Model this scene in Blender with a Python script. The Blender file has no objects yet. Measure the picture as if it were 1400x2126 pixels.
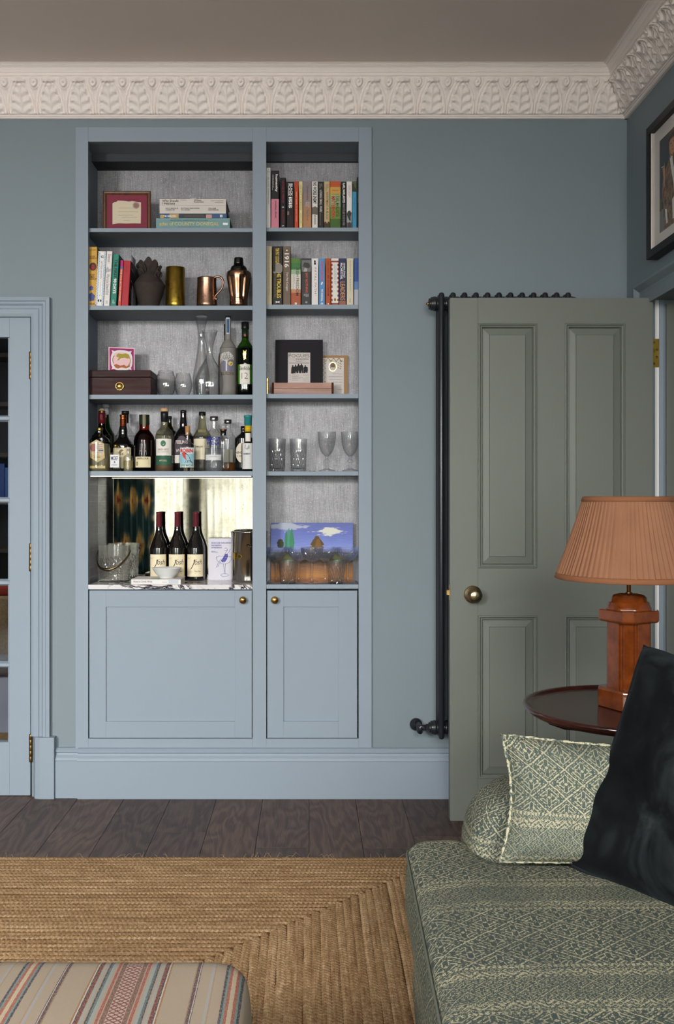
import bpy, bmesh, math, random
import numpy as np
from mathutils import Vector, Matrix, Euler

# ------------------------------------------------------------------ camera, world, light, exposure
SC = bpy.context.scene
COL = SC.collection
FPX, CX, CY, HCAM = 2036.0, 642.0, 1030.0, 1.225      # focal length and principal point in photo pixels, eye height
cam_d = bpy.data.cameras.new('camera'); cam = bpy.data.objects.new('camera', cam_d); COL.objects.link(cam)
cam.location = (0, -4.0, HCAM); cam.rotation_euler = (math.radians(90), 0, 0)
cam_d.sensor_fit = 'AUTO'; cam_d.sensor_width = 36.0; cam_d.lens = 36.0 * FPX / 2126.0
cam_d.shift_x = (700 - CX) / 2126.0; cam_d.shift_y = -(1063 - CY) / 2126.0
cam_d.clip_start = 0.02; cam_d.clip_end = 60
SC.camera = cam
SC.view_settings.view_transform = 'Standard'; SC.view_settings.look = 'None'
SC.view_settings.gamma = 1.0; SC.view_settings.use_curve_mapping = False
SC.view_settings.exposure = 0.0
W = bpy.data.worlds.new('overcast_sky'); SC.world = W; W.use_nodes = True
W.node_tree.nodes['Background'].inputs[0].default_value = (0.92, 0.96, 1.0, 1)
W.node_tree.nodes['Background'].inputs[1].default_value = 1.6
SC.cycles.sample_clamp_indirect = 4.0
SC.cycles.caustics_reflective = False
SC.cycles.max_bounces = 7; SC.cycles.transparent_max_bounces = 16; SC.cycles.transmission_bounces = 6; SC.cycles.diffuse_bounces = 3; SC.cycles.glossy_bounces = 3
SC.cycles.use_adaptive_sampling = True; SC.cycles.adaptive_threshold = 0.05
# three sash windows behind the camera plus an added one; each has an area light just outside its glass
REAR_Y = -5.6
WINDOWS = [(-2.86, -2.26, 350.0), (-1.98, -1.24, 95.0), (-1.13, -0.03, 118.0), (0.08, 1.18, 158.0)]  # first entry: unseen window added to brighten the left of the room
WIN_Z0, WIN_Z1 = 0.45, 2.62
for wx0, wx1, pw in WINDOWS:
    ld = bpy.data.lights.new('daylight_and_fill', 'AREA'); ld.shape = 'RECTANGLE'
    ld.size = wx1 - wx0; ld.size_y = WIN_Z1 - WIN_Z0; ld.energy = pw; ld.color = (1.0, 0.985, 0.965); ld.spread = math.radians(112)
    lo = bpy.data.objects.new('daylight_and_fill', ld); COL.objects.link(lo)
    lo.location = ((wx0 + wx1) / 2, REAR_Y - 0.36, (WIN_Z0 + WIN_Z1) / 2 + 0.1); lo.rotation_euler = (math.radians(53), 0, 0)

# ------------------------------------------------------------------ helpers
R = math.radians
def X(px, y=0.0): return (px - CX) * (4.0 + y) / FPX
def Z(py, y=0.0): return HCAM - (py - CY) * (4.0 + y) / FPX
def S(y=0.0): return (4.0 + y) / FPX
def lin(c):
    if isinstance(c, str):
        c = tuple(int(c[i:i+2], 16) for i in (0, 2, 4))
    o = []
    for k in c[:3]:
        k = k / 255.0
        o.append(k / 12.92 if k <= 0.04045 else ((k + 0.055) / 1.055) ** 2.4)
    return (o[0], o[1], o[2], 1.0)
OFF = {}
def off(o):
    return OFF.get(o.name, Vector((0, 0, 0)))
def tag(o, label=None, cat=None, group=None, kind=None):
    if label: o['label'] = label
    if cat: o['category'] = cat
    if group: o['group'] = group
    if kind: o['kind'] = kind
    return o
def thing(name, label, cat, loc=(0, 0, 0), group=None, kind=None):
    o = bpy.data.objects.new(name, None); COL.objects.link(o); o.empty_display_size = 0.05
    o.location = loc; OFF[o.name] = Vector(loc)
    return tag(o, label, cat, group, kind)
def kids(o): return [c for c in COL.objects if c.parent == o]
def copy_tree(o, parent=None, label=None):
    c = o.copy(); COL.objects.link(c); c.parent = parent
    if parent is None and label: c['label'] = label
    for ch in kids(o): copy_tree(ch, c)
    return c
class MB:
    """collects geometry in scene coordinates; build() links it as one mesh object"""
    def __init__(s): s.v = []; s.f = []; s.mi = []; s.uv = {}; s.sm = []
    def add(s, vs, fs, m=0, smooth=False):
        b = len(s.v); s.v += [tuple(p) for p in vs]
        for f in fs: s.f.append(tuple(b + i for i in f)); s.mi.append(m); s.sm.append(smooth)
        return b
    def box(s, x0, x1, y0, y1, z0, z1, m=0, M=None):
        vs = [(x, y, z) for x in (x0, x1) for y in (y0, y1) for z in (z0, z1)]
        if M is not None: vs = [tuple(M @ Vector(p)) for p in vs]
        s.add(vs, [(0, 1, 3, 2), (4, 6, 7, 5), (0, 4, 5, 1), (2, 3, 7, 6), (0, 2, 6, 4), (1, 5, 7, 3)], m); return s
    def lathe(s, prof, c=(0, 0), n=32, m=0, rfun=None, M=None, cap=True, smooth=True):
        vs = []; fs = []
        for i, (r, z) in enumerate(prof):
            for k in range(n):
                a = 2 * math.pi * k / n; rr = r if rfun is None else rfun(r, a, z, i)
                p = (c[0] + rr * math.cos(a), c[1] + rr * math.sin(a), z)
                vs.append(p if M is None else tuple(M @ Vector(p)))
        for i in range(len(prof) - 1):
            for k in range(n):
                k2 = (k + 1) % n; fs.append((i * n + k, i * n + k2, (i + 1) * n + k2, (i + 1) * n + k))
        if cap:
            if prof[0][0] > 1e-5: fs.append(tuple(range(n - 1, -1, -1)))
            if prof[-1][0] > 1e-5: fs.append(tuple((len(prof) - 1) * n + k for k in range(n)))
        s.add(vs, fs, m, smooth); return s
    def tube(s, pts, r, n=10, m=0, closed=False, cap=True):
        pts = [Vector(p) for p in pts]; N = len(pts); vs = []; fs = []; up = None
        for i, p in enumerate(pts):
            a = pts[(i - 1) % N] if (closed or i > 0) else p; b = pts[(i + 1) % N] if (closed or i < N - 1) else p
            t = (b - a).normalized()
            if up is None: up = Vector((0, 0, 1)) if abs(t.z) < 0.9 else Vector((1, 0, 0))
            sd = t.cross(up)
            if sd.length < 1e-6: sd = t.cross(Vector((1, 0.1, 0)))
            sd.normalize(); up = sd.cross(t).normalized()
            rr = r[i] if isinstance(r, (list, tuple)) else r
            for k in range(n):
                g = 2 * math.pi * k / n; vs.append(tuple(p + sd * (rr * math.cos(g)) + up * (rr * math.sin(g))))
        L = N if closed else N - 1
        for i in range(L):
            j = (i + 1) % N
            for k in range(n):
                k2 = (k + 1) % n; fs.append((i * n + k, i * n + k2, j * n + k2, j * n + k))
        if cap and not closed:
            fs.append(tuple(range(n - 1, -1, -1))); fs.append(tuple((N - 1) * n + k for k in range(n)))
        s.add(vs, fs, m, True); return s
    def prism(s, poly, fn, d0, d1, m=0, smooth=False):
        """poly: 2D points; fn(a,b,d) -> 3D"""
        n = len(poly); vs = [fn(a, b, d0) for a, b in poly] + [fn(a, b, d1) for a, b in poly]
        fs = [tuple(range(n - 1, -1, -1)), tuple(range(n, 2 * n))]
        s.add(vs, fs, m)
        vs2 = [fn(a, b, d0) for a, b in poly] + [fn(a, b, d1) for a, b in poly]
        s.add(vs2, [(i, (i + 1) % n, n + (i + 1) % n, n + i) for i in range(n)], m, smooth); return s
    def grid(s, fn, nu, nv, m=0, cu=False, cv=False, smooth=True, uvs=None):
        vs = []; fs = []
        for j in range(nv):
            for i in range(nu): vs.append(fn(i / (nu if cu else nu - 1), j / (nv if cv else nv - 1)))
        for j in range(nv if cv else nv - 1):
            for i in range(nu if cu else nu - 1):
                i2 = (i + 1) % nu; j2 = (j + 1) % nv; fs.append((j * nu + i, j * nu + i2, j2 * nu + i2, j2 * nu + i))
        b = s.add(vs, fs, m, smooth)
        if uvs:
            for j in range(nv):
                for i in range(nu): s.uv[b + j * nu + i] = uvs(i / (nu if cu else nu - 1), j / (nv if cv else nv - 1))
        return s
    def build(s, name, mats, parent=None, bevel=0.0, seg=2, label=None, mod=None, fix=False, kind=None):
        me = bpy.data.meshes.new(name)
        o3 = off(parent) if parent is not None else Vector((0, 0, 0))
        me.from_pydata([(p[0] - o3.x, p[1] - o3.y, p[2] - o3.z) for p in s.v], [], s.f)
        if not isinstance(mats, (list, tuple)): mats = [mats]
        for mt in mats: me.materials.append(mt)
        me.polygons.foreach_set('material_index', s.mi); me.polygons.foreach_set('use_smooth', s.sm)
        if s.uv:
            ul = me.uv_layers.new(name='UVMap')
            for lp in me.loops: ul.data[lp.index].uv = s.uv.get(lp.vertex_index, (0, 0))
        if fix:
            bm = bmesh.new(); bm.from_mesh(me); bmesh.ops.remove_doubles(bm, verts=bm.verts, dist=1e-5)
            bmesh.ops.recalc_face_normals(bm, faces=bm.faces); bm.to_mesh(me); bm.free()
        me.update()
        o = bpy.data.objects.new(name, me); COL.objects.link(o)
        if parent is not None: o.parent = parent; OFF[o.name] = o3
        if bevel:
            b = o.modifiers.new('edge', 'BEVEL'); b.width = bevel; b.segments = seg; b.limit_method = 'ANGLE'; b.angle_limit = R(40)
            b.use_clamp_overlap = True
        if label: o['label'] = label
        if kind: o['kind'] = kind
        return o
def boxpart(name, m, parent, x0, x1, y0, y1, z0, z1, bevel=0.0, label=None):
    return MB().box(x0, x1, y0, y1, z0, z1).build(name, m, parent, bevel, label=label)
def bez(p0, p1, p2, p3, n=12):
    return [tuple((1-t)**3*a + 3*(1-t)**2*t*b + 3*(1-t)*t*t*c + t**3*d for a, b, c, d in zip(p0, p1, p2, p3)) for t in [i / n for i in range(n + 1)]]
def smoothprof(pts, n=5):
    """Catmull-Rom through (r,z) points; a point given with a third value True stays a hard corner"""
    out = []
    P = [p[:2] for p in pts]; hard = [len(p) > 2 for p in pts]
    for i in range(len(P) - 1):
        p1, p2 = P[i], P[i + 1]
        p0 = P[i - 1] if i > 0 and not hard[i] else p1
        p3 = P[i + 2] if i + 2 < len(P) and not hard[i + 1] else p2
        k = 1 if (hard[i] and hard[i + 1]) else n
        for q in range(k):
            t = q / k
            out.append(tuple(0.5 * ((2*p1[c]) + (-p0[c]+p2[c])*t + (2*p0[c]-5*p1[c]+4*p2[c]-p3[c])*t*t + (-p0[c]+3*p1[c]-3*p2[c]+p3[c])*t**3) for c in (0, 1)))
    out.append(P[-1]); return [(max(r, 0), z) for r, z in out]
# lettering: built-in font turned into a flat mesh, fitted into a box
TXT = {}
def text_data(txt, bold=0.0, shear=0.0):
    key = (txt, bold, shear)
    if key not in TXT:
        cu = bpy.data.curves.new('lettering', 'FONT'); cu.body = txt; cu.size = 1; cu.offset = bold; cu.shear = shear; cu.resolution_u = 3
        cu.space_line = 0.82; cu.align_x = 'LEFT'
        ob = bpy.data.objects.new('lettering', cu); COL.objects.link(ob)
        me = bpy.data.meshes.new_from_object(ob)
        vs = np.array([v.co[:2] for v in me.vertices]) if len(me.vertices) else np.zeros((0, 2))
        fs = [tuple(p.vertices) for p in me.polygons]
        bpy.data.objects.remove(ob); bpy.data.curves.remove(cu); bpy.data.meshes.remove(me)
        TXT[key] = (vs, fs)
    return TXT[key]
def add_text(mb, txt, o, du, dv, w, h, bold=0.01, shear=0.0, m=0):
    """o: lower-left corner of the lettering's box, du/dv: unit vectors along the reading direction and up"""
    vs, fs = text_data(txt, bold, shear)
    if len(vs) == 0: return mb
    mn = vs.min(0); mx = vs.max(0); sc = (w / max(mx[0]-mn[0], 1e-6), h / max(mx[1]-mn[1], 1e-6))
    o = Vector(o); du = Vector(du); dv = Vector(dv)
    mb.add([tuple(o + du * ((p[0]-mn[0]) * sc[0]) + dv * ((p[1]-mn[1]) * sc[1])) for p in vs], fs, m); return mb
def wall_text(name, txt, mat, parent, x, z, w, h, y, bold=0.01, shear=0.0):
    """lettering facing the camera, lower-left corner at (x, z)"""
    return add_text(MB(), txt, (x, y, z), (1, 0, 0), (0, 0, 1), w, h, bold, shear).build(name, mat, parent)
# ------------------------------------------------------------------ node graphs
class V:
    """a node socket or a number, with arithmetic that adds Math nodes"""
    def __init__(s, g, x): s.g = g; s.x = x
    def __add__(s, o): return s.g.m('ADD', s, o)
    def __radd__(s, o): return s.g.m('ADD', o, s)
    def __sub__(s, o): return s.g.m('SUBTRACT', s, o)
    def __rsub__(s, o): return s.g.m('SUBTRACT', o, s)
    def __mul__(s, o): return s.g.m('MULTIPLY', s, o)
    def __rmul__(s, o): return s.g.m('MULTIPLY', o, s)
    def __truediv__(s, o): return s.g.m('DIVIDE', s, o)
    def __lt__(s, o): return s.g.m('LESS_THAN', s, o)
    def __gt__(s, o): return s.g.m('GREATER_THAN', s, o)
    def abs(s): return s.g.m('ABSOLUTE', s)
    def frac(s): return s.g.m('FRACT', s)
    def floor(s): return s.g.m('FLOOR', s)
    def sin(s): return s.g.m('SINE', s)
    def tri(s, p): return s.g.m('PINGPONG', s, p)
    def mn(s, o): return s.g.m('MINIMUM', s, o)
    def mx(s, o): return s.g.m('MAXIMUM', s, o)
    def step(s, a, b): return s.g.maprange(s, a, b)
class G:
    def __init__(s, name):
        s.mat = bpy.data.materials.new(name); s.mat.use_nodes = True; s.nt = s.mat.node_tree
        s.b = s.nt.nodes['Principled BSDF']; s.out = s.nt.nodes['Material Output']; s._tc = None
    def node(s, t): return s.nt.nodes.new(t)
    def put(s, sock, x):
        if isinstance(x, V): x = x.x
        if hasattr(x, 'is_output'): s.nt.links.new(x, sock)
        elif x is not None: sock.default_value = x
    def m(s, op, a, b=None, c=None):
        n = s.node('ShaderNodeMath'); n.operation = op; s.put(n.inputs[0], a)
        if b is not None: s.put(n.inputs[1], b)
        if c is not None: s.put(n.inputs[2], c)
        return V(s, n.outputs[0])
    def maprange(s, v, a, b, c=0.0, d=1.0, kind='SMOOTHSTEP'):
        n = s.node('ShaderNodeMapRange'); n.interpolation_type = kind; s.put(n.inputs[0], v)
        for i, q in enumerate((a, b, c, d)): s.put(n.inputs[i + 1], q)
        return V(s, n.outputs[0])
    def tc(s, k='Object'):
        if s._tc is None: s._tc = s.node('ShaderNodeTexCoord')
        return V(s, s._tc.outputs[k])
    def pos(s):
        return V(s, s.node('ShaderNodeNewGeometry').outputs['Position'])
    def sep(s, v):
        n = s.node('ShaderNodeSeparateXYZ'); s.put(n.inputs[0], v); return [V(s, o) for o in n.outputs]
    def comb(s, x, y, z):
        n = s.node('ShaderNodeCombineXYZ')
        for i, q in enumerate((x, y, z)): s.put(n.inputs[i], q)
        return V(s, n.outputs[0])
    def scale(s, v, k, loc=(0, 0, 0)):
        n = s.node('ShaderNodeMapping'); s.put(n.inputs[0], v); n.inputs['Scale'].default_value = k; n.inputs['Location'].default_value = loc
        return V(s, n.outputs[0])
    def noise(s, v, sc, det=3, ro=0.55, dist=0.0, col=False):
        n = s.node('ShaderNodeTexNoise'); s.put(n.inputs['Vector'], v); n.inputs['Scale'].default_value = sc
        n.inputs['Detail'].default_value = det; n.inputs['Roughness'].default_value = ro; n.inputs['Distortion'].default_value = dist
        return V(s, n.outputs['Color' if col else 'Fac'])
    def voro(s, v, sc, feat='F1', out='Distance', rnd=1.0):
        n = s.node('ShaderNodeTexVoronoi'); n.feature = feat; s.put(n.inputs['Vector'], v); n.inputs['Scale'].default_value = sc
        n.inputs['Randomness'].default_value = rnd; return V(s, n.outputs[out])
    def mix(s, f, a, b, mode='MIX'):
        n = s.node('ShaderNodeMix'); n.data_type = 'RGBA'; n.blend_type = mode; s.put(n.inputs[0], f); s.put(n.inputs[6], a); s.put(n.inputs[7], b)
        return V(s, n.outputs[2])
    def ramp(s, f, stops, kind='LINEAR'):
        n = s.node('ShaderNodeValToRGB'); s.put(n.inputs[0], f); e = n.color_ramp; e.interpolation = kind
        while len(e.elements) < len(stops): e.elements.new(0.5)
        for el, (p, c) in zip(e.elements, stops): el.position = p; el.color = c
        return V(s, n.outputs[0])
    def bump(s, h, st=0.3, d=0.002, nrm=None):
        n = s.node('ShaderNodeBump'); s.put(n.inputs['Height'], h); n.inputs['Strength'].default_value = st; n.inputs['Distance'].default_value = d
        if nrm is not None: s.put(n.inputs['Normal'], nrm)
        return V(s, n.outputs[0])
    def rnd(s): return V(s, s.node('ShaderNodeObjectInfo').outputs['Random'])
    def set(s, **k):
        nm = {'color': 'Base Color', 'rough': 'Roughness', 'metal': 'Metallic', 'spec': 'Specular IOR Level', 'normal': 'Normal', 'coat': 'Coat Weight',
              'coatr': 'Coat Roughness', 'sheen': 'Sheen Weight', 'sheenr': 'Sheen Roughness', 'trans': 'Transmission Weight', 'ior': 'IOR', 'alpha': 'Alpha',
              'emit': 'Emission Color', 'emits': 'Emission Strength', 'sheent': 'Sheen Tint', 'sss': 'Subsurface Weight'}
        for a, q in k.items(): s.put(s.b.inputs[nm[a]], q)
        return s.mat
CM = {}
def cmat(c, rough=0.6, metal=0.0, spec=0.22, name=None, coat=0.0):
    """plain coloured material with a trace of surface variation"""
    key = (c if isinstance(c, str) else tuple(c), rough, metal, spec, coat)
    if key not in CM:
        g = G(name or 'plain'); col = lin(c)
        n = g.noise(g.tc(), 60, 2)
        g.set(color=g.mix(g.maprange(n, 0.3, 0.7, 0, 0.12, 'LINEAR'), col, tuple(k * 0.82 for k in col[:3]) + (1,)), rough=rough, metal=metal, spec=spec, coat=coat)
        CM[key] = g.mat
    return CM[key]
def paint(name, c, rough=0.55, var=0.06, bs=0.05):
    g = G(name); col = lin(c); p = g.pos()
    n = g.noise(p, 1.7, 4); f = g.noise(p, 240, 2)
    g.set(color=g.mix(n, tuple(k * (1 - var) for k in col[:3]) + (1,), tuple(min(1, k * (1 + var)) for k in col[:3]) + (1,)), rough=rough, spec=0.4,
          normal=g.bump(f, bs, 0.001))
    return g.mat
M_WALL = paint('wall_paint', (118, 130, 137), 0.65)
M_JOIN = paint('joinery_paint', (133, 145, 157), 0.58, 0.03)
M_DOOR = paint('door_paint', (104, 108, 101), 0.5, 0.04)
M_CORN = paint('plaster', (246, 236, 230), 0.7, 0.04)
M_CEIL = paint('ceiling_paint', (236, 222, 213), 0.75, 0.05)
M_WHITE = paint('white_primer', (232, 230, 226), 0.6)
M_GAP = cmat((14, 15, 17), 0.8)
def m_metal(name, c, rough=0.25, var=0.15, sc=30, bumps=0.0):
    g = G(name); col = lin(c); n = g.noise(g.tc(), sc, 4, 0.65)
    g.set(color=g.mix(n, tuple(k * (1 - var) for k in col[:3]) + (1,), tuple(min(1, k * (1 + var)) for k in col[:3]) + (1,)), metal=1.0,
          rough=g.maprange(n, 0.3, 0.7, rough * 0.75, rough * 1.3, 'LINEAR'))
    if bumps: g.set(normal=g.bump(n, bumps, 0.002))
    return g.mat
M_BRASS = m_metal('polished_brass', (205, 165, 95), 0.22)
M_ABRASS = m_metal('antique_brass', (112, 88, 54), 0.38, 0.25)
M_BRONZE = m_metal('knob_bronze', (170, 150, 118), 0.28, 0.1)
M_CHROME = m_metal('chrome', (205, 205, 205), 0.1, 0.05)
M_STEEL = m_metal('polished_steel', (165, 162, 156), 0.14, 0.08)
M_DSTEEL = m_metal('dark_steel', (70, 70, 68), 0.22, 0.1)
M_COPPER = m_metal('copper', (168, 126, 98), 0.2, 0.2, 22, 0.12)
M_COPPER2 = m_metal('worn_copper', (150, 118, 98), 0.3, 0.25, 25, 0.1)
M_OBRASS = m_metal('aged_brass', (158, 132, 55), 0.33, 0.3, 45, 0.15)
def m_glass(name, tint=(245, 247, 246), edge=(150, 155, 155), gloss=0.9, rough=0.02, base=0.045, milky=0.0, flat=0.0):
    """thin-walled glass: a tinted see-through sheet with a Fresnel reflection, denser towards grazing angles"""
    g = G(name); lw = g.node('ShaderNodeLayerWeight'); lw.inputs['Blend'].default_value = 0.5
    tr = g.node('ShaderNodeBsdfTransparent'); gl = g.node('ShaderNodeBsdfGlossy'); gl.inputs['Roughness'].default_value = rough
    fc = V(g, lw.outputs['Facing']); g.put(tr.inputs[0], g.mix(g.m('POWER', fc, 2.0), lin(tint), lin(edge)))
    mx = g.node('ShaderNodeMixShader'); g.put(mx.inputs[0], (g.m('POWER', fc, 4.0) * (0.85 - base) + base) * gloss); g.nt.links.new(tr.outputs[0], mx.inputs[1]); g.nt.links.new(gl.outputs[0], mx.inputs[2])
    fin = mx
    if milky:
        df = g.node('ShaderNodeBsdfDiffuse'); df.inputs[0].default_value = lin(tint); m2 = g.node('ShaderNodeMixShader'); m2.inputs[0].default_value = milky
        g.nt.links.new(mx.outputs[0], m2.inputs[1]); g.nt.links.new(df.outputs[0], m2.inputs[2]); fin = m2
    if flat:
        gb = g.node('ShaderNodeBsdfGlass'); gb.inputs['IOR'].default_value = 1.45; gb.inputs['Roughness'].default_value = 0.02; m2 = g.node('ShaderNodeMixShader'); m2.inputs[0].default_value = flat
        g.nt.links.new(fin.outputs[0], m2.inputs[1]); g.nt.links.new(gb.outputs[0], m2.inputs[2]); fin = m2
    g.nt.links.new(fin.outputs[0], g.out.inputs['Surface']); return g.mat
M_CLEAR = m_glass('clear_glass', (254, 254, 254), (222, 225, 225), 1.0, 0.02, 0.085)
M_PANE = m_glass('window_pane', (236, 240, 240), (190, 200, 200), 0.8, 0.0)
M_GREENG = m_glass('green_glass', (138, 188, 84), (26, 56, 12))
M_OLIVEG = m_glass('olive_glass', (214, 212, 190), (120, 118, 88), milky=0.06)
M_DOLIVE = m_glass('dark_olive_glass', (110, 112, 56), (18, 20, 8))
M_AMBER = m_glass('amber_liquid', (190, 128, 62), (110, 60, 20), 0.3, milky=0.3)
M_PALE = m_glass('pale_liquid', (222, 212, 168), (176, 160, 104), 0.3, milky=0.22)
M_RED = m_glass('red_spirit', (190, 92, 72), (58, 12, 9), 0.9)
M_SMOKE = m_glass('smoked_glass', (30, 30, 32), (6, 6, 7), 0.9)
M_CRYST = m_glass('cut_crystal', (254, 254, 254), (240, 241, 242), 1.0, 0.02, 0.09, 0.0, 0.35)
def m_dark_glass(name, c, rough=0.06):
    g = G(name); g.set(color=lin(c), rough=rough, spec=0.6, coat=0.6, coatr=0.03); return g.mat
M_WINEG = m_dark_glass('dark_bottle_glass', (14, 11, 10))
M_BLACKG = m_dark_glass('black_bottle_glass', (16, 14, 15))
def m_frost():
    g = G('frosted_glass'); g.set(color=lin((150, 147, 142)), rough=0.45, trans=0.35, ior=1.2, spec=0.5); return g.mat
M_FROST = m_frost()
def m_wallpaper():
    g = G('metallic_wallpaper'); p = g.pos(); x, y, z = g.sep(p)
    a = g.noise(g.comb(x * 420.0, y, z * 14.0), 1, 3, 0.6); b = g.noise(g.comb(x * 60.0, y, z * 400.0), 1, 2, 0.5)
    sp = g.noise(g.comb(x * 300.0, y, z * 170.0), 1, 2, 0.7); blot = g.noise(p, 16, 3)
    f = a * 0.6 + b * 0.25 + blot * 0.3
    c = g.ramp(f, [(0.38, lin((100, 99, 103))), (0.56, lin((132, 131, 135))), (0.72, lin((154, 153, 157)))])
    c = g.mix(g.maprange(sp, 0.60, 0.70) * 0.7, c, lin((205, 204, 206)))
    g.set(color=c, rough=0.48, metal=0.18, spec=0.5, normal=g.bump(a + b, 0.25, 0.001)); return g.mat
M_PAPER = m_wallpaper()
def m_marble():
    g = G('veined_marble'); p = g.pos(); x, y, z = g.sep(p)
    q = g.comb(x * 1.0 + z * 0.6, y * 0.8, z); d = g.noise(q, 5, 4, 0.6, 0.6, True)
    v = g.noise(g.mix(0.22, q, d), 8.5, 5, 0.62, 1.6); t = (v - 0.5).abs()
    vein = g.maprange(t, 0.015, 0.06, 1.0, 0.0); patch = g.maprange(g.noise(q, 7, 2), 0.42, 0.55)
    c = g.mix(g.noise(q, 14, 4), lin((226, 222, 221)), lin((200, 195, 197)))
    c = g.mix(vein * patch, c, lin((38, 34, 46)))
    g.set(color=c, rough=0.12, spec=0.5); return g.mat
M_MARBLE = m_marble()
def m_mirror():
    g = G('antiqued_mirror'); p = g.pos()
    sp = g.voro(p, 70); big = g.noise(p, 9, 5, 0.7); foxing = g.maprange(sp, 0.06, 0.17, 1.0, 0.0) * g.maprange(g.noise(p, 22, 3), 0.48, 0.6)
    c = g.mix(g.maprange(big, 0.4, 0.75), lin((186, 184, 177)), lin((146, 142, 131)))
    c = g.mix(foxing, c, lin((70, 66, 60)))
    g.set(color=c, metal=1.0, rough=g.m('ADD', 0.015, g.maprange(big, 0.45, 0.8) * 0.05)); return g.mat
M_MIRROR = m_mirror()
def m_wood(name, c0, c1, c2, rough=0.4, ax='y', sc=1.0, coat=0.0, ring=0.5, spec=0.45):
    g = G(name); p = g.tc(); x, y, z = g.sep(p); r = g.rnd()
    k = {'x': (6, 60, 60), 'y': (60, 6, 60), 'z': (60, 60, 6)}[ax]
    o = r * 37.0
    q = g.comb(x * (k[0] * sc) + o, y * (k[1] * sc) + o, z * (k[2] * sc) + o)
    fine = g.noise(g.comb(x * (k[0] * sc * 0.8) + o, y * (k[1] * sc * 0.8), z * (k[2] * sc * .8)), 3.5, 3, 0.6)
    w = g.noise(g.comb(x * (k[0] * sc * 0.10) + o, y * (k[1] * sc * 0.13), z * (k[2] * sc * 0.10)), 1.0, 2, 0.5, 0.4)
    rings = ((w * 46.0).sin() * 0.5 + 0.5) * ring
    big = g.noise(q, 0.35, 3)
    f = rings * 0.45 + fine * 0.5 + big * 0.25
    c = g.ramp(f, [(0.22, lin(c0)), (0.5, lin(c1)), (0.85, lin(c2))])
    c = g.mix(1.0, c, g.ramp(r, [(0, (0.80, 0.80, 0.82, 1)), (0.5, (1, 1, 1, 1)), (1, (1.2, 1.12, 1.05, 1))]), 'MULTIPLY')
    g.set(color=c, rough=g.maprange(fine, 0.3, 0.7, rough * 0.85, rough * 1.2, 'LINEAR'), spec=spec, coat=coat, coatr=0.08, normal=g.bump(f, 0.12, 0.001))
    return g.mat
def m_oak():
    g = G('smoked_oak'); x, y, z = g.sep(g.tc()); r = g.rnd(); o = r * 31.0
    warp = g.noise(g.comb(x * 5.0 + o, y * 1.1 + o, o), 1.0, 3, 0.55)
    lines = g.noise(g.comb(x * 190.0 + warp * 34.0 + o, y * 2.6 + o, 0.0), 1.0, 4, 0.7)
    pores = g.noise(g.comb(x * 900.0 + warp * 60.0, y * 22.0 + o, 1.0), 1.0, 2, 0.6)
    rings = ((warp * 88.0 + x * 40.0).sin() * 0.5 + 0.5)
    f = lines * 0.62 + pores * 0.28 + rings * 0.16
    c = g.ramp(f, [(0.30, lin((46, 34, 30))), (0.46, lin((69, 54, 47))), (0.60, lin((88, 70, 62))), (0.78, lin((110, 89, 79)))])
    c = g.mix(1.0, c, g.ramp(r, [(0, (0.74, 0.74, 0.77, 1)), (0.5, (0.98, 0.97, 0.97, 1)), (0.85, (1.12, 1.08, 1.04, 1)), (1, (1.15, 1.02, 0.9, 1))]), 'MULTIPLY')
    g.set(color=c, rough=g.maprange(pores, 0.3, 0.7, 0.42, 0.6, 'LINEAR'), spec=0.4, normal=g.bump(f, 0.2, 0.001)); return g.mat
M_FLOOR = m_oak()
M_MAHOG = m_wood('dark_mahogany', (26, 11, 9), (48, 20, 16), (66, 30, 22), 0.2, 'x', 0.6, 0.4)
M_HUMID = m_wood('humidor_wood', (28, 8, 9), (44, 15, 15), (58, 26, 23), 0.45, 'x', 0.5, 0.0, 0.5, 0.12)
M_FRAMEW = m_wood('walnut_frame', (58, 32, 18), (88, 54, 32), (110, 72, 44), 0.35, 'z', 1.0)
M_TRAYW = m_wood('pinkish_wood', (104, 70, 56), (148, 110, 96), (176, 142, 128), 0.5, 'x', 1.2)
M_TRAYE = m_wood('tray_end_wood', (50, 22, 12), (92, 46, 24), (122, 66, 34), 0.35, 'z', 1.2)
def m_radiator():
    g = G('anthracite_enamel'); n = g.noise(g.pos(), 500, 2); g.set(color=lin((30, 32, 38)), rough=0.3, spec=0.5, normal=g.bump(n, 0.06, 0.0005)); return g.mat
M_RAD = m_radiator()
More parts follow.
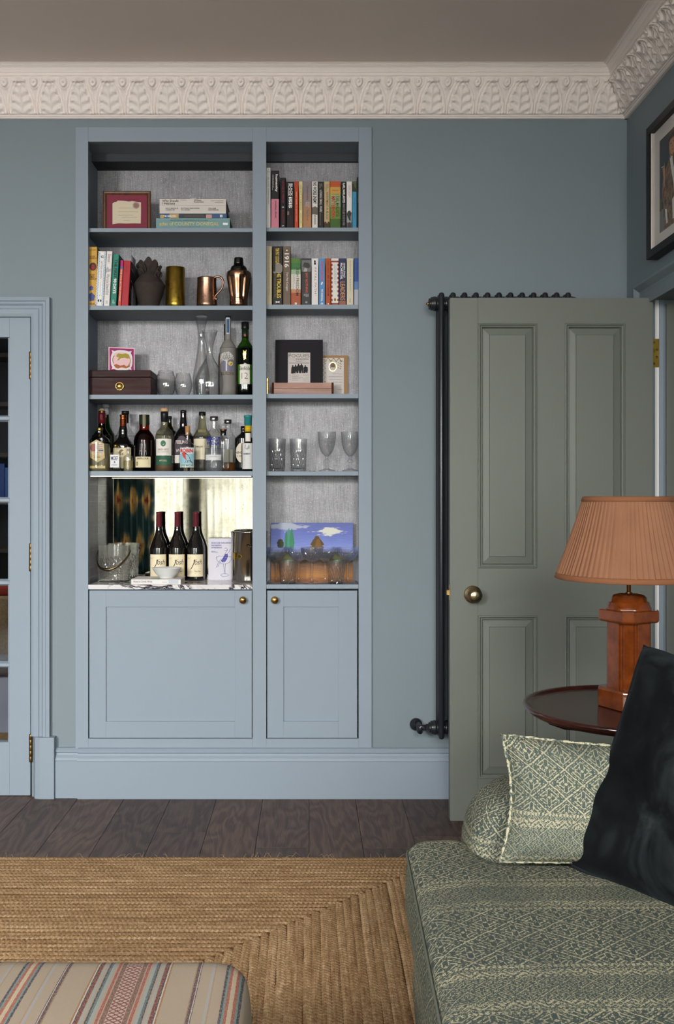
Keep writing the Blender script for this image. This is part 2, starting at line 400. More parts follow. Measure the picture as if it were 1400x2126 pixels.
# ------------------------------------------------------------------ room shell
XL, XR, ZC = -3.4, 1.297, 2.9375
def struct(name, mb, m, bevel=0.0, label=None, fix=False):
    return tag(mb.build(name, m, None, bevel, fix=fix), label, kind='structure')
fl = MB().box(XL - 0.1, 2.5, REAR_Y - 0.1, 3.8, -0.06, -0.012)
floor = struct('floor', fl, M_GAP, label='dark smoked oak plank floor')
rng = random.Random(5)
PW = 0.1872
for k in range(-19, 14):
    x0 = k * PW
    joints = {-1: -0.58, 0: -1.55, 1: -0.585, -3: -0.42, -2: -1.9}
    y = 3.6; first = True
    nxt = joints.get(k, -0.2 - rng.random() * 1.7)
    cuts = [nxt + 1.9 * j for j in range(3) if nxt + 1.9 * j < 3.5]
    yy = nxt - 1.9
    while yy > REAR_Y: cuts.append(yy); yy -= 1.9
    cuts = [REAR_Y] + sorted(cuts) + [3.6]
    for a, b in zip(cuts[:-1], cuts[1:]):
        if b > 0.4 and not (-3.0 < x0 < -0.9): 
            b = min(b, 0.3)
            if a >= b - 0.05: continue
        if x0 < XL - 0.05 and b <= 0.1: continue
        if x0 > XR + 0.02 and not (a < -0.2): continue
        o = MB().box(0.0006, PW - 0.0006, -(b - a) / 2 + 0.0006, (b - a) / 2 - 0.0006, -0.012, 0.0).build('plank', M_FLOOR, floor, 0.0008, 1)
        o.location = (x0, (a + b) / 2, 0)
struct('ceiling', MB().box(XL - 0.1, 2.5, REAR_Y - 0.1, 0.1, ZC, ZC + 0.08), M_CEIL, label='taupe plaster ceiling')
# back wall with openings for the glazed door and for the alcove cabinet
CABX0, CABX1, CABZ0, CABZ1 = X(157, -.012), X(771.5, -.012), 0.14, Z(264.5, -.012)
DX0, DX1, DZ1 = -1.905, -1.131, Z(655.5, 0.01)
w = MB()
w.box(XL - 0.1, DX0, 0, 0.14, 0, ZC); w.box(DX0, DX1, 0, 0.14, DZ1, ZC); w.box(DX1, CABX0, 0, 0.14, 0, ZC)
w.box(CABX0, CABX1, 0, 0.14, CABZ1, ZC); w.box(CABX0, CABX1, 0, 0.14, 0, CABZ0); w.box(CABX1, 2.5, 0, 0.14, 0, ZC)
struct('wall_back', w, M_WALL, label='blue-grey painted wall around the alcove cabinet')
# right wall with the doorway
OY0, OY1, OZ = -1.035, -0.255, 1.985
w = MB(); w.box(XR, XR + 0.13, OY1, 0, 0, ZC); w.box(XR, XR + 0.13, OY0, OY1, OZ, ZC); w.box(XR, XR + 0.13, REAR_Y, OY0, 0, ZC)
struct('wall_right', w, M_WALL, label='blue-grey side wall with the doorway')
struct('wall_left', MB().box(XL - 0.1, XL, REAR_Y, 0, 0, ZC), M_WALL, label='blue-grey side wall out of view')
w = MB(); edges = [XL] + [e for t in WINDOWS for e in t[:2]] + [XR]
for a, b in zip(edges[0::2], edges[1::2]): w.box(a, b, REAR_Y - 0.3, REAR_Y, 0, ZC)
for a, b, _ in WINDOWS:
    w.box(a, b, REAR_Y - 0.3, REAR_Y, 0, WIN_Z0); w.box(a, b, REAR_Y - 0.3, REAR_Y, WIN_Z1, ZC)
struct('wall_rear', w, M_WALL, label='blue-grey window wall seen in the mirror')
w = MB(); w.box(2.4, 2.5, REAR_Y, 0.1, 0, ZC)
struct('wall_hall', w, cmat((150, 150, 140)), label='pale hallway wall beyond the doorway')
# adjoining room behind the glazed door
w = MB(); w.box(-3.2, 0.6, 3.7, 3.8, 0, ZC); w.box(-3.3, -3.2, 0.14, 3.8, 0, ZC); w.box(-0.96, -0.9, 0.42, 3.8, 0, ZC); w.box(-3.3, 0.6, 0.14, 3.8, ZC - 0.3, ZC)
struct('wall_far', w, cmat((62, 64, 68), 0.7), label='dark walls of the next room behind the glass door')
# windows
def sash(i, a, b):
    y0 = REAR_Y - 0.2
    r = thing('window_%d' % (i + 1), 'tall white sash window behind the curtains', None, ((a + b) / 2, y0, WIN_Z0), kind='structure')
    f = MB(); t = 0.05
    f.box(a, a + t, y0, y0 + 0.06, WIN_Z0, WIN_Z1); f.box(b - t, b, y0, y0 + 0.06, WIN_Z0, WIN_Z1)
    f.box(a + t, b - t, y0, y0 + 0.06, WIN_Z0, WIN_Z0 + 0.07); f.box(a + t, b - t, y0, y0 + 0.06, WIN_Z1 - t, WIN_Z1)
    zm = (WIN_Z0 + WIN_Z1) / 2; f.box(a + t, b - t, y0, y0 + 0.06, zm - 0.025, zm + 0.025)
    f.build('window_frame', M_WHITE, r)
    for z0, z1 in ((WIN_Z0 + 0.07, zm - 0.025), (zm + 0.025, WIN_Z1 - t)):
        MB().box(a + t, b - t, y0 + 0.025, y0 + 0.029, z0, z1).build('pane', M_PANE, r)
    boxpart('window_sill', M_WHITE, r, a + .005, b - .005, REAR_Y - 0.135, REAR_Y + 0.03, WIN_Z0 + .002, WIN_Z0 + 0.03, 0.004)
for i, (a, b, _) in enumerate(WINDOWS): sash(i, a, b)  # the first sash is the added, unseen one

# ------------------------------------------------------------------ cornice with acanthus leaves
CP = [(0, 2.7596), (0.011, 2.7596), (0.0165, 2.7625), (0.0175, 2.7665), (0.0225, 2.7672), (0.023, 2.7712), (0.027, 2.7725), (0.0935, 2.897), (0.0985, 2.899), (0.1015, 2.9085),
      (0.1055, 2.911), (0.1055, 2.914), (0.108, 2.9175), (0.112, 2.924), (0.119, 2.929), (0.1215, 2.9295), (0.1215, 2.9325), (0.1255, 2.9328), (0.1275, 2.9352), (0.1333, 2.9358), (0.1333, 2.9372), (0, 2.9372)]
c_back = struct('trim_1', MB().prism(CP, lambda p, z, d: (d, -p, z), XL, XR), M_CORN, label='moulded plaster cornice above the alcove cabinet')
c_right = struct('trim_2', MB().prism(CP, lambda p, z, d: (XR - p, d, z), REAR_Y, 0), M_CORN, label='moulded plaster cornice along the doorway wall')
def gs(x, c, w): return math.exp(-((x - c) / w) ** 2)
def leaf_h(u, v):
    a = abs(u); h = 0.0
    wv = 0.43 * max(0.0, 1 - (v * 1.02) ** 2.3) ** 0.8 + 0.015
    ins = max(0.0, min(1.0, (wv - a) / 0.10))
    if v < 0.97: h += 0.0055 * ins * (0.75 + 0.5 * v)
    h += 0.0055 * gs(a, wv + 0.015, 0.024) * (1 if v < 0.9 else 0.3)          # raised leaf margin
    h += 0.0030 * gs(a, wv - 0.10, 0.026) * (0.3 if wv < .13 else 1)
    if a < wv:                                                                # lobes with eyes
        q = a / max(wv, 0.05)
        h += 0.0026 * math.sin(2 * math.pi * (v * 4.2 - q * 0.75)) * math.sin(math.pi * min(1, q * 1.02)) ** 0.7
        for vc in (0.08, 0.30, 0.52, 0.72):
            w0 = 0.43 * (1 - (vc * 1.02) ** 2.3) ** 0.8
            h += 0.0042 * gs(a, w0 * 0.62, 0.035) * gs(v, vc + 0.07, 0.035) - 0.004 * gs(a, w0 * 0.78, 0.022) * gs(v, vc - 0.02, 0.03)
    h += 0.0035 * gs(a, 0, 0.035) * gs(v, 0.40, 0.40)                         # midrib
    h += 0.0135 * gs(v, 0.915, 0.055) * gs(a, 0.0, 0.17) - 0.005 * gs(v, 0.83, 0.035) * gs(a, 0, 0.10)   # tip curling over
    h += 0.006 * gs(v, 0.90, 0.05) * gs(a, 0.17, 0.05)
    d = math.hypot((a - 0.5) / 1.0, (v - 0.88) / 1.05)                        # cup between the tips
    h += 0.0125 * gs(d, 0, 0.15) + 0.0035 * math.cos(d * 62) * gs(d, 0.10, 0.09)
    h += 0.007 * gs(a, 0.5, 0.085) * gs(v, 0.745, 0.035)
    if v < 0.75:                                                              # stems under the cup
        k = min(1, (0.75 - v) / 0.05); sp = 0.018 + 0.05 * (0.75 - v) ** 1.4
        h += k * (0.0048 * gs(a, 0.5 - sp, 0.016) + 0.0038 * gs(a, 0.5 - sp * 2.4 - 0.02, 0.015))
    return h * min(1, v / 0.03 + 0.25) * (1 if v < 0.97 else max(0, (1 - v) / 0.03))
NU, NVL, LP = 47, 60, 0.118
LH = [[leaf_h(i / (NU - 1) - 0.5, j / (NVL - 1)) for i in range(NU)] for j in range(NVL)]
(p0, z0), (p1, z1) = CP[6], CP[7]
ln = math.hypot(p1 - p0, z1 - z0); tp, tz = (p1 - p0) / ln, (z1 - z0) / ln; npn, nz = tz, -tp
def leaf_pt(i, j):
    v = j / (NVL - 1); h = LH[j][i] * 1.15 + 0.0004
    sag = -0.006 * math.sin(math.pi * v)                                     # shallow cove
    return ((i / (NU - 1) - 0.5) * LP, p0 + tp * ln * v + npn * h, z0 + tz * ln * v + nz * h)
def leaf_mesh(name, clipx=None):
    vs = []
    for j in range(NVL):
        for i in range(NU):
            u, p, z = leaf_pt(i, j)
            if clipx is not None: u = min(u, clipx - p + 0.001)
            vs.append((u, -p, z))
    fs = [(j * NU + i, j * NU + i + 1, (j + 1) * NU + i + 1, (j + 1) * NU + i) for j in range(NVL - 1) for i in range(NU - 1)]
    me = bpy.data.meshes.new(name); me.from_pydata(vs, [], fs); me.materials.append(M_CORN)
    me.polygons.foreach_set('use_smooth', [True] * len(fs)); me.update(); return me
lm = leaf_mesh('acanthus_leaf')
def leaf(me, par, loc, rz=0.0, sx=1.0):
    o = bpy.data.objects.new('acanthus_leaf', me); COL.objects.link(o); o.parent = par; o.location = loc; o.rotation_euler = (0, 0, rz); o.scale = (sx, 1, 1)
for k in range(0, 28):
    xc = 1.0837 - LP * k
    if xc > XL + .05: leaf(lm, c_back, (xc, 0, 0))
leaf(leaf_mesh('acanthus_leaf_corner', XR - 1.2017), c_back, (1.2017, 0, 0))
for k in range(0, 44):
    yc = -(XR - 1.0837) - LP * k
    if yc > REAR_Y + .05: leaf(lm, c_right, (XR, yc, 0), R(-90))
def leaf_mesh_r():
    me = leaf_mesh('acanthus_leaf_mitre')
    for v in me.vertices: v.co.x = max(v.co.x, (XR - 1.2017) * -1 - v.co.y)
    return me
leaf(leaf_mesh_r(), c_right, (XR, -(XR - 1.2017), 0), R(-90))

# ------------------------------------------------------------------ skirting and architraves
SKP = [(0, 0), (0.024, 0), (0.024, 0.150), (0.0255, 0.154), (0.022, 0.163), (0.0135, 0.173), (0.0115, 0.181), (0.017, 0.185), (0.0175, 0.193), (0.009, 0.2005), (0, 0.202)]
struct('baseboard_back', MB().prism(SKP, lambda p, z, d: (d, -0.012 - p, z), CABX0 + 0.012, XR - 0.0), M_JOIN, label='tall moulded skirting under the cabinet')
struct('baseboard_left', MB().prism(SKP, lambda p, z, d: (d, -p, z), X(115, -.02), CABX0 + 0.013), M_JOIN, label='short length of moulded skirting beside the glazed door')
struct('baseboard_right', MB().prism(SKP, lambda p, z, d: (XR - p, d, z), REAR_Y, OY0 - 0.1).prism(SKP, lambda p, z, d: (XR - p, d, z), -0.165, 0), M_JOIN, label='skirting on the doorway wall')
# strip of made-up wall to the right of the cabinet, flush with its frame
AX0, AX1 = X(64.5, -.012), X(103, -.02)            # architrave of the glazed door
AP = [(0, 0), (0, 0.024), (0.014, 0.026), (0.018, 0.021), (0.026, 0.021), (0.034, 0.014), (0.044, 0.012), (0.048, 0.016), (0.066, 0.016), (AX1 - AX0, 0.012), (AX1 - AX0, 0)]
t3 = thing('trim_3', 'moulded architrave around the glazed door', None, (AX1, 0, 0), kind='structure')
aw = AX1 - AX0; zt = Z(617, -.02); zplinth = Z(1531, -.03)
def mitred(name, path, prof, fn, mat, par):
    """sweep prof (a from outer edge, p proud) along an L or U path of (point, inward mitre) stations"""
    mb = MB(); n = len(prof)
    vs = []
    for st in path: vs += [fn(st, a, p) for a, p in prof]
    fs = [(i * n + k, i * n + (k + 1) % n, (i + 1) * n + (k + 1) % n, (i + 1) * n + k) for i in range(len(path) - 1) for k in range(n)]
    fs += [tuple(range(n)), tuple((len(path) - 1) * n + k for k in range(n - 1, -1, -1))]
    mb.add(vs, fs); return mb.build(name, mat, par, fix=True)
mitred('moulding', [(AX1, zplinth, -1, 0), (AX1, zt, -1, -1), (DX0 - 0.07, zt, 1, -1), (DX0 - 0.07, zplinth, 1, 0)], AP, lambda s, a, p: (s[0] + s[2] * a, -p, s[1] + s[3] * a), M_JOIN, t3)
pl = MB(); px0, px1 = X(64.8, -.034), X(112.5, -.034)
pl.prism([(px0, 0), (px0 + 0.014, -0.03), (px0 + .035, -0.036), (px1, -0.036), (px1, 0)], lambda a, b, d: (a, b, d), 0, zplinth)
pl.build('plinth_block', M_JOIN, t3, 0.0015)
# architrave of the doorway on the right wall
t4 = thing('trim_4', 'moulded architrave around the open doorway', None, (XR, -0.16, 0), kind='structure')
AP2 = [(0, 0), (0, 0.030), (0.010, 0.032), (0.016, 0.028), (0.030, 0.016), (0.042, 0.013), (0.046, 0.017), (0.086, 0.013), (0.086, 0)]
ya, zt2 = -0.166, 2.044
mitred('moulding', [(ya, 0.0, -1, 0), (ya, zt2, -1, -1), (OY0 - 0.09, zt2, 1, -1), (OY0 - 0.09, 0, 1, 0)], AP2, lambda s, a, p: (XR - p, s[0] + s[2] * a, s[1] + s[3] * a), M_WALL, t4)
# door lining: far jamb strips, head and near jamb
jy = OY1; dd = 4.0 + jy
def jx(px): return (px - CX) * dd / FPX
t5 = thing('trim_5', 'painted lining of the doorway with a bare white strip at the hinges', None, (XR, jy, 0), kind='structure')
boxpart('jamb_edge', M_WALL, t5, XR + .001, jx(1360), jy - 0.004, jy, 0, OZ)
boxpart('hinge_rebate', M_WHITE, t5, jx(1360), jx(1368), jy - 0.0035, jy, 0, OZ, label='unpainted white hinge strip')
boxpart('jamb_board', M_JOIN, t5, jx(1368), jx(1377), jy - 0.009, jy, 0, OZ, 0.001)
boxpart('stop_groove', M_WALL, t5, jx(1377), jx(1381.5), jy - 0.004, jy, 0, OZ)
boxpart('door_stop', M_DOOR, t5, jx(1381.5), XR + 0.13, jy - 0.016, jy, 0, Z(632, jy), 0.001)
boxpart('head_lining', M_WALL, t5, XR + .001, XR + 0.13, OY0, OY1, OZ - 0.012, OZ)
boxpart('near_jamb', M_WALL, t5, XR + .001, XR + 0.13, OY0, OY0 + 0.012, 0, OZ - 0.012)

# ------------------------------------------------------------------ glazed door
d1 = thing('door_1', 'pale blue-grey glazed door with a column of glass panes', None, (DX0, 0, 0), kind='structure')
fy, by = 0.006, 0.046
sx = X(63, fy); ix = X(19.5, fy); gx0 = DX0 + 0.004; zb, zt = Z(1651.5, fy), Z(658.5, fy)
boxpart('stile', M_JOIN, d1, ix, sx, fy, by, zb, zt, 0.001); boxpart('stile', M_JOIN, d1, gx0, gx0 + 0.09, fy, by, zb, zt, 0.001)
rails = [(Z(700, fy), zt), (zb, Z(1541, fy))]
for a, b in rails: boxpart('rail', M_JOIN, d1, gx0 + 0.09, ix, fy, by, a, b, 0.001)
aps = [(704, 862), (875, 1032), (1045, 1203), (1217, 1374), (1388, 1541)]
for (a, b), (c, d_) in zip(aps[:-1], aps[1:]):
    za, zb2 = Z(c, fy), Z(b, fy); zm = (za + zb2) / 2
    MB().prism([(fy, zm - 0.006), (fy, zm + 0.006), (fy + 0.016, zb2), (by, zb2), (by, za), (fy + 0.016, za)], lambda y, z, x: (x, y, z), gx0 + 0.09, ix).build('muntin', M_JOIN, d1, 0.001, 1)
for k, (a, b) in enumerate(aps):
    zt_, zb_ = Z(a, fy) , Z(b, fy)
    MB().box(gx0 + 0.086, ix + 0.004, 0.027, 0.031, zb_ - .004, zt_ + .004).build('pane', M_PANE, d1)
    MB().prism([(ix + .001, fy + 0.004), (ix + .001, 0.027), (ix - 0.009, 0.027), (ix - 0.007, fy + 0.006)], lambda x, y, z: (x, y, z), zb_ - .004, zt_ + .006).build('glazing_bead', M_JOIN, d1)
for pz0, pz1 in ((730, 787), (1128, 1186), (1524, 1582)):
    h = MB(); hx = X(64, -.006); z0_, z1_ = Z(pz1, -.006), Z(pz0, -.006)
    prof = []
    nk = 5
    for q in range(nk):
        a = z0_ + (z1_ - z0_) * q / nk; b = z0_ + (z1_ - z0_) * (q + 1) / nk
        prof += [(0.0066, a + 0.0006), (0.0072, a + 0.0016), (0.0072, b - 0.0016), (0.0066, b - 0.0006)]
    h.lathe(prof, (hx, -0.006), 16); h.build('hinge', M_ABRASS, d1, label='aged brass butt hinge')

# ------------------------------------------------------------------ panelled door standing open in front of the radiator
DY, DB = -0.300, -0.258
dl, dr = X(935, DY), X(1357, DY); dz0, dz1 = Z(1706, DY), Z(618, DY)
d2 = thing('door_2', 'grey-green panelled door standing open in front of the radiator', None, (dr, DB, 0), kind='structure')
panels = [(993, 1116, 671, 1180), (1173, 1299, 671, 1180), (991, 1115, 1278, 1617), (1171, 1298, 1278, 1617)]
zs = [(Z(1180, DY), Z(671, DY)), (Z(1617, DY), Z(1278, DY))]
xa = [(X(993, DY), X(1116, DY)), (X(1173, DY), X(1299, DY))]
boxpart('stile', M_DOOR, d2, dl, xa[0][0], DY, DB, dz0, dz1, 0.0015); boxpart('stile', M_DOOR, d2, xa[1][1], dr, DY, DB, dz0, dz1, 0.0015)
for a, b in ((zs[0][1], dz1), (zs[1][1], zs[0][0]), (dz0, zs[1][0])): boxpart('rail', M_DOOR, d2, xa[0][0], xa[1][1], DY, DB, a, b)
for a, b in zs: boxpart('mullion', M_DOOR, d2, xa[0][1], xa[1][0], DY, DB, a, b)
RG = [(0.000, 0.000), (0.0015, -0.0035), (0.005, -0.0045), (0.008, -0.0015), (0.0095, 0.0015), (0.0125, 0.0025), (0.015, 0.001), (0.017, 0.010), (0.0185, 0.0125), (0.0430, 0.0070), (0.0445, 0.0025), (0.0450, 0.0022)]
for x0, x1 in xa:
    for z0_, z1_ in zs:
        for side in (0, 1):
            mb = MB(); vs = []; fs = []
            for q, (o_, dp) in enumerate(RG):
                y = DY + dp if side == 0 else DB - dp
                vs += [(x0 + o_, y, z0_ + o_), (x1 - o_, y, z0_ + o_), (x1 - o_, y, z1_ - o_), (x0 + o_, y, z1_ - o_)]
                if q: fs += [((q-1)*4 + k, (q-1)*4 + (k+1) % 4, q*4 + (k+1) % 4, q*4 + k) for k in range(4)]
            fs.append(tuple(len(vs) - 4 + k for k in range(4)))
            mb.add(vs, fs); mb.build('panel', M_DOOR, d2, fix=False)
kx, kz = X(982, DY), Z(1234, DY)
Mk = Matrix.Translation((kx, DY, kz)) @ Matrix.Rotation(R(90), 4, 'X')
kn = MB().lathe([(0.0335, 0.0), (0.0335, 0.004), (0.031, 0.0065), (0.029, 0.007), (0.0275, 0.009), (0.014, 0.011), (0.011, 0.020)], n=40, M=Mk).build('rosette', M_BRONZE, d2)
MB().lathe([(0.010, 0.018), (0.012, 0.026), (0.022, 0.032), (0.0275, 0.042), (0.0275, 0.050), (0.0255, 0.052), (0.0255, 0.054), (0.0225, 0.055), (0.0225, 0.057), (0.0195, 0.058), (0.0195, 0.060), (0.0165, 0.061), (0.014, 0.0625), (0.0, 0.063)], n=40, M=Mk).build('door_knob', M_BRONZE, d2, label='reeded bronze door knob')
lb = MB(); lz = Z(1231, DY); lb.box(dl - 0.010, dl + .002, DY + 0.016, DY + 0.030, lz - 0.010, lz + 0.010); lb.box(dl - 0.0012, dl + .001, DY + 0.010, DY + 0.034, lz - 0.030, lz + 0.030)
lb.build('latch', M_BRASS, d2, 0.001)
for pz0, pz1 in ((704, 763), (1130, 1190), (1560, 1620)):
    z0_, z1_ = Z(pz1, jy), Z(pz0, jy)
    h = MB().box(dr + 0.0005, jx(1368), jy - 0.006, jy - 0.0036, z0_, z1_).build('hinge', M_OBRASS, d2, label='brass hinge leaf with four screws')
    s_ = MB()
    for q, (fx, fz) in enumerate(((0.45, 0.13), (0.75, 0.39), (0.75, 0.64), (0.45, 0.88))):
        cxs = dr + (jx(1368) - dr) * fx; czs = z1_ + (z0_ - z1_) * fz
        s_.lathe([(0.0045, 0), (0.0045, 0.0008), (0.0025, 0.0006), (0.0, 0.0002)], n=12, M=Matrix.Translation((cxs, jy - 0.0061, czs)) @ Matrix.Rotation(R(90), 4, 'X'))
    s_.build('screws', M_ABRASS, h)
# ------------------------------------------------------------------ built-in cabinet
FY0, FY1 = -0.012, 0.010            # face frame
LB, RB = 0.258, 0.158               # back panels of the deep and of the shallow bay
cab = thing('alcove_cabinet', 'blue-grey built-in shelving unit with two lower cupboard doors', 'cabinet', (X(464, FY0), FY0, 0.14))
fx = {k: X(v, FY0) for k, v in dict(a=156.5, b=183, c=524.5, d=553, e=745, f=772).items()}
ztop, zin, zbr, zbot = Z(264, FY0), Z(294, FY0), Z(1533.5, FY0), Z(1556, FY0)
for a, b in (('a', 'b'), ('c', 'd'), ('e', 'f')): boxpart('stile', M_JOIN, cab, fx[a], fx[b], FY0, FY1, zbot, ztop, 0.0008)
for a, b in (('b', 'c'), ('d', 'e')):
    boxpart('rail', M_JOIN, cab, fx[a] + 1e-4, fx[b] - 1e-4, FY0 + .0003, FY1, zin, ztop, 0.0008); boxpart('rail', M_JOIN, cab, fx[a] + 1e-4, fx[b] - 1e-4, FY0 + .0003, FY1, zbot, zbr, 0.0008)
LX0, LX1, RX0, RX1 = fx['b'] - 0.0195, fx['c'] + 0.012, fx['d'] - 0.012, fx['e'] + 0.014
zfl = Z(1215, 0.0)
mL = MB(); mL.box(LX0 - 0.018, LX0, FY1, LB + 0.02, zbot, ztop); boxes = mL.build('side_panel', M_JOIN, cab)
MB().box(LX1, RX0, FY1, LB + 0.02, zbot, ztop).build('side_panel', M_JOIN, cab); MB().box(RX1, RX1 + 0.018, FY1, RB + 0.02, zbot, ztop).build('side_panel', M_JOIN, cab)
boxpart('top_panel', M_JOIN, cab, LX0, LX1, FY1, LB, zin + 0.003, ztop); boxpart('top_panel', M_JOIN, cab, RX0, RX1, FY1, RB, zin + 0.003, ztop)
zmir = Z(983, 0.01)
boxpart('back_panel', M_PAPER, cab, LX0, LX1, LB, LB + 0.018, zmir, ztop, label='grey metallic textured wallpaper back'); boxpart('back_panel', M_JOIN, cab, LX0, LX1, LB, LB + 0.018, zbot, zmir)
boxpart('back_panel', M_PAPER, cab, RX0, RX1, RB, RB + 0.018, zbot, ztop, label='grey metallic textured wallpaper back')
SHL = [(473.5, 481.5), (634.5, 643.5), (819.5, 828.5), (978, 987.5)]; SHR = [(472.5, 480.5), (632.5, 641.5), (817.5, 827), (978.5, 987.5)]
SY = 0.0105
ZL = [Z(a, SY) for a, b in SHL]; ZR = [Z(a, SY) for a, b in SHR]
for a, b in SHL: boxpart('shelf', M_JOIN, cab, LX0, LX1, SY, LB - .0005, Z(b, SY), Z(a, SY), 0.0008)
for a, b in SHR: boxpart('shelf', M_JOIN, cab, RX0, RX1, SY, RB - .0005, Z(b, SY), Z(a, SY), 0.0008)
zr5 = Z(1213.5, FY0); ZR.append(zr5)
boxpart('shelf', M_JOIN, cab, fx['d'] + .0006, fx['e'] - .0006, FY0 + .001, RB - .0005, Z(1222.5, FY0), zr5, 0.0008)
zm0, zm1 = Z(1223.5, FY0), Z(1214, FY0); ZL.append(zm1)
boxpart('base_panel', M_JOIN, cab, LX0, LX1, FY1, LB, zm0 - 0.018, zm0 - 0.0005)
# mirror back and side of the drinks bay, with a light strip under the shelf
boxpart('mirror', M_MIRROR, cab, LX0 + .0015, LX1 - .0015, LB - 0.006, LB - .0005, zm1 + .0005, Z(988, SY), label='antiqued foxed mirror back')
boxpart('side_lining', M_PAPER, cab, LX0, LX0 + 0.002, FY1 + .012, LB - .007, zm1 + .0005, Z(988, SY), label='grey metallic textured side lining')
g = G('warm_light_strip'); g.set(color=(1, 1, 1, 1), emit=(1.0, 0.86, 0.66, 1), emits=6.0); M_LED = g.mat
boxpart('light_strip', M_LED, cab, LX0 + .02, LX1 - .02, 0.030, 0.038, Z(988, SY) - .0018, Z(988, SY) - .0002, label='warm glowing light strip under the shelf')
mw = tag(MB().box(fx['b'] + .0004, fx['c'] - .0004, FY0 - .001, LB - .007, zm0, zm1).build('marble_worktop', M_MARBLE, None, 0.001), 'white marble worktop with dark purple veins under the mirror', 'worktop')
for nm, x0, x1, p0_, p1_, kx, kpx in (('l', 185.5, 523, 220, 488, 505, 0), ('r', 555, 742, 589, 703, 571, 0)):
    X0, X1 = X(x0, FY0), X(x1, FY0); zt_, zb_ = Z(1226.5, FY0), Z(1532, FY0); P0, P1 = X(p0_, FY0), X(p1_, FY0); q1, q0 = Z(1260, FY0), Z(1498, FY0)
    f0, f1 = FY0 + .0005, FY0 + 0.021
    dr_ = MB().box(P0 - .005, P1 + .005, f0 + 0.007, f1 - .003, q0 - .005, q1 + .005).build('cupboard_door', M_JOIN, cab, label='shaker cupboard door')
    boxpart('stile', M_JOIN, dr_, X0, P0, f0, f1, zb_, zt_, 0.0007); boxpart('stile', M_JOIN, dr_, P1, X1, f0, f1, zb_, zt_, 0.0007)
    boxpart('rail', M_JOIN, dr_, P0, P1, f0, f1, q1, zt_, 0.0007); boxpart('rail', M_JOIN, dr_, P0, P1, f0, f1, zb_, q0, 0.0007)
    Mk = Matrix.Translation((X(kx, FY0), FY0, Z(1245, FY0))) @ Matrix.Rotation(R(90), 4, 'X')
    MB().lathe([(0.0085, 0), (0.0085, 0.0015), (0.006, 0.003), (0.0055, 0.008), (0.0075, 0.011), (0.0128, 0.0135), (0.0148, 0.017), (0.0148, 0.019), (0.0135, 0.021), (0.009, 0.0215), (0.0075, 0.0228), (0, 0.0232)], n=32, M=Mk).build('knob', M_BRASS, dr_, label='round brass knob')
# ------------------------------------------------------------------ builders for what stands on the shelves
INK, WHT, GOLD, REDC = (26, 25, 27), (236, 233, 228), (214, 180, 84), (176, 38, 40)
PAGES = cmat((214, 205, 186), 0.8)
def book(label, x0, x1, zs, zt, y, depth, cover, bands=None, titles=(), lean=0.0, group=None, side=None, rough=0.45, thick=0.0018):
    """upright book, spine to the room. titles: (text, z from, z to, x from, x to, colour, bold, shear) as fractions of the spine, read downwards"""
    w, h = x1 - x0, zt - zs
    r = thing('book', label, 'book', (0, 0, 0), group)
    mats = [cmat(cover, rough)]; mb = MB(); bd = bands or [(0, 1, cover)]
    if side: mats.append(cmat(side, rough))
    sd = len(mats) - 1
    for a, b, c in bd:
        mats.append(cmat(c, rough)); rd = min(0.0025, w * 0.15)
        mb.prism([(0, rd), (rd * 0.35, rd * 0.3), (rd, 0), (w - rd, 0), (w - rd * 0.35, rd * 0.3), (w, rd), (w, 0.004), (0, 0.004)], lambda p, q, d: (p, q, d), a * h, b * h, len(mats) - 1)
    mb.box(0, thick, 0.004, depth, 0, h, sd); mb.box(w - thick, w, 0.004, depth, 0, h, sd)
    mb.build('cover', mats, r)
    MB().box(thick, w - thick, 0.004, depth - 0.003, 0.002, h - 0.003).build('pages', PAGES, r)
    for t in titles:
        txt, z0, z1, a, b, c = t[:6]; bold = t[6] if len(t) > 6 else 0.01; shr = t[7] if len(t) > 7 else 0.0
        add_text(MB(), txt, (a * w, -0.0003, z0 * h), (0, 0, -1), (1, 0, 0), (z0 - z1) * h, (b - a) * w, bold, shr).build('spine_title', cmat(c, 0.5), r)
    r.location = (x0, y, zs); r.rotation_euler = (0, lean, 0); OFF[r.name] = Vector((0, 0, 0))
    return r
def spine_mark(r, poly, c, name='spine_picture'):
    MB().prism(poly, lambda a, b, d: (a, d, b), -0.0004, -0.0001).build(name, cmat(c, 0.5), r)
def oval(cx, cz, a, b, n=20): return [(cx + a * math.cos(2 * math.pi * k / n), cz + b * math.sin(2 * math.pi * k / n)) for k in range(n)]
def pxprof(prof, y, zs):
    out = []
    for p in prof:
        z = zs if p[1] == 'B' else Z(p[1], y)
        out.append((p[0] * S(y), z) + tuple(p[2:]))
    return out
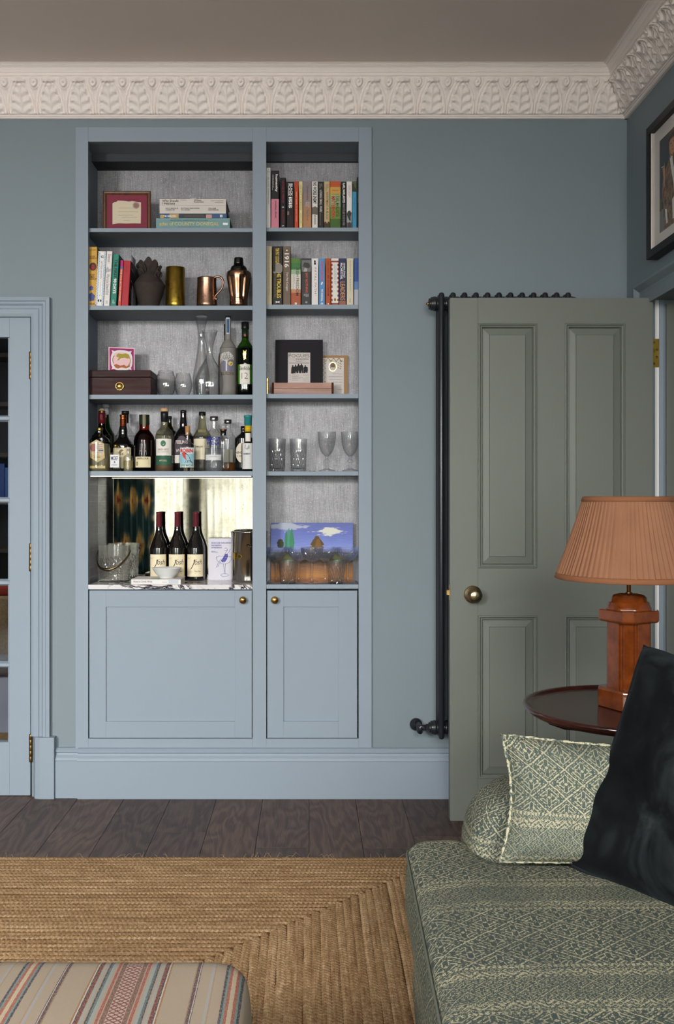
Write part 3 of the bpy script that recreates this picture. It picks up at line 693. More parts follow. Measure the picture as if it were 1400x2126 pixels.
class Bottle:
    def __init__(s, name, label, cat, cx, y, zs, group=None):
        s.cx, s.y, s.zs = X(cx, y), y, zs; s.k = S(y)
        s.r = thing(name, label, cat, (s.cx, y, zs), group); s.prof = None
    def lathe(s, name, prof, mat, n=36, rfun=None, cap=True, hard=False, label=None, cx=None, smooth=True):
        p = pxprof(prof, s.y, s.zs); p = [q[:2] for q in p] if hard else smoothprof(p)
        o = MB().lathe(p[::-1], (s.cx if cx is None else X(cx, s.y), s.y), n, rfun=rfun, cap=cap, smooth=smooth).build(name, mat, s.r, label=label)
        return o
    def patch(s, name, rpx, py0, py1, halfpx, mat, poly=None, lab=None, parent=None, cxpx=0.0):
        """label wrapped on the front of the body; poly: outline as (u -1..1, v 0..1)"""
        r = rpx * s.k + 0.0005; z1, z0 = Z(py0, s.y), (s.zs + 0.001 if py1 == 'B' else Z(py1, s.y))
        mb = MB(); hw = halfpx * s.k
        def P(u, v):
            a = max(-1.45, min(1.45, (u * hw + cxpx * s.k) / r)); return (s.cx + r * math.sin(a), s.y - r * math.cos(a), z0 + (z1 - z0) * v)
        if poly is None: mb.grid(lambda u, v: P(2 * u - 1, v), 15, 2)
        else:
            us = np.linspace(-1, 1, 41); top = []; bot = []
            for u in us:
                vs = []
                for (a, b), (c, d) in zip(poly, poly[1:] + poly[:1]):
                    if (a - u) * (c - u) <= 0 and a != c: vs.append(b + (d - b) * (u - a) / (c - a))
                if not vs: vs = [0.5, 0.5]
                bot.append(P(u, min(vs))); top.append(P(u, max(vs)))
            n = len(us); mb.add(bot + top, [(i, i + 1, n + i + 1, n + i) for i in range(n - 1)], 0, True)
        return mb.build(name, mat, parent or s.r, label=lab)
    def text(s, txt, rpx, px0, px1, py0, py1, c, bold=0.01, shear=0.0, extra=0.0009, parent=None, name='lettering'):
        """letters wrapped on the body; px0..px1 photo columns relative to the bottle's axis, py0 top and py1 bottom rows"""
        vs, fs = text_data(txt, bold, shear); mn = vs.min(0); mx = vs.max(0)
        r = rpx * s.k + extra; w = (px1 - px0) * s.k; h = (py1 - py0) * s.k; out = []
        for p in vs:
            xx = px0 * s.k + (p[0] - mn[0]) / (mx[0] - mn[0]) * w; zz = Z(py1, s.y) + (p[1] - mn[1]) / (mx[1] - mn[1]) * h
            a = max(-1.45, min(1.45, xx / r)); out.append((s.cx + r * math.sin(a), s.y - r * math.cos(a), zz))
        mb = MB(); mb.add(out, fs); mb.build(name, cmat(c, 0.5), parent or s.r)
    def flat(s, name, poly, c, rpx, extra=0.0009, parent=None, mat=None):
        """flat printed shape (px offsets from the axis, photo rows) wrapped on the body"""
        r = rpx * s.k + extra; out = []
        for a, b in poly:
            g_ = max(-1.45, min(1.45, a * s.k / r)); out.append((s.cx + r * math.sin(g_), s.y - r * math.cos(g_), Z(b, s.y)))
        mb = MB(); mb.add(out, [tuple(range(len(out)))]); return mb.build(name, mat or cmat(c, 0.5), parent or s.r)
def sq(p=4.0, rot=math.pi / 4):
    """superellipse cross-section for square bottles"""
    def f(r, a, z, i):
        c, q = abs(math.cos(a)), abs(math.sin(a)); return r / ((c ** p + q ** p) ** (1 / p))
    return f
LABW = cmat((222, 217, 208), 0.6); LABC = cmat((214, 202, 166), 0.6); BLK = cmat((24, 24, 26), 0.35); CORK = cmat((176, 128, 84), 0.8)
CAPG = m_metal('gold_cap', (190, 158, 84), 0.3); SILV = m_metal('silver_cap', (196, 196, 196), 0.22)

# ------------------------------------------------------------------ top shelf of the wide bay: framed letter and stacked books
zs = ZL[0]; y = 0.075
fx0, fx1, fz1 = X(214.4, y), X(313.6, y), Z(397.5, y)
fr = thing('picture_frame', 'small walnut frame holding an old torn envelope on a burgundy mount', 'picture frame', ((fx0 + fx1) / 2, y, zs))
b_ = 0.0165
fw = MB(); PR = [(0, 0), (0, -0.006), (0.004, -0.0095), (0.010, -0.009), (b_ - 0.002, -0.004), (b_, -0.003), (b_, 0)]
def frame_ring(mb, x0, x1, z0, z1, prof, yy, m=0):
    n = len(prof); vs = []
    for (xx, zz, sx_, sz_) in ((x0, z0, 1, 1), (x1, z0, -1, 1), (x1, z1, -1, -1), (x0, z1, 1, -1)): vs += [(xx + sx_ * a, yy + p, zz + sz_ * a) for a, p in prof]
    mb.add(vs, [(i * n + k, ((i + 1) % 4) * n + k, ((i + 1) % 4) * n + k + 1, i * n + k + 1) for i in range(4) for k in range(n - 1)], m)
frame_ring(fw, fx0, fx1, zs, fz1, PR, y); fw.box(fx0 + .001, fx1 - .001, y - 0.0005, y + 0.008, zs + .001, fz1 - .001)
fw.build('frame', M_FRAMEW, fr, fix=True)
MB().box(fx0 + b_, fx1 - b_, y - 0.0022, y - 0.0006, zs + b_, fz1 - b_).build('mount', cmat((124, 52, 68), 0.75), fr, label='burgundy mount board')
def env(px, py): return (X(px, y), Z(py, y))
ep = [(234, 466), (234, 423), (238, 420), (242, 419.5), (245, 417), (258, 417.5), (268, 419), (275, 418), (284, 419.5), (293, 420.5), (293.2, 440), (292.6, 464.5), (280, 464), (262, 464.5), (246, 464)]
ev = MB().prism([env(a, b) for a, b in ep], lambda a, b, d: (a, d, b), y - 0.0032, y - 0.0023).build('envelope', cmat((206, 194, 170), 0.8), fr, label='torn cream envelope')
random.seed(3)
for k, (a, b, yy, sz) in enumerate(((246, 282, 433, 3), (246, 288, 440.5, 3.4), (246, 278, 447.5, 3.2), (254, 286, 452, 3.4), (257, 271, 459, 3))):
    pts = []
    n = int((b - a) * 1.6)
    for i in range(n):
        q = a + (b - a) * i / n; pts.append((X(q, y), y - 0.0034, Z(yy - sz * 0.5 * abs(math.sin(i * 1.3)) * random.random(), y)))
    MB().tube(pts, 0.00035, 4).build('handwriting', cmat((92, 80, 72), 0.8), ev)
MB().prism(oval(X(283, y), Z(427, y), .0105, .0105), lambda a, b, d: (a, d, b), y - 0.0036, y - 0.0032).build('postage_stamp', cmat((150, 104, 110), 0.7), ev)
MB().tube([(p[0], y - 0.0038, p[1]) for p in oval(X(283, y), Z(427, y), .0125, .0125, 24)], 0.0007, 4, closed=True).build('postmark', cmat((70, 56, 58)), ev)

def flat_book(label, px0, px1, py0, py1, y, depth, cover, texts=(), zbot=None, blocks=(), under=0.0):
    r = thing('book', label, 'book', (X(px0, y), y, zbot if zbot is not None else Z(py1, y)), 'books lying in a stack beside the framed envelope')
    x0, x1, z1 = X(px0, y), X(px1, y), Z(py0, y); z0 = zbot if zbot is not None else Z(py1, y)
    c = MB(); t = 0.002; m = cmat(cover, 0.45)
    c.box(x0, x1, y, y + 0.004, z0, z1); c.box(x0, x1, y + .004, y + depth, z0, z0 + t); c.box(x0, x1, y + .004, y + depth, z1 - t, z1); c.build('cover', m, r, 0.0008)
    MB().box(x0 + 0.003, x1 - 0.004, y + 0.004, y + depth - 0.004, z0 + t, z1 - t).build('pages', cmat((120, 112, 104), 0.85), r)
    for (a, b, q0, q1, col) in blocks: MB().box(X(a, y), X(b, y), y - 0.0003, y, Z(q1, y), Z(q0, y)).build('spine_picture', cmat(col, 0.5), r)
    for (txt, a, b, q0, q1, col, bold) in texts:
        wall_text('spine_title', txt, cmat(col, 0.5), r, X(a, y), Z(q1, y), X(b, y) - X(a, y), Z(q0, y) - Z(q1, y), y - 0.0006, bold)
    return r
y = 0.03
GREY = (206, 199, 193)
flat_book('thick teal-blue book with gold lettering at the bottom of the stack', 324, 477.5, 453.3, 471.5, y, 0.20, (112, 146, 150), [('AN HISTORICAL, ENVIRONMENTAL AND CULTURAL', 354, 432, 456.2, 459.2, (40, 60, 62), .0), ('atlas of COUNTY DONEGAL', 331, 455, 461, 468.4, (196, 182, 110), .015), ('Edited by Jim Mac Laughlin and Sean Beattie', 370, 416, 469.9, 472, (40, 56, 60), .0)],
          zbot=zs, blocks=[(463, 473, 462.6, 467, WHT), (324, 477.5, 453.4, 455.2, (130, 160, 150))])
flat_book('thin dark blue book with white lettering in the stack', 329.6, 471, 443.6, 453.0, y, 0.19, (58, 88, 128), [('TIM BRADEN', 339, 365, 446.6, 451, WHT, .01), ('LOOKING AND PAINTING', 384, 423, 446.8, 450.6, (132, 84, 76), .0), ('t', 458.5, 460.5, 446.4, 450.4, (58, 88, 128), .02)],
          blocks=[(352, 371, 443.9, 452.8, (178, 150, 106)), (372, 428, 443.9, 452.8, (56, 66, 70)), (428, 440, 445.5, 452.8, (196, 150, 140)), (333, 340, 446, 452.8, (190, 152, 88)), (457, 462, 445.8, 451, WHT)])
flat_book('pale grey clothbound book with widely spaced spine lettering', 331.4, 469.6, 426.5, 443.4, y, 0.19, GREY, [('WHY SHOULD\nI HESITATE', 343.5, 370, 431.2, 437.4, INK, .012), ('PUTTING DRAWINGS\nTO WORK', 376, 414.5, 431.2, 437.4, INK, .012), ('WILLIAM\nKENTRIDGE', 432.5, 454, 431.2, 437.4, INK, .012)])
flat_book('pale grey book with a bold sans title on top of the stack', 331.4, 469.6, 412.0, 426.4, y, 0.19, GREY, [('Why Should\nI Hesitate', 337, 370.5, 414.2, 425, INK, .012), ('Sculpture', 375, 388, 414.2, 416.4, INK, .012), ('William\nKentridge', 403, 423, 414, 421.8, INK, .02), ('NORVAL FOUNDATION', 438, 464, 416, 417.8, INK, 0), ('KOENIG BOOKS', 446, 464, 419.4, 421.2, INK, 0)],
          blocks=[(331.4, 395, 411.5, 412.6, (80, 66, 58)), (408, 469.6, 411.5, 412.6, (80, 66, 58))])

# ------------------------------------------------------------------ second shelf of the wide bay
zs = ZL[1]; y = 0.016
gp = 'leaning books on the shelf with the copper shaker'
yb = book('mustard yellow book with round red emblems at the end of the leaning row', X(184.6, y), X(201.8, y), zs, Z(512.5, y), y, 0.20, (198, 152, 62), None,
     [], 0.0, gp, side=(60, 44, 24))
w_, h_ = X(201.8, y) - X(184.6, y), Z(512.5, y) - zs
for txt, a, b, c0, c1 in (('JUSTIN JAMPOL', .05, .9, .935, .955), ('DAS DDR\nHANDBUCH', .02, .95, .79, .85), ('THE EAST\nGERMAN\nHANDBOOK', .02, .95, .44, .54), ('TASCHEN', .02, .75, .02, .045)):
    add_text(MB(), txt, (a * w_, -.0003, c0 * h_), (1, 0, 0), (0, 0, 1), (b - a) * w_, (c1 - c0) * h_, .015).build('spine_title', cmat((52, 38, 22)), yb)
spine_mark(yb, oval(.5 * w_, .665 * h_, .42 * w_, .070 * h_), (62, 50, 40), 'emblem')
MB().prism(oval(.5 * w_, .655 * h_, .28 * w_, .045 * h_), lambda a, b, d: (a, d, b), -0.0007, -0.0004).build('emblem', cmat((138, 44, 50)), yb)
spine_mark(yb, [(0.05 * w_, .32 * h_), (.3 * w_, .345 * h_), (.55 * w_, .32 * h_), (.5 * w_, .27 * h_), (.1 * w_, .26 * h_)], (76, 88, 140), 'figure')
spine_mark(yb, [(.1 * w_, .08 * h_), (.05 * w_, .2 * h_), (.35 * w_, .23 * h_), (.75 * w_, .17 * h_), (.6 * w_, .09 * h_)], (66, 78, 134), 'figure')
LEAN = R(3.3)
g = G('blue_wave_print'); xx, yy_, zz = g.sep(g.tc()); n = ((zz * 950.0 + (xx * 700.0).sin() * 2.2).sin()); c = g.mix(g.maprange(n, -.1, .1), lin((228, 226, 224)), lin((96, 142, 178)))
g.set(color=c, rough=.5); M_WAVE = g.mat
def lb(label, t0, t1, top, cover, **k):
    """leaning book: top columns are given, the foot slides back"""
    H = Z(top, y) - zs; sh = H * math.tan(LEAN)
    return book(label, X(t0, y) - sh, X(t1, y) - sh - .0004, zs + .0002, zs + H, y, k.pop('depth', .19), cover, lean=LEAN, group=gp, **k)
b1 = lb('white book with a wavy blue line border on its spine', 204.2, 220.9, 521, (228, 226, 224), titles=[('LETTERS of NOTE', .82, .5, .42, .62, (52, 56, 62), .0), ('Compiled by Shaun Usher', .44, .18, .46, .58, (130, 120, 116), .0), ('=', .12, .08, .3, .75, INK, .03), ('U', .92, .88, .35, .75, INK, .03)])
bw = X(220.9, y) - X(204.2, y); bh = Z(521, y) - zs
for a, b in ((0.02, .28), (.74, .98)): MB().box(a * bw, b * bw, -.0004, 0, .02 * bh, .98 * bh).build('wave_border', M_WAVE, b1)
b1 = lb('white book with handwritten spine title and a small sketch', 221.8, 233.8, 521, (226, 220, 218), titles=[('Simenon', .95, .80, .25, .8, (70, 56, 58), .0, .3), ('Where the Sidewalk Ends', .58, .20, .22, .78, (70, 66, 70), .0, .3), ('HARPER', .10, .04, .3, .7, (120, 112, 112), 0)])
bw = X(233.8, y) - X(221.8, y)
spine_mark(b1, [(0, .60 * bh), (bw, .64 * bh), (bw, .69 * bh), (.6 * bw, .67 * bh), (.3 * bw, .72 * bh), (0, .66 * bh)], (176, 174, 176), 'sketch')
lb('teal green book with black and white title on its spine', 235.2, 247.6, 527.2, (38, 122, 106), side=(26, 78, 70), titles=[('THE FIRST', .90, .54, .30, .80, (18, 40, 38), .03), ('90 DAYS', .53, .24, .30, .80, WHT, .03), ('o8', .12, .05, .3, .75, (170, 200, 190), .0)])
lb('narrow booklet with a magenta top squeezed between teal and red books', 250.4, 256.6, 540, (196, 70, 64), bands=[(0, .82, (198, 84, 70)), (.82, .87, (80, 96, 150)), (.87, 1, (176, 26, 100))], titles=[('THE COLLECTED STORIES', .80, .1, .2, .7, (236, 214, 190), .0)], depth=.15)
rb = lb('red hardback with a black photographic cover, last of the leaning row', 257.0, 272.0, 540.6, (164, 34, 44), side=(34, 28, 27), titles=[('A HISTORY', .92, .72, .4, .6, (128, 26, 34), 0)], depth=.185)
rw = X(272, y) - X(257, y); rh = Z(540.6, y) - zs
mm = MB()
for zz0, zz1, t0, t1 in ((.86, .74, .02, .16), (.60, .50, .02, .12), (.40, .30, .03, .15), (.14, .06, .03, .17)): mm.tube([(rw + .0003, t0, zz0 * rh), (rw + .0003, t1, zz1 * rh)], .0006, 4)
mm.build('cover_lines', cmat((150, 140, 132)), rb)
cd = thing('card', 'grey card sticking up behind the red book', 'card', (X(273, .07), .07, zs))
MB().box(X(273.2, .07), X(273.2, .07) + .002, .075, .155, zs, Z(529.5, .07)).build('sheet', cmat((150, 148, 156), .6), cd)
MB().box(X(273.2, .07) - .001, X(273.2, .07) - .0002, .073, .155, zs, Z(529.5, .07)).build('backing', cmat((38, 36, 78)), cd)
# dark clay vase with a ruffled top
y = .105; V1 = Bottle('clay_vase', 'dark brown unglazed clay vase with a ruffled flower-like mouth', 'vase', 309.9, y, zs)
g = G('dark_clay'); n = g.noise(g.tc(), 70, 4); g.set(color=g.mix(n, lin((44, 37, 34)), lin((66, 57, 52))), rough=.85, spec=.3, normal=g.bump(n, .2, .001)); M_CLAY = g.mat
MB().lathe([(q[0] * S(y), zs if q[1] == 'B' else Z(q[1], y)) for q in [(17.4, 'B'), (32.8, 595.5), (33.4, 593.2), (32.2, 590.5), (20, 574), (15, 568)]], (X(309.9, y), y), 64, smooth=False).build('body', M_CLAY, V1.r)
def petal(cx, py, a, rad, ht, tilt, wob, tw):
    x0, z0 = X(cx, y), Z(py, y)
    def f(u, v):
        an = a + (u - .5) * 2.5; rr = rad * (0.35 + 0.85 * v ** .8) * (1 + .10 * math.sin(u * 9 + wob) * v)
        zz = z0 + ht * v * (1 - .5 * abs(2 * u - 1) ** 2) + .0035 * math.sin(u * 11 + wob) * v
        return (x0 + rr * math.cos(an) + tilt * v, y + rr * math.sin(an) * .8 - tw * v, zz)
    o = MB().grid(f, 16, 9).build('ruffle', M_CLAY, V1.r); m_ = o.modifiers.new('thick', 'SOLIDIFY'); m_.thickness = .005; m_.offset = 0
for a in ((305, 577, 2.8, .020, .044, -.008, 0, .010), (303, 572, -2.1, .021, .056, -.010, 1, .012), (309, 570, -1.4, .021, .064, -.002, 2, .012), (314, 573, -.9, .022, .058, .006, 3, .014), (319, 577, -.2, .020, .046, .010, 4, .010), (324, 583, -.8, .016, .034, .008, 5, .022), (299, 579, -2.3, .017, .040, -.004, 6, .020), (311, 574, 1.6, .022, .052, 0, 1.5, -.01), (317, 576, .9, .020, .05, .008, 2.5, -.008), (320, 590, -1.2, .012, .026, .004, 2, .024)): petal(*a)
# brass shell case, copper tankard, cocktail shaker
y = .10; B1 = Bottle('brass_cylinder', 'tall plain aged brass cylinder between the clay vase and the tankard', 'vessel', 364.4, y, zs)
B1.lathe('body', [(20.2, 'B'), (20.3, 631), (20.0, 629), (20.1, 556.8), (19.6, 556.3), (19.3, 557), (19.2, 625), (0, 626)], M_OBRASS, 48, hard=True)
y = .085; B1 = Bottle('tankard', 'worn copper tankard with a scrolled handle', 'tankard', 429.6, y, zs)
B1.lathe('body', [(21.4, 'B'), (21.4, 631.5), (21, 629), (19.6, 582), (20.2, 579.5), (20, 577.6), (19, 577.6), (18.8, 580), (20, 628), (0, 629)], M_COPPER2, 48, hard=True)
def hp(px, py): return (X(px, y), y - .018, Z(py, y))
pts = bez(hp(442, 581), hp(449, 575), hp(455, 576), hp(458.5, 577.5), 6) + bez(hp(458.5, 577.5), hp(466.5, 581), hp(466, 594), hp(460, 603), 8)[1:] + bez(hp(460, 603), hp(452, 612), hp(446, 616), hp(447.5, 621), 7)[1:] + bez(hp(447.5, 621), hp(449, 625), hp(453, 623), hp(451.5, 619.5), 5)[1:]
MB().tube(pts, [.0042] * 3 + [.0048] * 8 + [.0042] * (len(pts) - 15) + [.0034] * 4, 10).build('handle', M_COPPER2, B1.r, label='scrolled copper handle')
y = .085; B1 = Bottle('cocktail_shaker', 'copper cocktail shaker with dark steel lid and fluted arches', 'shaker', 495.7, y, zs)
sk = [(18.6, 'B', 1), (19.2, 631, 1), (18.8, 625, 1), (19.2, 624, 1), (18.7, 621, 1), (18.9, 619.5, 1), (19.5, 612), (22.5, 594), (25.2, 580), (25.8, 571), (25.2, 567), (23, 564.5, 1), (17.4, 563, 1)]
def flute(r, a, z, i):
    t = (z - zs) / (Z(563, .085) - zs); k = math.cos(a * 6 + .5); d = max(0, k - .1) / .9
    w = max(0, min(1, (t - .18) / .12)) * max(0, min(1, (.86 - t) / .06))
    return r - .0055 * w * min(1, d * 2.2)
B1.lathe('body', sk, M_COPPER, 72, rfun=flute)
B1.lathe('lid', [(17.6, 563.2, 1), (17.2, 560), (15.6, 555), (11.5, 551.5), (10.2, 549.4, 1), (9.6, 549.2, 1)], M_DSTEEL, 40)
B1.lathe('cap', [(10.0, 549.6, 1), (10.2, 547, 1), (9.6, 540, 1), (9.2, 537), (8, 535.6), (0, 535.3)], M_DSTEEL, 40)

# ------------------------------------------------------------------ third shelf of the wide bay
zs = ZL[2]; y = .022
hx0, hx1, hz = X(185.4, y), X(313.7, y), Z(768.5, y)
hb = thing('humidor', 'dark red-brown wooden humidor box with a round brass dial', 'humidor', ((hx0 + hx1) / 2, y, zs))
hs = Z(783, y)
boxpart('body', M_HUMID, hb, hx0, hx1, y, y + .17, zs, hs - .0006, .002); boxpart('lid', M_HUMID, hb, hx0, hx1, y - .0005, y + .17, hs + .0004, hz, .002)
Mk = Matrix.Translation((X(248.6, y), y, Z(802, y))) @ Matrix.Rotation(R(90), 4, 'X')
gg = MB().lathe([(.0172, 0), (.0175, .003), (.0165, .0045), (.0145, .0048), (.0138, .003)], n=36, M=Mk).build('gauge', M_BRASS, hb, label='round brass hygrometer')
MB().lathe([(.0138, .0024), (.0, .0026)], n=36, M=Mk).build('dial', cmat((226, 222, 222), .4), gg)
MB().box(-.0004, .0004, -.0008, .009, .0027, .0030, 0, Mk @ Matrix.Rotation(R(-40), 4, 'Z')).build('needle', cmat((40, 40, 48)), gg)
tk = MB()
for k in range(9):
    a = R(-40 + k * 32); tk.box(-.0003, .0003, .0095, .0118, .0026, .0028, 0, Mk @ Matrix.Rotation(a, 4, 'Z'))
tk.build('ticks', cmat((40, 40, 48)), gg)
MB().lathe([(.003, 0), (.003, .004), (0, .0045)], n=12, M=Matrix.Translation((X(257.6, y), y, Z(803, y))) @ Matrix.Rotation(R(90), 4, 'X')).build('catch', M_BRASS, hb)
# square matchbox leaning on the wall side, standing on the humidor
mbx = thing('matchbox', 'square pink and magenta matchbox printed with two big cats', 'matchbox', (0, 0, 0))
Wm, Hm, Tm = .109, .107, .032
def mp(u, v, k): return (u * Wm, -.0002 * k, v * Hm)
MB().box(0, Wm, 0, Tm, 0, Hm).build('box', [cmat((226, 190, 192), .5)], mbx, .0006)
MB().box(-.0004, 0, .001, Tm - .001, .001, Hm - .001).build('striker', cmat((48, 22, 24), .9), mbx, label='dark striker side')
def plate(name, poly, c, k, par=mbx):
    m_ = MB(); m_.add([mp(a, b, k) for a, b in poly], [tuple(range(len(poly)))]); return m_.build(name, cmat(c, .5), par)
plate('border', [(.04, .04), (.96, .04), (.96, .96), (.04, .96)], (148, 36, 104), 1)
for a, b in ((.12, .88), (.88, .88), (.12, .12), (.88, .12)):
    s1 = 1 if a > .5 else -1; s2 = 1 if b > .5 else -1
    plate('corner_ray', [(a, b), (a - s1 * .16, b - s2 * .05), (a - s1 * .05, b - s2 * .16)], (224, 214, 214), 2)
plate('oval_white', [(.5 + .41 * np.sign(math.cos(t)) * abs(math.cos(t)) ** .7, .49 + .40 * np.sign(math.sin(t)) * abs(math.sin(t)) ** .7) for t in np.linspace(0, 2 * math.pi, 40)[:-1]], (226, 220, 220), 3)
plate('oval_pink', [(.5 + .36 * np.sign(math.cos(t)) * abs(math.cos(t)) ** .75, .50 + .31 * np.sign(math.sin(t)) * abs(math.sin(t)) ** .75) for t in np.linspace(0, 2 * math.pi, 40)[:-1]], (230, 190, 192), 4)
plate('leopard', [(.30, .70), (.38, .76), (.52, .74), (.66, .77), (.78, .72), (.80, .62), (.74, .56), (.62, .60), (.48, .58), (.40, .50), (.32, .48), (.40, .60), (.30, .62)], (160, 146, 52), 5)
plate('tiger', [(.20, .30), (.30, .34), (.45, .28), (.60, .32), (.68, .26), (.82, .34), (.80, .24), (.66, .18), (.50, .22), (.36, .16), (.26, .20)], (170, 96, 60), 5)
m_ = MB()
m_.tube([mp(.5 + .34 * math.cos(t), .50 + .27 * math.sin(t), 6) for t in np.linspace(2.5, 3.7, 10)], .0011, 5); m_.build('tiger_tail', cmat((90, 56, 44)), mbx)
m_ = MB(); m_.tube([mp(.5 + .33 * math.cos(t), .48 + .26 * math.sin(t), 6) for t in np.linspace(-.7, .5, 10)], .0012, 5); m_.build('leopard_tail', cmat((150, 136, 56)), mbx)
mbx.location = (X(225.2, .10), .10, hz + .0004); 
mbx.rotation_euler = (0, 0, R(15))
# tumblers, decanter, carafe
def glassbody(B, name, outer, t=1.1, n=48, rfun=None, mat=None, base=3.0, label=None, smooth=True):
    """closed vessel: outer wall down, then inner wall back up. outer rows go from rim to 'B'"""
    o = smoothprof(pxprof(outer, B.y, B.zs)); zb = B.zs
    inn = [(max(r - t * B.k, .0004), z) for r, z in o if z > zb + base * B.k]
    inn.append((0.0, zb + base * B.k))
    prof = o[::-1]; prof = [(0.0, zb)] + prof + inn
    return MB().lathe(prof, (B.cx, B.y), n, rfun=rfun, cap=False, smooth=smooth).build(name, mat or M_CRYST, B.r, label=label)
for cx, yy, k, lab in ((344.8, .06, 1.0, 'round stemless glass beside the humidor'), (380.5, .085, .9, 'round stemless glass standing against the carafe')):
    B1 = Bottle('stemless_glass', lab, 'glass', cx, yy, zs, 'stemless glasses beside the humidor')
    t0 = 818 - 47.5 * k
    glassbody(B1, 'bowl', [(15.5 * k, t0, 1), (19 * k, t0 + 14 * k), (21 * k, t0 + 29 * k), (18 * k, t0 + 41 * k), (13 * k, 'B', 1)], .5, mat=M_CLEAR, base=1.2)
y = .15; B1 = Bottle('decanter', 'cut glass decanter with a tall flared stopper', 'decanter', 418.3, y, zs)
glassbody(B1, 'body', [(8.2, 691.5, 1), (7.0, 694), (6.8, 708), (8.2, 724), (12.5, 750), (17, 776), (18, 792), (17.2, 812), (16.2, 'B', 1)], 1.2, mat=M_CLEAR, base=3)
B1.lathe('stopper', [(0, 656.6, 1), (12.4, 657.2, 1), (12.9, 660, 1), (7.6, 687, 1), (6.2, 690, 1), (5.2, 700, 1), (0, 702)], M_CRYST, 8, hard=True, label='faceted clear stopper', smooth=False)
pat = MB()
for i in range(5):
    for k in range(14):
        a = -1.2 + k * .18 + (i % 2) * .09; zz = Z(778 + i * 5.5, y); rr = 17.9 * S(y)
        pat.lathe([(.0016, 0), (.0, .0012)], n=4, M=Matrix.Translation((B1.cx + rr * math.sin(a), y - rr * math.cos(a), zz)) @ Matrix.Rotation(a, 4, 'Z') @ Matrix.Rotation(R(90), 4, 'X'), cap=False, smooth=False)
pat.build('cut_studs', M_CRYST, B1.r, kind='stuff')
y = .075; B1 = Bottle('carafe', 'plain glass carafe with a flared lip and wide belly', 'carafe', 435.5, y, zs)
glassbody(B1, 'body', [(17, 687, 1), (13.5, 696), (8, 716), (6.2, 731), (9.5, 745), (19.5, 762), (28.5, 780), (31, 794), (30.5, 806), (28.5, 815), (27, 'B', 1)], .6, mat=M_CLEAR, base=1.6)
# frosted vodka bottle, pinkish bottle behind, green whisky bottle
y = .085; B1 = Bottle('vodka_bottle', 'tall frosted grey vodka bottle etched with a bare tree', 'bottle', 473.8, y, zs)
B1.lathe('glass', [(0, 663.5, 1), (6.2, 663.5, 1), (6.4, 700), (7.2, 707), (13, 715), (16.8, 724), (17.3, 732), (17.2, 'B', 1)], M_FROST, 40)
B1.lathe('cap', [(0, 656.3, 1), (6.2, 656.6, 1), (6.6, 664, 1), (6.2, 664.3, 1)], SILV, 32)
B1.patch('neck_label', 6.6, 660.5, 694, 4.4, cmat((186, 190, 196), .3)); B1.patch('neck_band', 6.8, 663.5, 692, 2.9, cmat((44, 74, 110), .4))
tr = MB()
def tw_(px, py):
    r = 17.4 * B1.k + .0006; a = px * B1.k / r; return (B1.cx + r * math.sin(a), B1.y - r * math.cos(a), Z(py, B1.y))
rt = random.Random(8)
def branch(px, py, a, L, d):
    qx, qy = px + L * math.cos(a), py - L * math.sin(a)
    tr.tube([tw_(px, py), tw_((px + qx) / 2 + .3, (py + qy) / 2), tw_(qx, qy)], .0005 + .00022 * d, 4)
    if d > 0:
        for s_ in (-1, 1, .2): branch(qx, qy, a + s_ * (.35 + .3 * rt.random()), L * (.62 + .2 * rt.random()), d - 1)
branch(0, 757, R(90), 9, 0)
for a in (150, 120, 95, 65, 35, 165): branch(-2, 752, R(a), 7.5, 3)
tr.build('etched_tree', cmat((222, 220, 216), .6), B1.r)
B1.patch('window_print', 17.3, 750, 773, 11, cmat((112, 108, 130), .4)); B1.flat('sun_print', oval(7, 757, 5.2, 4.4), (206, 180, 90), 17.4); B1.flat('trunk_print', [(-3.5, 772), (-1, 772), (-1.2, 750), (-3.2, 750)], (220, 218, 214), 17.4)
B1.text('BELVEDERE', 17.3, -15, 15.5, 774.5, 780.5, (96, 80, 50), .01)
y = .19; B2 = Bottle('spirit_bottle', 'pinkish glass bottle half hidden behind the frosted one', 'bottle', 470.5, y, zs)
B2.lathe('glass', [(0, 694, 1), (5, 694, 1), (5.2, 712), (9, 728), (17, 742), (17.5, 'B', 1)], m_glass('rose_glass', (196, 150, 146), (110, 74, 72)), 32); B2.lathe('cap', [(0, 673, 1), (5.4, 673.4, 1), (5.4, 696, 1)], BLK, 24)
y = .07; B1 = Bottle('whisky_bottle', 'green whisky bottle with a cream label and gold stag', 'bottle', 509.3, y, zs)
tri3 = lambda r, a, z, i: r * (1 + (.07 * math.cos(3 * (a - math.pi / 2)) if r > .022 else 0))
B1.lathe('glass', [(6.8, 683, 1), (7.0, 700), (7.6, 707), (13, 716), (17, 725), (17.6, 732), (17.6, 'B', 1)], m_glass('bright_green_glass', (128, 186, 70), (22, 54, 8)), 40, tri3)
B1.lathe('spirit', [(0, 722, 1), (11, 722, 1), (15.4, 732), (15.6, 'B', 1)], m_glass('green_shade', (150, 160, 70), (60, 74, 22), .2), 32, tri3)
B1.lathe('cap', [(0, 668.5, 1), (7.9, 669, 1), (8.2, 682, 1), (7.8, 683.5, 1)], BLK, 32)
B1.lathe('capsule', [(7.3, 683.4, 1), (7.3, 697, 1), (7.4, 700, 1)], m_dark_glass('capsule_green', (18, 40, 20), .3), 32, hard=True)
lab = B1.patch('label', 17.7, 758.5, 799, 16.5, LABW)
B1.text('Glenfiddich', 17.9, -13.6, 15.5, 763, 770.5, (52, 60, 58), .005, parent=lab); B1.text('12', 17.9, -6.5, 7, 776, 788.5, (120, 112, 96), -.012, parent=lab)
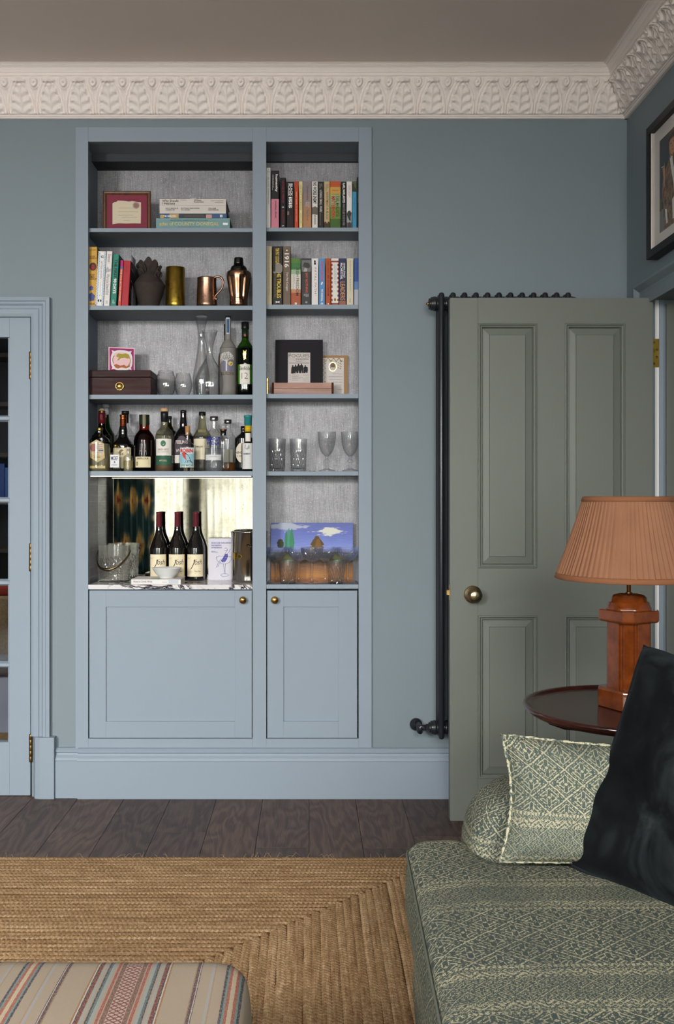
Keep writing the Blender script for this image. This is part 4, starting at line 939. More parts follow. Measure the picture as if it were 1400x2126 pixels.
for py in (772.6, 779, 782.5, 786, 791): B1.flat('rule', [(-12, py), (12, py), (12, py + .5), (-12, py + .5)], (164, 158, 146), 17.9, parent=lab)
B1.flat('stag', [(-1.5, 750), (-2.8, 742), (-4, 735), (-2.2, 738), (-3, 729), (-.6, 735), (.2, 730), (1, 735.5), (3.2, 728.5), (2.6, 737), (4.6, 734), (2.4, 742), (3, 748), (.8, 747)], GOLD, 17.7, mat=M_BRASS)
B1.flat('seal', [(-1.6, 694.5), (1.6, 694.5), (1.6, 700), (-1.6, 700)], (150, 60, 44), 7.4)
# ------------------------------------------------------------------ bottle shelf
zs = ZL[3]; GB = 'bottles on the crowded drinks shelf'
def btl(name, lab, cx, y): return Bottle(name, lab, 'bottle', cx, y, zs, GB)
# back row
B1 = btl('wine_bottle', 'green bottle with a wooden stopper and dark red capsule', 211.5, .15)
B1.lathe('glass', [(7.4, 879, 1), (7.8, 886), (10, 893), (17.5, 903), (20.4, 912), (20.6, 'B', 1)], M_DOLIVE, 40); B1.lathe('capsule', [(7.5, 854, 1), (7.8, 879.6, 1), (7.2, 880, 1)], cmat((110, 22, 34), .4), 32, hard=True)
B1.lathe('gold_band', [(7.7, 853, 1), (7.8, 857.6, 1), (7.5, 857.8, 1)], CAPG, 32, hard=True); B1.lathe('stopper', [(0, 847.6), (4, 848.4), (5.8, 851.5), (6, 853.4, 1)], cmat((196, 172, 150), .6), 24)
B1.text('JAMESON', 7.8, -2.2, 2.2, 860, 876, (176, 120, 120), 0)
B1 = btl('gin_bottle', 'bright green bottle with a white screw cap behind the others', 220, .215)
B1.lathe('glass', [(6.2, 860, 1), (6.6, 872), (9, 886), (15.5, 899), (17.2, 908), (17.2, 'B', 1)], M_GREENG, 36); B1.lathe('cap', [(0, 839.4, 1), (6.7, 839.8, 1), (6.7, 846, 1)], cmat((218, 216, 212), .4), 32, hard=True)
B1.lathe('neck_wrap', [(6.6, 846.8, 1), (6.5, 861, 1)], cmat((196, 196, 200), .35), 32, hard=True)
B1 = btl('spirit_bottle', 'clear bottle with a black cap behind the copper-capped bottle', 260.5, .19)
B1.lathe('glass', [(6.5, 878, 1), (8, 886), (14.5, 895), (19.6, 905), (20, 912), (20, 'B', 1)], M_CLEAR, 36); B1.lathe('cap', [(0, 853, 1), (7.9, 853.4, 1), (8, 860, 1), (6.6, 860.5, 1), (6.6, 878.4, 1)], BLK, 32, hard=True)
B1 = btl('spirit_bottle', 'dark bottle half hidden behind the green-spotted label bottle', 352.6, .21)
B1.lathe('glass', [(3.8, 870, 1), (4.4, 882), (9, 893), (14, 904), (14.5, 'B', 1)], M_DOLIVE, 32); B1.lathe('cap', [(0, 863.6, 1), (4.4, 864, 1), (4.4, 871, 1)], BLK, 24, hard=True)
B1 = btl('spirit_bottle', 'clear bottle with a silver screw cap and a little amber spirit', 473.4, .18)
B1.lathe('glass', [(6.4, 879, 1), (6.6, 890), (9, 898), (16, 908), (17.6, 918), (17.6, 'B', 1)], M_CLEAR, 36); B1.lathe('cap', [(0, 871, 1), (8, 871.4, 1), (8, 879, 1), (6.6, 880, 1)], SILV, 32, hard=True)
B1.lathe('spirit', [(0, 961, 1), (16.4, 961, 1), (16.4, 'B', 1)], M_AMBER, 32, hard=True)
B1.patch('label', 17.7, 934, 960, 12, cmat((176, 172, 156), .6))
# main row
B1 = btl('whiskey_bottle', 'dark bottle with a copper-orange capsule and tan label', 256, .12)
B1.lathe('glass', [(7.4, 885.5, 1), (8.6, 893), (8.6, 903), (12, 911), (20, 921), (22.3, 930), (22.3, 'B', 1)], M_WINEG, 40)
B1.lathe('capsule', [(0, 860.4, 1), (7.2, 861, 1), (7.2, 865.5, 1), (6.4, 866.5, 1), (6.4, 870, 1), (6.9, 871, 1), (6.9, 886.4, 1), (7.4, 887, 1)], m_metal('orange_foil', (196, 104, 58), .3), 32, hard=True)
lab = B1.patch('label', 22.4, 930.5, 973, 21.5, LABC); B1.flat('bird_mark', [(-6, 940), (-2, 935), (2, 934), (5, 936), (1, 939), (-1, 943), (-4, 943)], (120, 96, 70), 22.6, parent=lab)
B1.text('RE', 22.6, -3, 5, 941.5, 945.5, (96, 70, 40), .02, parent=lab)
B1.flat('band', [(-20, 961), (20, 961), (20, 964), (-20, 964)], (190, 140, 80), 22.6, parent=lab)
B1 = btl('whisky_bottle', 'dark ruby whisky bottle with a green cap and small cream label', 299.8, .085)
B1.lathe('glass', [(10.2, 881, 1), (10.4, 891), (12, 895), (18, 903), (21.3, 913), (21.8, 922), (21.8, 'B', 1)], M_RED, 40); B1.lathe('spirit', [(0, 892.5, 1), (10, 893, 1), (16.6, 904), (20.4, 914), (20.8, 'B', 1)], m_glass('ruby_spirit', (140, 34, 24), (40, 6, 5), .2), 40)
B1.lathe('cap', [(0, 860.6, 1), (10.6, 861.2, 1), (10.8, 881.6, 1), (10.2, 882, 1)], cmat((34, 42, 30), .45), 36, hard=True)
B1.patch('seal_strip', 10.9, 861.5, 886, 3.2, cmat((116, 108, 84), .5), cxpx=1.5)
lab = B1.patch('label', 21.9, 949, 971, 17.2, LABC); B1.text('ABERLOUR', 22.1, -12.8, 12.8, 950.8, 954.4, (74, 60, 40), .02, parent=lab)
for k, py in enumerate((956.4, 959, 961.5, 964)): B1.flat('rule', [(-13, py), (13, py), (13, py + .7), (-13, py + .7)], (150, 138, 104), 22.1, parent=lab)
B1.flat('number_box', [(-14.5, 959.5), (-10.5, 959.5), (-10.5, 967), (-14.5, 967)], (122, 110, 76), 22.2, parent=lab); B1.text('16', 22.3, -13.8, -11.2, 961, 965.5, (200, 188, 150), .01, parent=lab)
for px in (-7.2, 3.5): B1.text('A', 21.9, px, px + 5, 922, 945, (150, 134, 130), -.02)
B1 = btl('whiskey_bottle', 'clear-necked whiskey bottle with a round green spot on its label', 341.7, .085)
B1.lathe('glass', [(7.0, 875, 1), (7.1, 884), (9.5, 889), (15.5, 895), (18.5, 903), (18.8, 910), (18.8, 'B', 1)], M_OLIVEG, 40); B1.lathe('spirit', [(0, 964, 1), (17.6, 964, 1), (17.6, 'B', 1)], M_AMBER, 36, hard=True)
B1.lathe('cork', [(0, 847.6, 1), (8.3, 848.2, 1), (8.5, 854.4, 1), (7.6, 854.8, 1)], cmat((196, 158, 118), .7), 32, hard=True); B1.lathe('capsule', [(7.6, 854.6, 1), (7.9, 860, 1), (7.4, 875.6, 1), (7, 876, 1)], BLK, 32, hard=True)
lab = B1.patch('label', 18.9, 911.8, 946.4, 18.4, LABW); B1.flat('green_spot', oval(0, 921.6, 5.6, 6.3), (52, 106, 76), 19.1, parent=lab)
B1.text('GREEN SPOT', 19.1, -12.4, 12.4, 932, 936, (88, 90, 86), 0, parent=lab); B1.text('Single Pot Still Irish Whiskey', 19.1, -12, 12, 938, 940.4, (110, 108, 104), 0, 0.2, parent=lab); B1.flat('rule', [(-8, 942.4), (8, 942.4), (8, 943), (-8, 943)], (130, 126, 120), 19.1, parent=lab)
lab = B1.patch('lower_label', 18.9, 947, 965.6, 18.4, cmat((44, 86, 66), .55), lab='green lower label')
B1.text('MITCHELL', 19.1, -8, 8, 955, 958.4, (196, 190, 150), .01, parent=lab)
for py in (950, 962): B1.flat('rule', [(-14, py), (14, py), (14, py + .8), (-14, py + .8)], (128, 156, 132), 19.1, parent=lab)
B1 = btl('whiskey_bottle', 'black whiskey bottle with a mauve pointed label behind the robin bottle', 380.9, .12)
B1.lathe('glass', [(0, 851.6, 1), (6.4, 852, 1), (6.6, 857, 1), (6.2, 857.4, 1), (6.4, 868), (7.6, 880), (8.2, 888), (14, 896), (19.6, 905), (20.4, 913), (20.4, 'B', 1)], M_BLACKG, 40)
lab = B1.patch('label', 20.5, 906, 944, 20, cmat((84, 72, 82), .6), [(-1, 0), (1, 0), (1, .62), (.15, 1), (-.15, 1), (-1, .62)]); B1.text('TEELING', 20.7, -15.5, 12, 915.5, 922.5, (216, 204, 196), .02, .1, parent=lab); B1.text('WHISKEY', 20.7, -14, 13, 933, 939.5, (216, 204, 196), .02, .1, parent=lab)
B1.patch('lower_label', 20.5, 945.4, 962, 19, LABW)
B1 = btl('whisky_bottle', 'olive glass whisky bottle with a cream label and ribbed black cap', 420.2, .12)
B1.lathe('glass', [(6.7, 862.5, 1), (7, 872), (8.6, 884), (9.6, 890), (14, 897), (18.8, 906), (19.6, 914), (19.6, 'B', 1)], M_OLIVEG, 40); B1.lathe('spirit', [(0, 906, 1), (16.6, 906, 1), (18.5, 914), (18.5, 'B', 1)], m_glass('dark_spirit', (150, 92, 56), (66, 30, 16), .2), 36)
B1.lathe('cap', [(0, 854.6, 1), (7.2, 855.2, 1), (7.2, 862, 1), (6.8, 863, 1)], BLK, 32, hard=True); B1.patch('neck_label', 10.3, 892.5, 898, 9, LABC); B1.text('SUNTORY', 10.6, -5, 5, 894.2, 896.4, (90, 80, 60), 0)
lab = B1.patch('label', 19.7, 911.8, 954.6, 19, cmat((216, 206, 180), .65)); B1.text('YAMAZAKI', 19.9, -14, 3.4, 926.6, 930, (60, 54, 46), .01, parent=lab)
for py in (932.6, 936.5, 939.5, 942.5, 951): B1.flat('rule', [(-13, py), (3, py), (3, py + .8), (-13, py + .8)], (150, 140, 118), 19.9, parent=lab)
B1 = btl('decanter_bottle', 'clear bottle with a flat glass stopper on a cork collar', 463.8, .12)
B1.lathe('glass', [(6.4, 899, 1), (6.6, 906), (11, 911), (14, 918), (14.2, 'B', 1)], M_CLEAR, 32); B1.lathe('stopper', [(0, 881.8, 1), (10.2, 882.2, 1), (10.4, 890.4, 1), (8, 891.6, 1), (7, 892, 1)], M_CLEAR, 32, hard=True)
B1.lathe('collar', [(7.6, 891.6, 1), (7.2, 894.8, 1), (5.8, 895.4, 1)], m_metal('copper_collar', (176, 118, 84), .35), 32, hard=True); B1.lathe('neck_wrap', [(5.8, 895.2, 1), (5.8, 904, 1)], BLK, 24, hard=True)
B1 = btl('gin_bottle', 'squat black apothecary bottle with a cream lozenge label', 505.8, .13)
B1.lathe('glass', [(0, 884.4, 1), (6, 884.8, 1), (6, 893, 1), (5.4, 894, 1), (6, 899), (13, 905), (17.6, 910), (18.4, 916), (18.4, 'B', 1)], M_BLACKG, 40)
lab = B1.patch('label', 18.5, 918.5, 962.5, 18, cmat((218, 208, 190), .6), [(-1, .5), (-.86, .74), (-.45, .93), (0, 1), (.45, .93), (.86, .74), (1, .5), (.86, .26), (.45, .07), (0, 0), (-.45, .07), (-.86, .26)]); B1.text("HENDRICK'S", 18.7, -17.6, 17.6, 938, 942.4, (52, 46, 44), .015, parent=lab); B1.text('18 86', 18.7, -12, 12, 945.6, 949.6, (120, 108, 100), 0, parent=lab)
# front row
B1 = btl('tequila_bottle', 'squat clear tequila bottle with a gold cap and hexagonal gold label', 207.2, .062)
B1.lathe('glass', [(5.6, 892, 1), (5.8, 900), (9, 904), (17, 910), (21, 917), (22, 924), (22, 'B', 1)], M_CLEAR, 48, sq(2.8)); B1.lathe('spirit', [(0, 921, 1), (20.4, 922, 1), (20.6, 'B', 1)], M_PALE, 40, sq(2.8), hard=True)
B1.lathe('cap', [(0, 887.4, 1), (6.7, 888, 1), (6.7, 893.2, 1), (6, 894, 1)], CAPG, 32, hard=True)
MT = cmat((176, 154, 96), .4)
def tq(name, poly, mat, k):
    m_ = MB(); yy = B1.y - 21.2 * B1.k - .0006 - k * .0003; kk = (4 + yy) / FPX
    m_.add([(B1.cx + a * kk, yy, Z(b, yy)) for a, b in poly], [tuple(range(len(poly)))]); m_.build(name, mat, B1.r)
tq('label', [(-17, 921), (-2, 912.5), (13.5, 921), (15, 951), (0, 960), (-15, 950)], MT, 0); tq('label_field', [(-15, 922), (-2, 914.5), (11.8, 922), (13, 943), (-14.4, 943)], cmat((190, 176, 150), .5), 1)
tq('red_seal', oval(-8, 929.5, 7.4, 8.4), cmat((150, 96, 84), .6), 2); tq('blue_rule', [(2, 933.5), (12, 933.5), (12, 937), (2, 937)], cmat((92, 88, 110), .6), 2); tq('gold_band', [(-16, 967), (16, 967), (16, 972.4), (-16, 972.4)], MT, 0)

for k_, py in enumerate((918.5, 922.5, 926.5, 930, 940)): tq('rule', [(1 - (k_ > 3) * 11, py), (11, py), (11, py + 1.1), (1 - (k_ > 3) * 11, py + 1.1)], cmat((128, 104, 84), .6), 2)
tq('rule', [(-7, 948), (7, 948), (6, 950), (-6, 950)], cmat((120, 104, 66), .6), 2)
B1 = btl('miniature_bottle', 'small square clear miniature with a white hand-lettered label', 240.2, .045)
B1.lathe('glass', [(2.9, 928, 1), (3, 936), (4, 939), (9.4, 940.6, 1), (10.2, 942, 1), (10.2, 'B', 1)], M_CLEAR, 32, sq(6), hard=True); B1.lathe('cap', [(0, 922.8, 1), (4.3, 923.2, 1), (4.3, 928.4, 1)], CAPG, 24, hard=True)
yy = B1.y - 10.3 * B1.k - .0008; lx = B1.cx
lab = MB().box(lx - 9.1 * B1.k, lx + 9.3 * B1.k, yy, yy + .0004, Z(970.4, yy), Z(944, yy)).build('label', cmat((220, 220, 222), .6), B1.r)
wall_text('lettering', 'MOEF', cmat((58, 62, 92)), lab, lx - 7.2 * B1.k, Z(955.6, yy), 14 * B1.k, 8.4 * B1.k, yy - .0003, .02); wall_text('lettering', '&', cmat((58, 62, 92)), lab, lx - 1.8 * B1.k, Z(961.5, yy), 4 * B1.k, 4.4 * B1.k, yy - .0003, .02)
wall_text('lettering', 'Chapter', cmat((58, 62, 92)), lab, lx - 6.8 * B1.k, Z(967.6, yy), 13 * B1.k, 4.6 * B1.k, yy - .0003, .0, .2)
B1 = btl('miniature_bottle', 'small round clear miniature with a pale cap and no label', 266.6, .045)
B1.lathe('glass', [(2.8, 932, 1), (2.9, 942), (5.5, 945), (9.4, 949), (10, 954), (10, 'B', 1)], M_CLEAR, 32); B1.lathe('cap', [(0, 928.4, 1), (4, 928.8, 1), (4, 932.6, 1)], cmat((206, 198, 184), .5), 24, hard=True); B1.lathe('spirit', [(0, 956, 1), (9.1, 956, 1), (9.1, 'B', 1)], M_PALE, 28, hard=True)
B1 = btl('match_bottle', 'corked clear bottle with a pale blue robin label', 389.7, .05)
B1.lathe('glass', [(6.3, 892.5, 1), (6.4, 894.5, 1), (5.6, 895.5, 1), (5.8, 914), (8, 919), (15, 924.5), (17.7, 930), (17.8, 'B', 1)], M_CLEAR, 36); B1.lathe('cork', [(0, 884.4, 1), (5.4, 884.8, 1), (4.6, 903, 1), (0, 903, 1)], CORK, 24, hard=True)
mt_ = MB(); rr_ = random.Random(2)
for k in range(22):
    a = rr_.random() * 6.28; q = rr_.random() * 13 * B1.k; mt_.tube([(B1.cx + q * math.cos(a), B1.y + q * math.sin(a), zs + .002), (B1.cx + q * math.cos(a + .2), B1.y + q * math.sin(a + .2), Z(934 + rr_.random() * 3, B1.y))], .0011, 4)
mt_.build('matches', cmat((186, 160, 120), .8), B1.r, kind='stuff')
lab = B1.patch('label', 17.9, 929.8, 971, 16.6, cmat((142, 184, 198), .55)); 
B1.patch('label_top', 18.0, 930.6, 942.5, 15.6, cmat((196, 208, 204), .55), parent=lab); B1.text('ROBIN', 18.1, -14.2, 13.6, 932, 940.4, (196, 34, 44), .04, parent=lab); B1.patch('label_foot', 18.0, 962.8, 970.2, 15.6, cmat((186, 204, 196), .55), parent=lab); B1.text('LUXURY MATCHES', 18.1, -15, 15, 964.2, 968.8, (32, 40, 42), .01, parent=lab)
B1.flat('bird_body', [(-9, 943), (-7.5, 939.5), (-4, 938.6), (-1, 941), (3, 945), (7, 951), (9, 957), (14.5, 962.5), (12.6, 963), (7, 958), (2, 957.6), (-3, 953), (-7.6, 948)], (92, 76, 58), 18.2, parent=lab)
B1.flat('bird_breast', [(-9.2, 943), (-7.6, 939.4), (-4.4, 939), (-3, 943), (-1.6, 947), (-1.4, 952), (1, 956.6), (-3.2, 953.4), (-7.8, 948.4)], (190, 58, 52), 18.35, parent=lab)
B1.flat('bird_beak', [(-11.6, 942), (-9, 941.2), (-8.8, 942.6)], (40, 36, 34), 18.35, parent=lab); B1.flat('bird_leg', [(-1.5, 957), (-.6, 957), (-3, 962.8), (-3.8, 962.8)], (40, 36, 34), 18.3, parent=lab); B1.flat('bird_leg', [(2, 957.4), (2.9, 957.4), (1.6, 962.8), (.8, 962.8)], (40, 36, 34), 18.3, parent=lab)
B1 = btl('vodka_bottle', 'clear vodka bottle with blue block lettering and a silver cap', 444.5, .06)
B1.lathe('glass', [(6.7, 873, 1), (6.8, 888), (8, 892), (14.5, 899), (18.8, 907), (19.6, 915), (19.6, 'B', 1)], M_CLEAR, 40); B1.lathe('cap', [(0, 864.2, 1), (8.4, 864.8, 1), (8.4, 873, 1), (7.6, 873.8, 1)], SILV, 36, hard=True); B1.lathe('spirit', [(0, 930, 1), (18.6, 930, 1), (18.6, 'B', 1)], m_glass('water_clear', (232, 235, 237), (186, 192, 196), .2, milky=.12), 32, hard=True)
BL = (34, 42, 128)
B1.text('ABSOLUT', 19.6, -17.2, 16.6, 908.4, 916, BL, .04); B1.text('VODKA', 19.6, -14.4, 13.6, 917.4, 924.8, BL, .04)
sc = MB(); 
for k in range(4):
    pts = []
    for i in range(26): 
        q = -13 + 26 * i / 25; r_ = 19.6 * B1.k + .0007; a = q * B1.k / r_; pts.append((B1.cx + r_ * math.sin(a), B1.y - r_ * math.cos(a), Z(928 + k * 4 - 1.4 * math.sin(i * 1.9 + k), B1.y)))
    sc.tube(pts, .0005, 4)
sc.build('script_print', cmat((60, 60, 84)), B1.r)
lab = B1.patch('label', 19.7, 944.6, 956, 18.5, cmat((206, 206, 206), .5)); B1.text('IMPORTED', 19.9, -8, 8, 947.6, 950, (130, 130, 134), 0, parent=lab); B1.flat('rule', [(-14, 952.4), (14, 952.4), (14, 953.2), (-14, 953.2)], (150, 150, 152), 19.9, parent=lab)
B1 = btl('gin_bottle', 'bottle with a turquoise capsule, yellow neck band and white label', 515.2, .048)
B1.lathe('glass', [(6.4, 917, 1), (6.8, 918.5), (11.5, 921), (13.4, 925), (13.4, 'B', 1)], M_SMOKE, 36); B1.lathe('capsule', [(0, 861.8, 1), (8.6, 862.4, 1), (8.8, 866, 1), (7.9, 867, 1), (7.7, 883.4, 1), (6.8, 884, 1)], cmat((46, 122, 122), .4), 32, hard=True, label='turquoise capsule'); B1.lathe('neck_band', [(7.0, 883.4, 1), (7.0, 896.4, 1)], cmat((206, 170, 32), .5), 32, hard=True, label='yellow neck band')
B1.lathe('neck', [(6.4, 896.4, 1), (6.4, 917.4, 1)], M_SMOKE, 28, hard=True); B1.patch('neck_label', 6.6, 899.5, 916.8, 6.4, LABW)
lab = B1.patch('label', 13.5, 920.5, 974, 13, cmat((204, 204, 202), .55)); B1.text('BOMBAY', 13.7, -9, 6, 941, 944.6, (60, 62, 60), .02, parent=lab)
B1.flat('crest', [(-5, 924), (3, 924), (4.5, 931), (-1, 934.5), (-6.5, 931)], (150, 150, 148), 13.7, parent=lab)
for py in (947, 950.5, 956, 963, 968): B1.flat('rule', [(-8, py), (6, py), (6, py + .7), (-8, py + .7)], (150, 148, 144), 13.7, parent=lab)

# ------------------------------------------------------------------ marble counter
zs = ZL[4]
y = .150; B1 = Bottle('ice_bucket', 'cut crystal ice bucket with a hinged brass handle', 'ice bucket', 238, y, zs)
def cutg(r, a, z, i):
    t = (z - zs) / .15
    if .10 < t < .70:
        q = abs(math.sin(a * 9 + t * 16)) * abs(math.sin(a * 9 - t * 16)); return r - .0032 * (1 - q) ** 2
    if t <= .10: return r - .0015 * abs(math.sin(a * 18))
    return r
outer = [(33.4, 1132.5, 1)] + [(33.4 - 2.0 * k / 22, 1132.5 + (1203 - 1132.5) * k / 22, 1) for k in range(1, 22)] + [(31.0, 'B', 1)]
glassbody(B1, 'bucket', outer, 2.2, 108, cutg, base=6, smooth=False)
ca = R(32); rr = 33.4 * B1.k + .002; cpt = Vector((B1.cx, y, Z(1143, y)))
ax = Vector((math.cos(ca), -math.sin(ca) * -1, 0)); ax = Vector((math.cos(R(12)), -math.sin(R(12)), 0)); fwd = Vector((-ax.y, ax.x, 0)) * -1; fwd = Vector((ax.y, -ax.x, 0))
pts = []
for k in range(25):
    t = math.pi * k / 24; pts.append(cpt + ax * (-(rr + .003) * math.cos(t)) + fwd * ((rr + .012) * math.sin(t)) + Vector((0, 0, -.075 * math.sin(t))))
hb_ = MB()
vs = []
for p in pts:
    for dz, dy in ((-.0055, 0), (.0055, 0)):
        vs.append(tuple(p + Vector((0, 0, dz)) - fwd * .0)); 
hb_.add(vs, [(2 * i, 2 * i + 2, 2 * i + 3, 2 * i + 1) for i in range(len(pts) - 1)], 0, True); o = hb_.build('handle', m_metal('dull_brass', (112, 100, 74), .35, .2), B1.r, label='flat dull brass swing handle'); sm = o.modifiers.new('thick', 'SOLIDIFY'); sm.thickness = .0022
for s_ in (-1, 1):
    p = cpt + ax * (s_ * (rr - .001)); MB().lathe([(.004, -.002), (.006, 0), (.006, .004), (0, .0055)], n=16, M=Matrix.Translation(p) @ Matrix.Rotation(R(90) * s_, 4, 'Y')).build('pivot', M_ABRASS, B1.r)
def josh(cx, lab):
    B = Bottle('wine_bottle', lab, 'wine bottle', cx, .204, zs, 'three matching red wine bottles on the marble')
    B.lathe('glass', [(6.3, 1092, 1), (6.8, 1100), (9, 1110), (14.5, 1123), (18.4, 1135), (19.4, 1144), (19.5, 1196), (19.2, 1201), (18, 'B', 1)], M_WINEG, 44)
    B.lathe('capsule', [(0, 1062.4, 1), (6.2, 1062.8, 1), (6.4, 1066, 1), (5.9, 1067.5, 1), (6.4, 1093.4, 1), (6.2, 1094, 1)], cmat((88, 30, 40), .38), 36, hard=True)
    l = B.patch('label', 19.6, 1150, 1195.8, 19.2, cmat((228, 216, 184), .6))
    B.text('Josh', 19.8, -6, 15.5, 1160, 1174.5, (44, 36, 34), -.004, .35, parent=l)
    B.flat('j_swash', [(-3, 1162.2), (4.2, 1160.2), (4.2, 1160.9), (1.2, 1162), (-6, 1178), (-10.6, 1182), (-11, 1181.4), (-7.2, 1177), (-.2, 1162.2), (-3, 1163)], (44, 36, 34), 19.8, parent=l)
    B.flat('fine_print', [(-17.4, 1156.4), (-8.5, 1156.4), (-8.5, 1157), (-17.4, 1157)], (150, 138, 118), 19.8, parent=l); B.flat('fine_print', [(-17.4, 1158.6), (-10.5, 1158.6), (-10.5, 1159.2), (-17.4, 1159.2)], (150, 138, 118), 19.8, parent=l)
    B.text('Pinot Noir', 19.8, -1, 13, 1182.6, 1186.4, (110, 86, 70), 0, .3, parent=l); B.flat('fine_print', [(-1, 1179), (13, 1179), (13, 1179.6), (-1, 1179.6)], (150, 138, 118), 19.8, parent=l); B.flat('fine_print', [(0, 1189), (12, 1189), (12, 1189.6), (0, 1189.6)], (150, 138, 118), 19.8, parent=l)
    B.flat('label_edge', [(17.4, 1150.2), (18.8, 1150.2), (18.8, 1195.6), (17.4, 1195.6)], (196, 172, 108), 19.8, parent=l)
    return B
josh(330.4, 'dark red wine bottle nearest the ice bucket, cream script label'); josh(368.7, 'dark red wine bottle in the middle of the three, behind the white bowl'); josh(407.1, 'dark red wine bottle nearest the illustrated white card')
y = .012
bx0, bx1 = X(272.5, y), X(375.5, y)
bk = thing('book', 'thin white wine guide lying under the small bowl', 'book', (bx0, y, zs))
c = MB(); c.box(bx0, bx1, y, y + .15, zs, zs + .0016); c.box(bx0, bx1, y, y + .15, zs + .0182, zs + .0198); c.box(bx0, bx1, y, y + .0025, zs + .0016, zs + .0182); c.build('cover', cmat((216, 213, 210), .45), bk, .0005)
MB().box(bx0 + .001, bx1 - .002, y + .0025, y + .148, zs + .0016, zs + .0182).build('pages', cmat((206, 198, 184), .8), bk)
wall_text('spine_title', 'How to Drink Wine', cmat((70, 70, 74)), bk, X(277.5, y), zs + .0065, X(316, y) - X(277.5, y), .0085, y - .0004, .0); wall_text('spine_author', 'Parsons', cmat((150, 150, 150)), bk, X(337, y), zs + .006, X(347, y) - X(337, y), .005, y - .0004, 0)
MB().box(X(350, y), X(371, y), y - .0003, y, zs + .002, zs + .018).build('spine_block', cmat((186, 190, 196)), bk)
m_ = MB(); m_.add([(X(311, .05), .030, zs + .0201), (X(330, .05), .022, zs + .0201), (X(338, .05), .030, zs + .0201), (X(330, .05), .06, zs + .0201), (X(316, .05), .055, zs + .0201)], [(0, 1, 2, 3, 4)]); m_.build('cover_leaf', cmat((92, 148, 112)), bk)
B1 = Bottle('bowl', 'small flared white porcelain bowl standing on the thin book', 'bowl', 346.4, .085, zs + .0200)
pr = [(0, .0), (.030, .0), (.031, .0035), (.036, .008), (.050, .022), (.061, .0405), (.0632, .0425), (.0618, .0430), (.048, .024), (.032, .0095), (0, .007)]
g = G('white_porcelain'); g.set(color=lin((226, 225, 224)), rough=.15, spec=.5, coat=.4); M_PORC = g.mat
MB().lathe([(r_, zs + .02 + z_) for r_, z_ in pr], (B1.cx, .085), 48, cap=False).build('bowl_body', M_PORC, B1.r)
# white printed card leaning on the mirror
y = .215; cx0, cx1, cz1 = X(432.6, y), X(489, y), Z(1117.5, y)
cdk = thing('printed_card', 'white boxed print with a purple drawing of a woman in a coupe glass', 'card', (cx0, y, zs))
MB().box(cx0, cx1, y, y + .018, zs, cz1).build('box', cmat((206, 203, 212), .5), cdk, .001)
PUR = cmat((78, 74, 150), .6)
def cxz(px, py): return (X(px, y), y - .0006, Z(py, y))
for k, (t_, a, b) in enumerate((('SHE HAD A LOVELY PLAYFUL DISPOSITION', 439, 482, ), ('WHICH DELIGHTED IN', 439, 460), ('ANYTHING RIDICULOUS', 439, 461))): wall_text('lettering', t_, PUR, cdk, X(a, y), Z(1128.8 + k * 4.8, y), X(b, y) - X(a, y), .0062, y - .0006, .03)
wall_text('lettering', 'JANE AUSTEN\nPRIDE AND PREJUDICE', PUR, cdk, X(439, y), Z(1147.6, y), X(453, y) - X(439, y), .0075, y - .0006, .01)
ln_ = MB()
for pts in ([(449, 1157), (451, 1164), (458, 1169), (466, 1171), (475, 1168.5), (480, 1163), (481, 1156)], [(449, 1157), (456, 1154.5), (468, 1154), (480, 1156)], [(463.5, 1170.5), (465, 1178), (465.6, 1186), (465.2, 1191)], [(468.6, 1170.5), (467.6, 1178), (467.4, 1186), (468, 1191)], [(458, 1194), (462, 1191.5), (472, 1191.5), (476, 1194), (470, 1197), (462, 1196.6), (458, 1194)],
            [(459, 1160), (454, 1168), (450, 1176), (449, 1178.5)], [(461, 1163), (456, 1170), (452, 1177)], [(467, 1150), (470, 1146), (473, 1141)], [(470, 1152), (475, 1147), (478.5, 1139)], [(466, 1140), (469, 1137), (472, 1139), (472, 1142), (469, 1143.5), (466.5, 1142.5)]):
    ln_.tube([cxz(*p) for p in pts], .0006, 4)
ln_.build('line_drawing', PUR, cdk); m_ = MB(); m_.add([cxz(*p) for p in ((467, 1150.5), (472.5, 1149.5), (473.5, 1155), (471.5, 1161), (467, 1167), (461.5, 1167.5), (459, 1163), (463, 1158.5))], [tuple(range(8))]); m_.build('dress', PUR, cdk)
dt = MB()
for a, b in ((466, 1153), (470, 1153.5), (468, 1157.5), (463, 1162), (467, 1162.5), (470.5, 1158), (465, 1165.5)): dt.lathe([(.0011, 0), (0, .0002)], n=8, M=Matrix.Translation(Vector(cxz(a, b)) + Vector((0, -.0003, 0))) @ Matrix.Rotation(R(90), 4, 'X'), cap=False)
dt.build('dress_dots', cmat((210, 206, 216)), cdk)
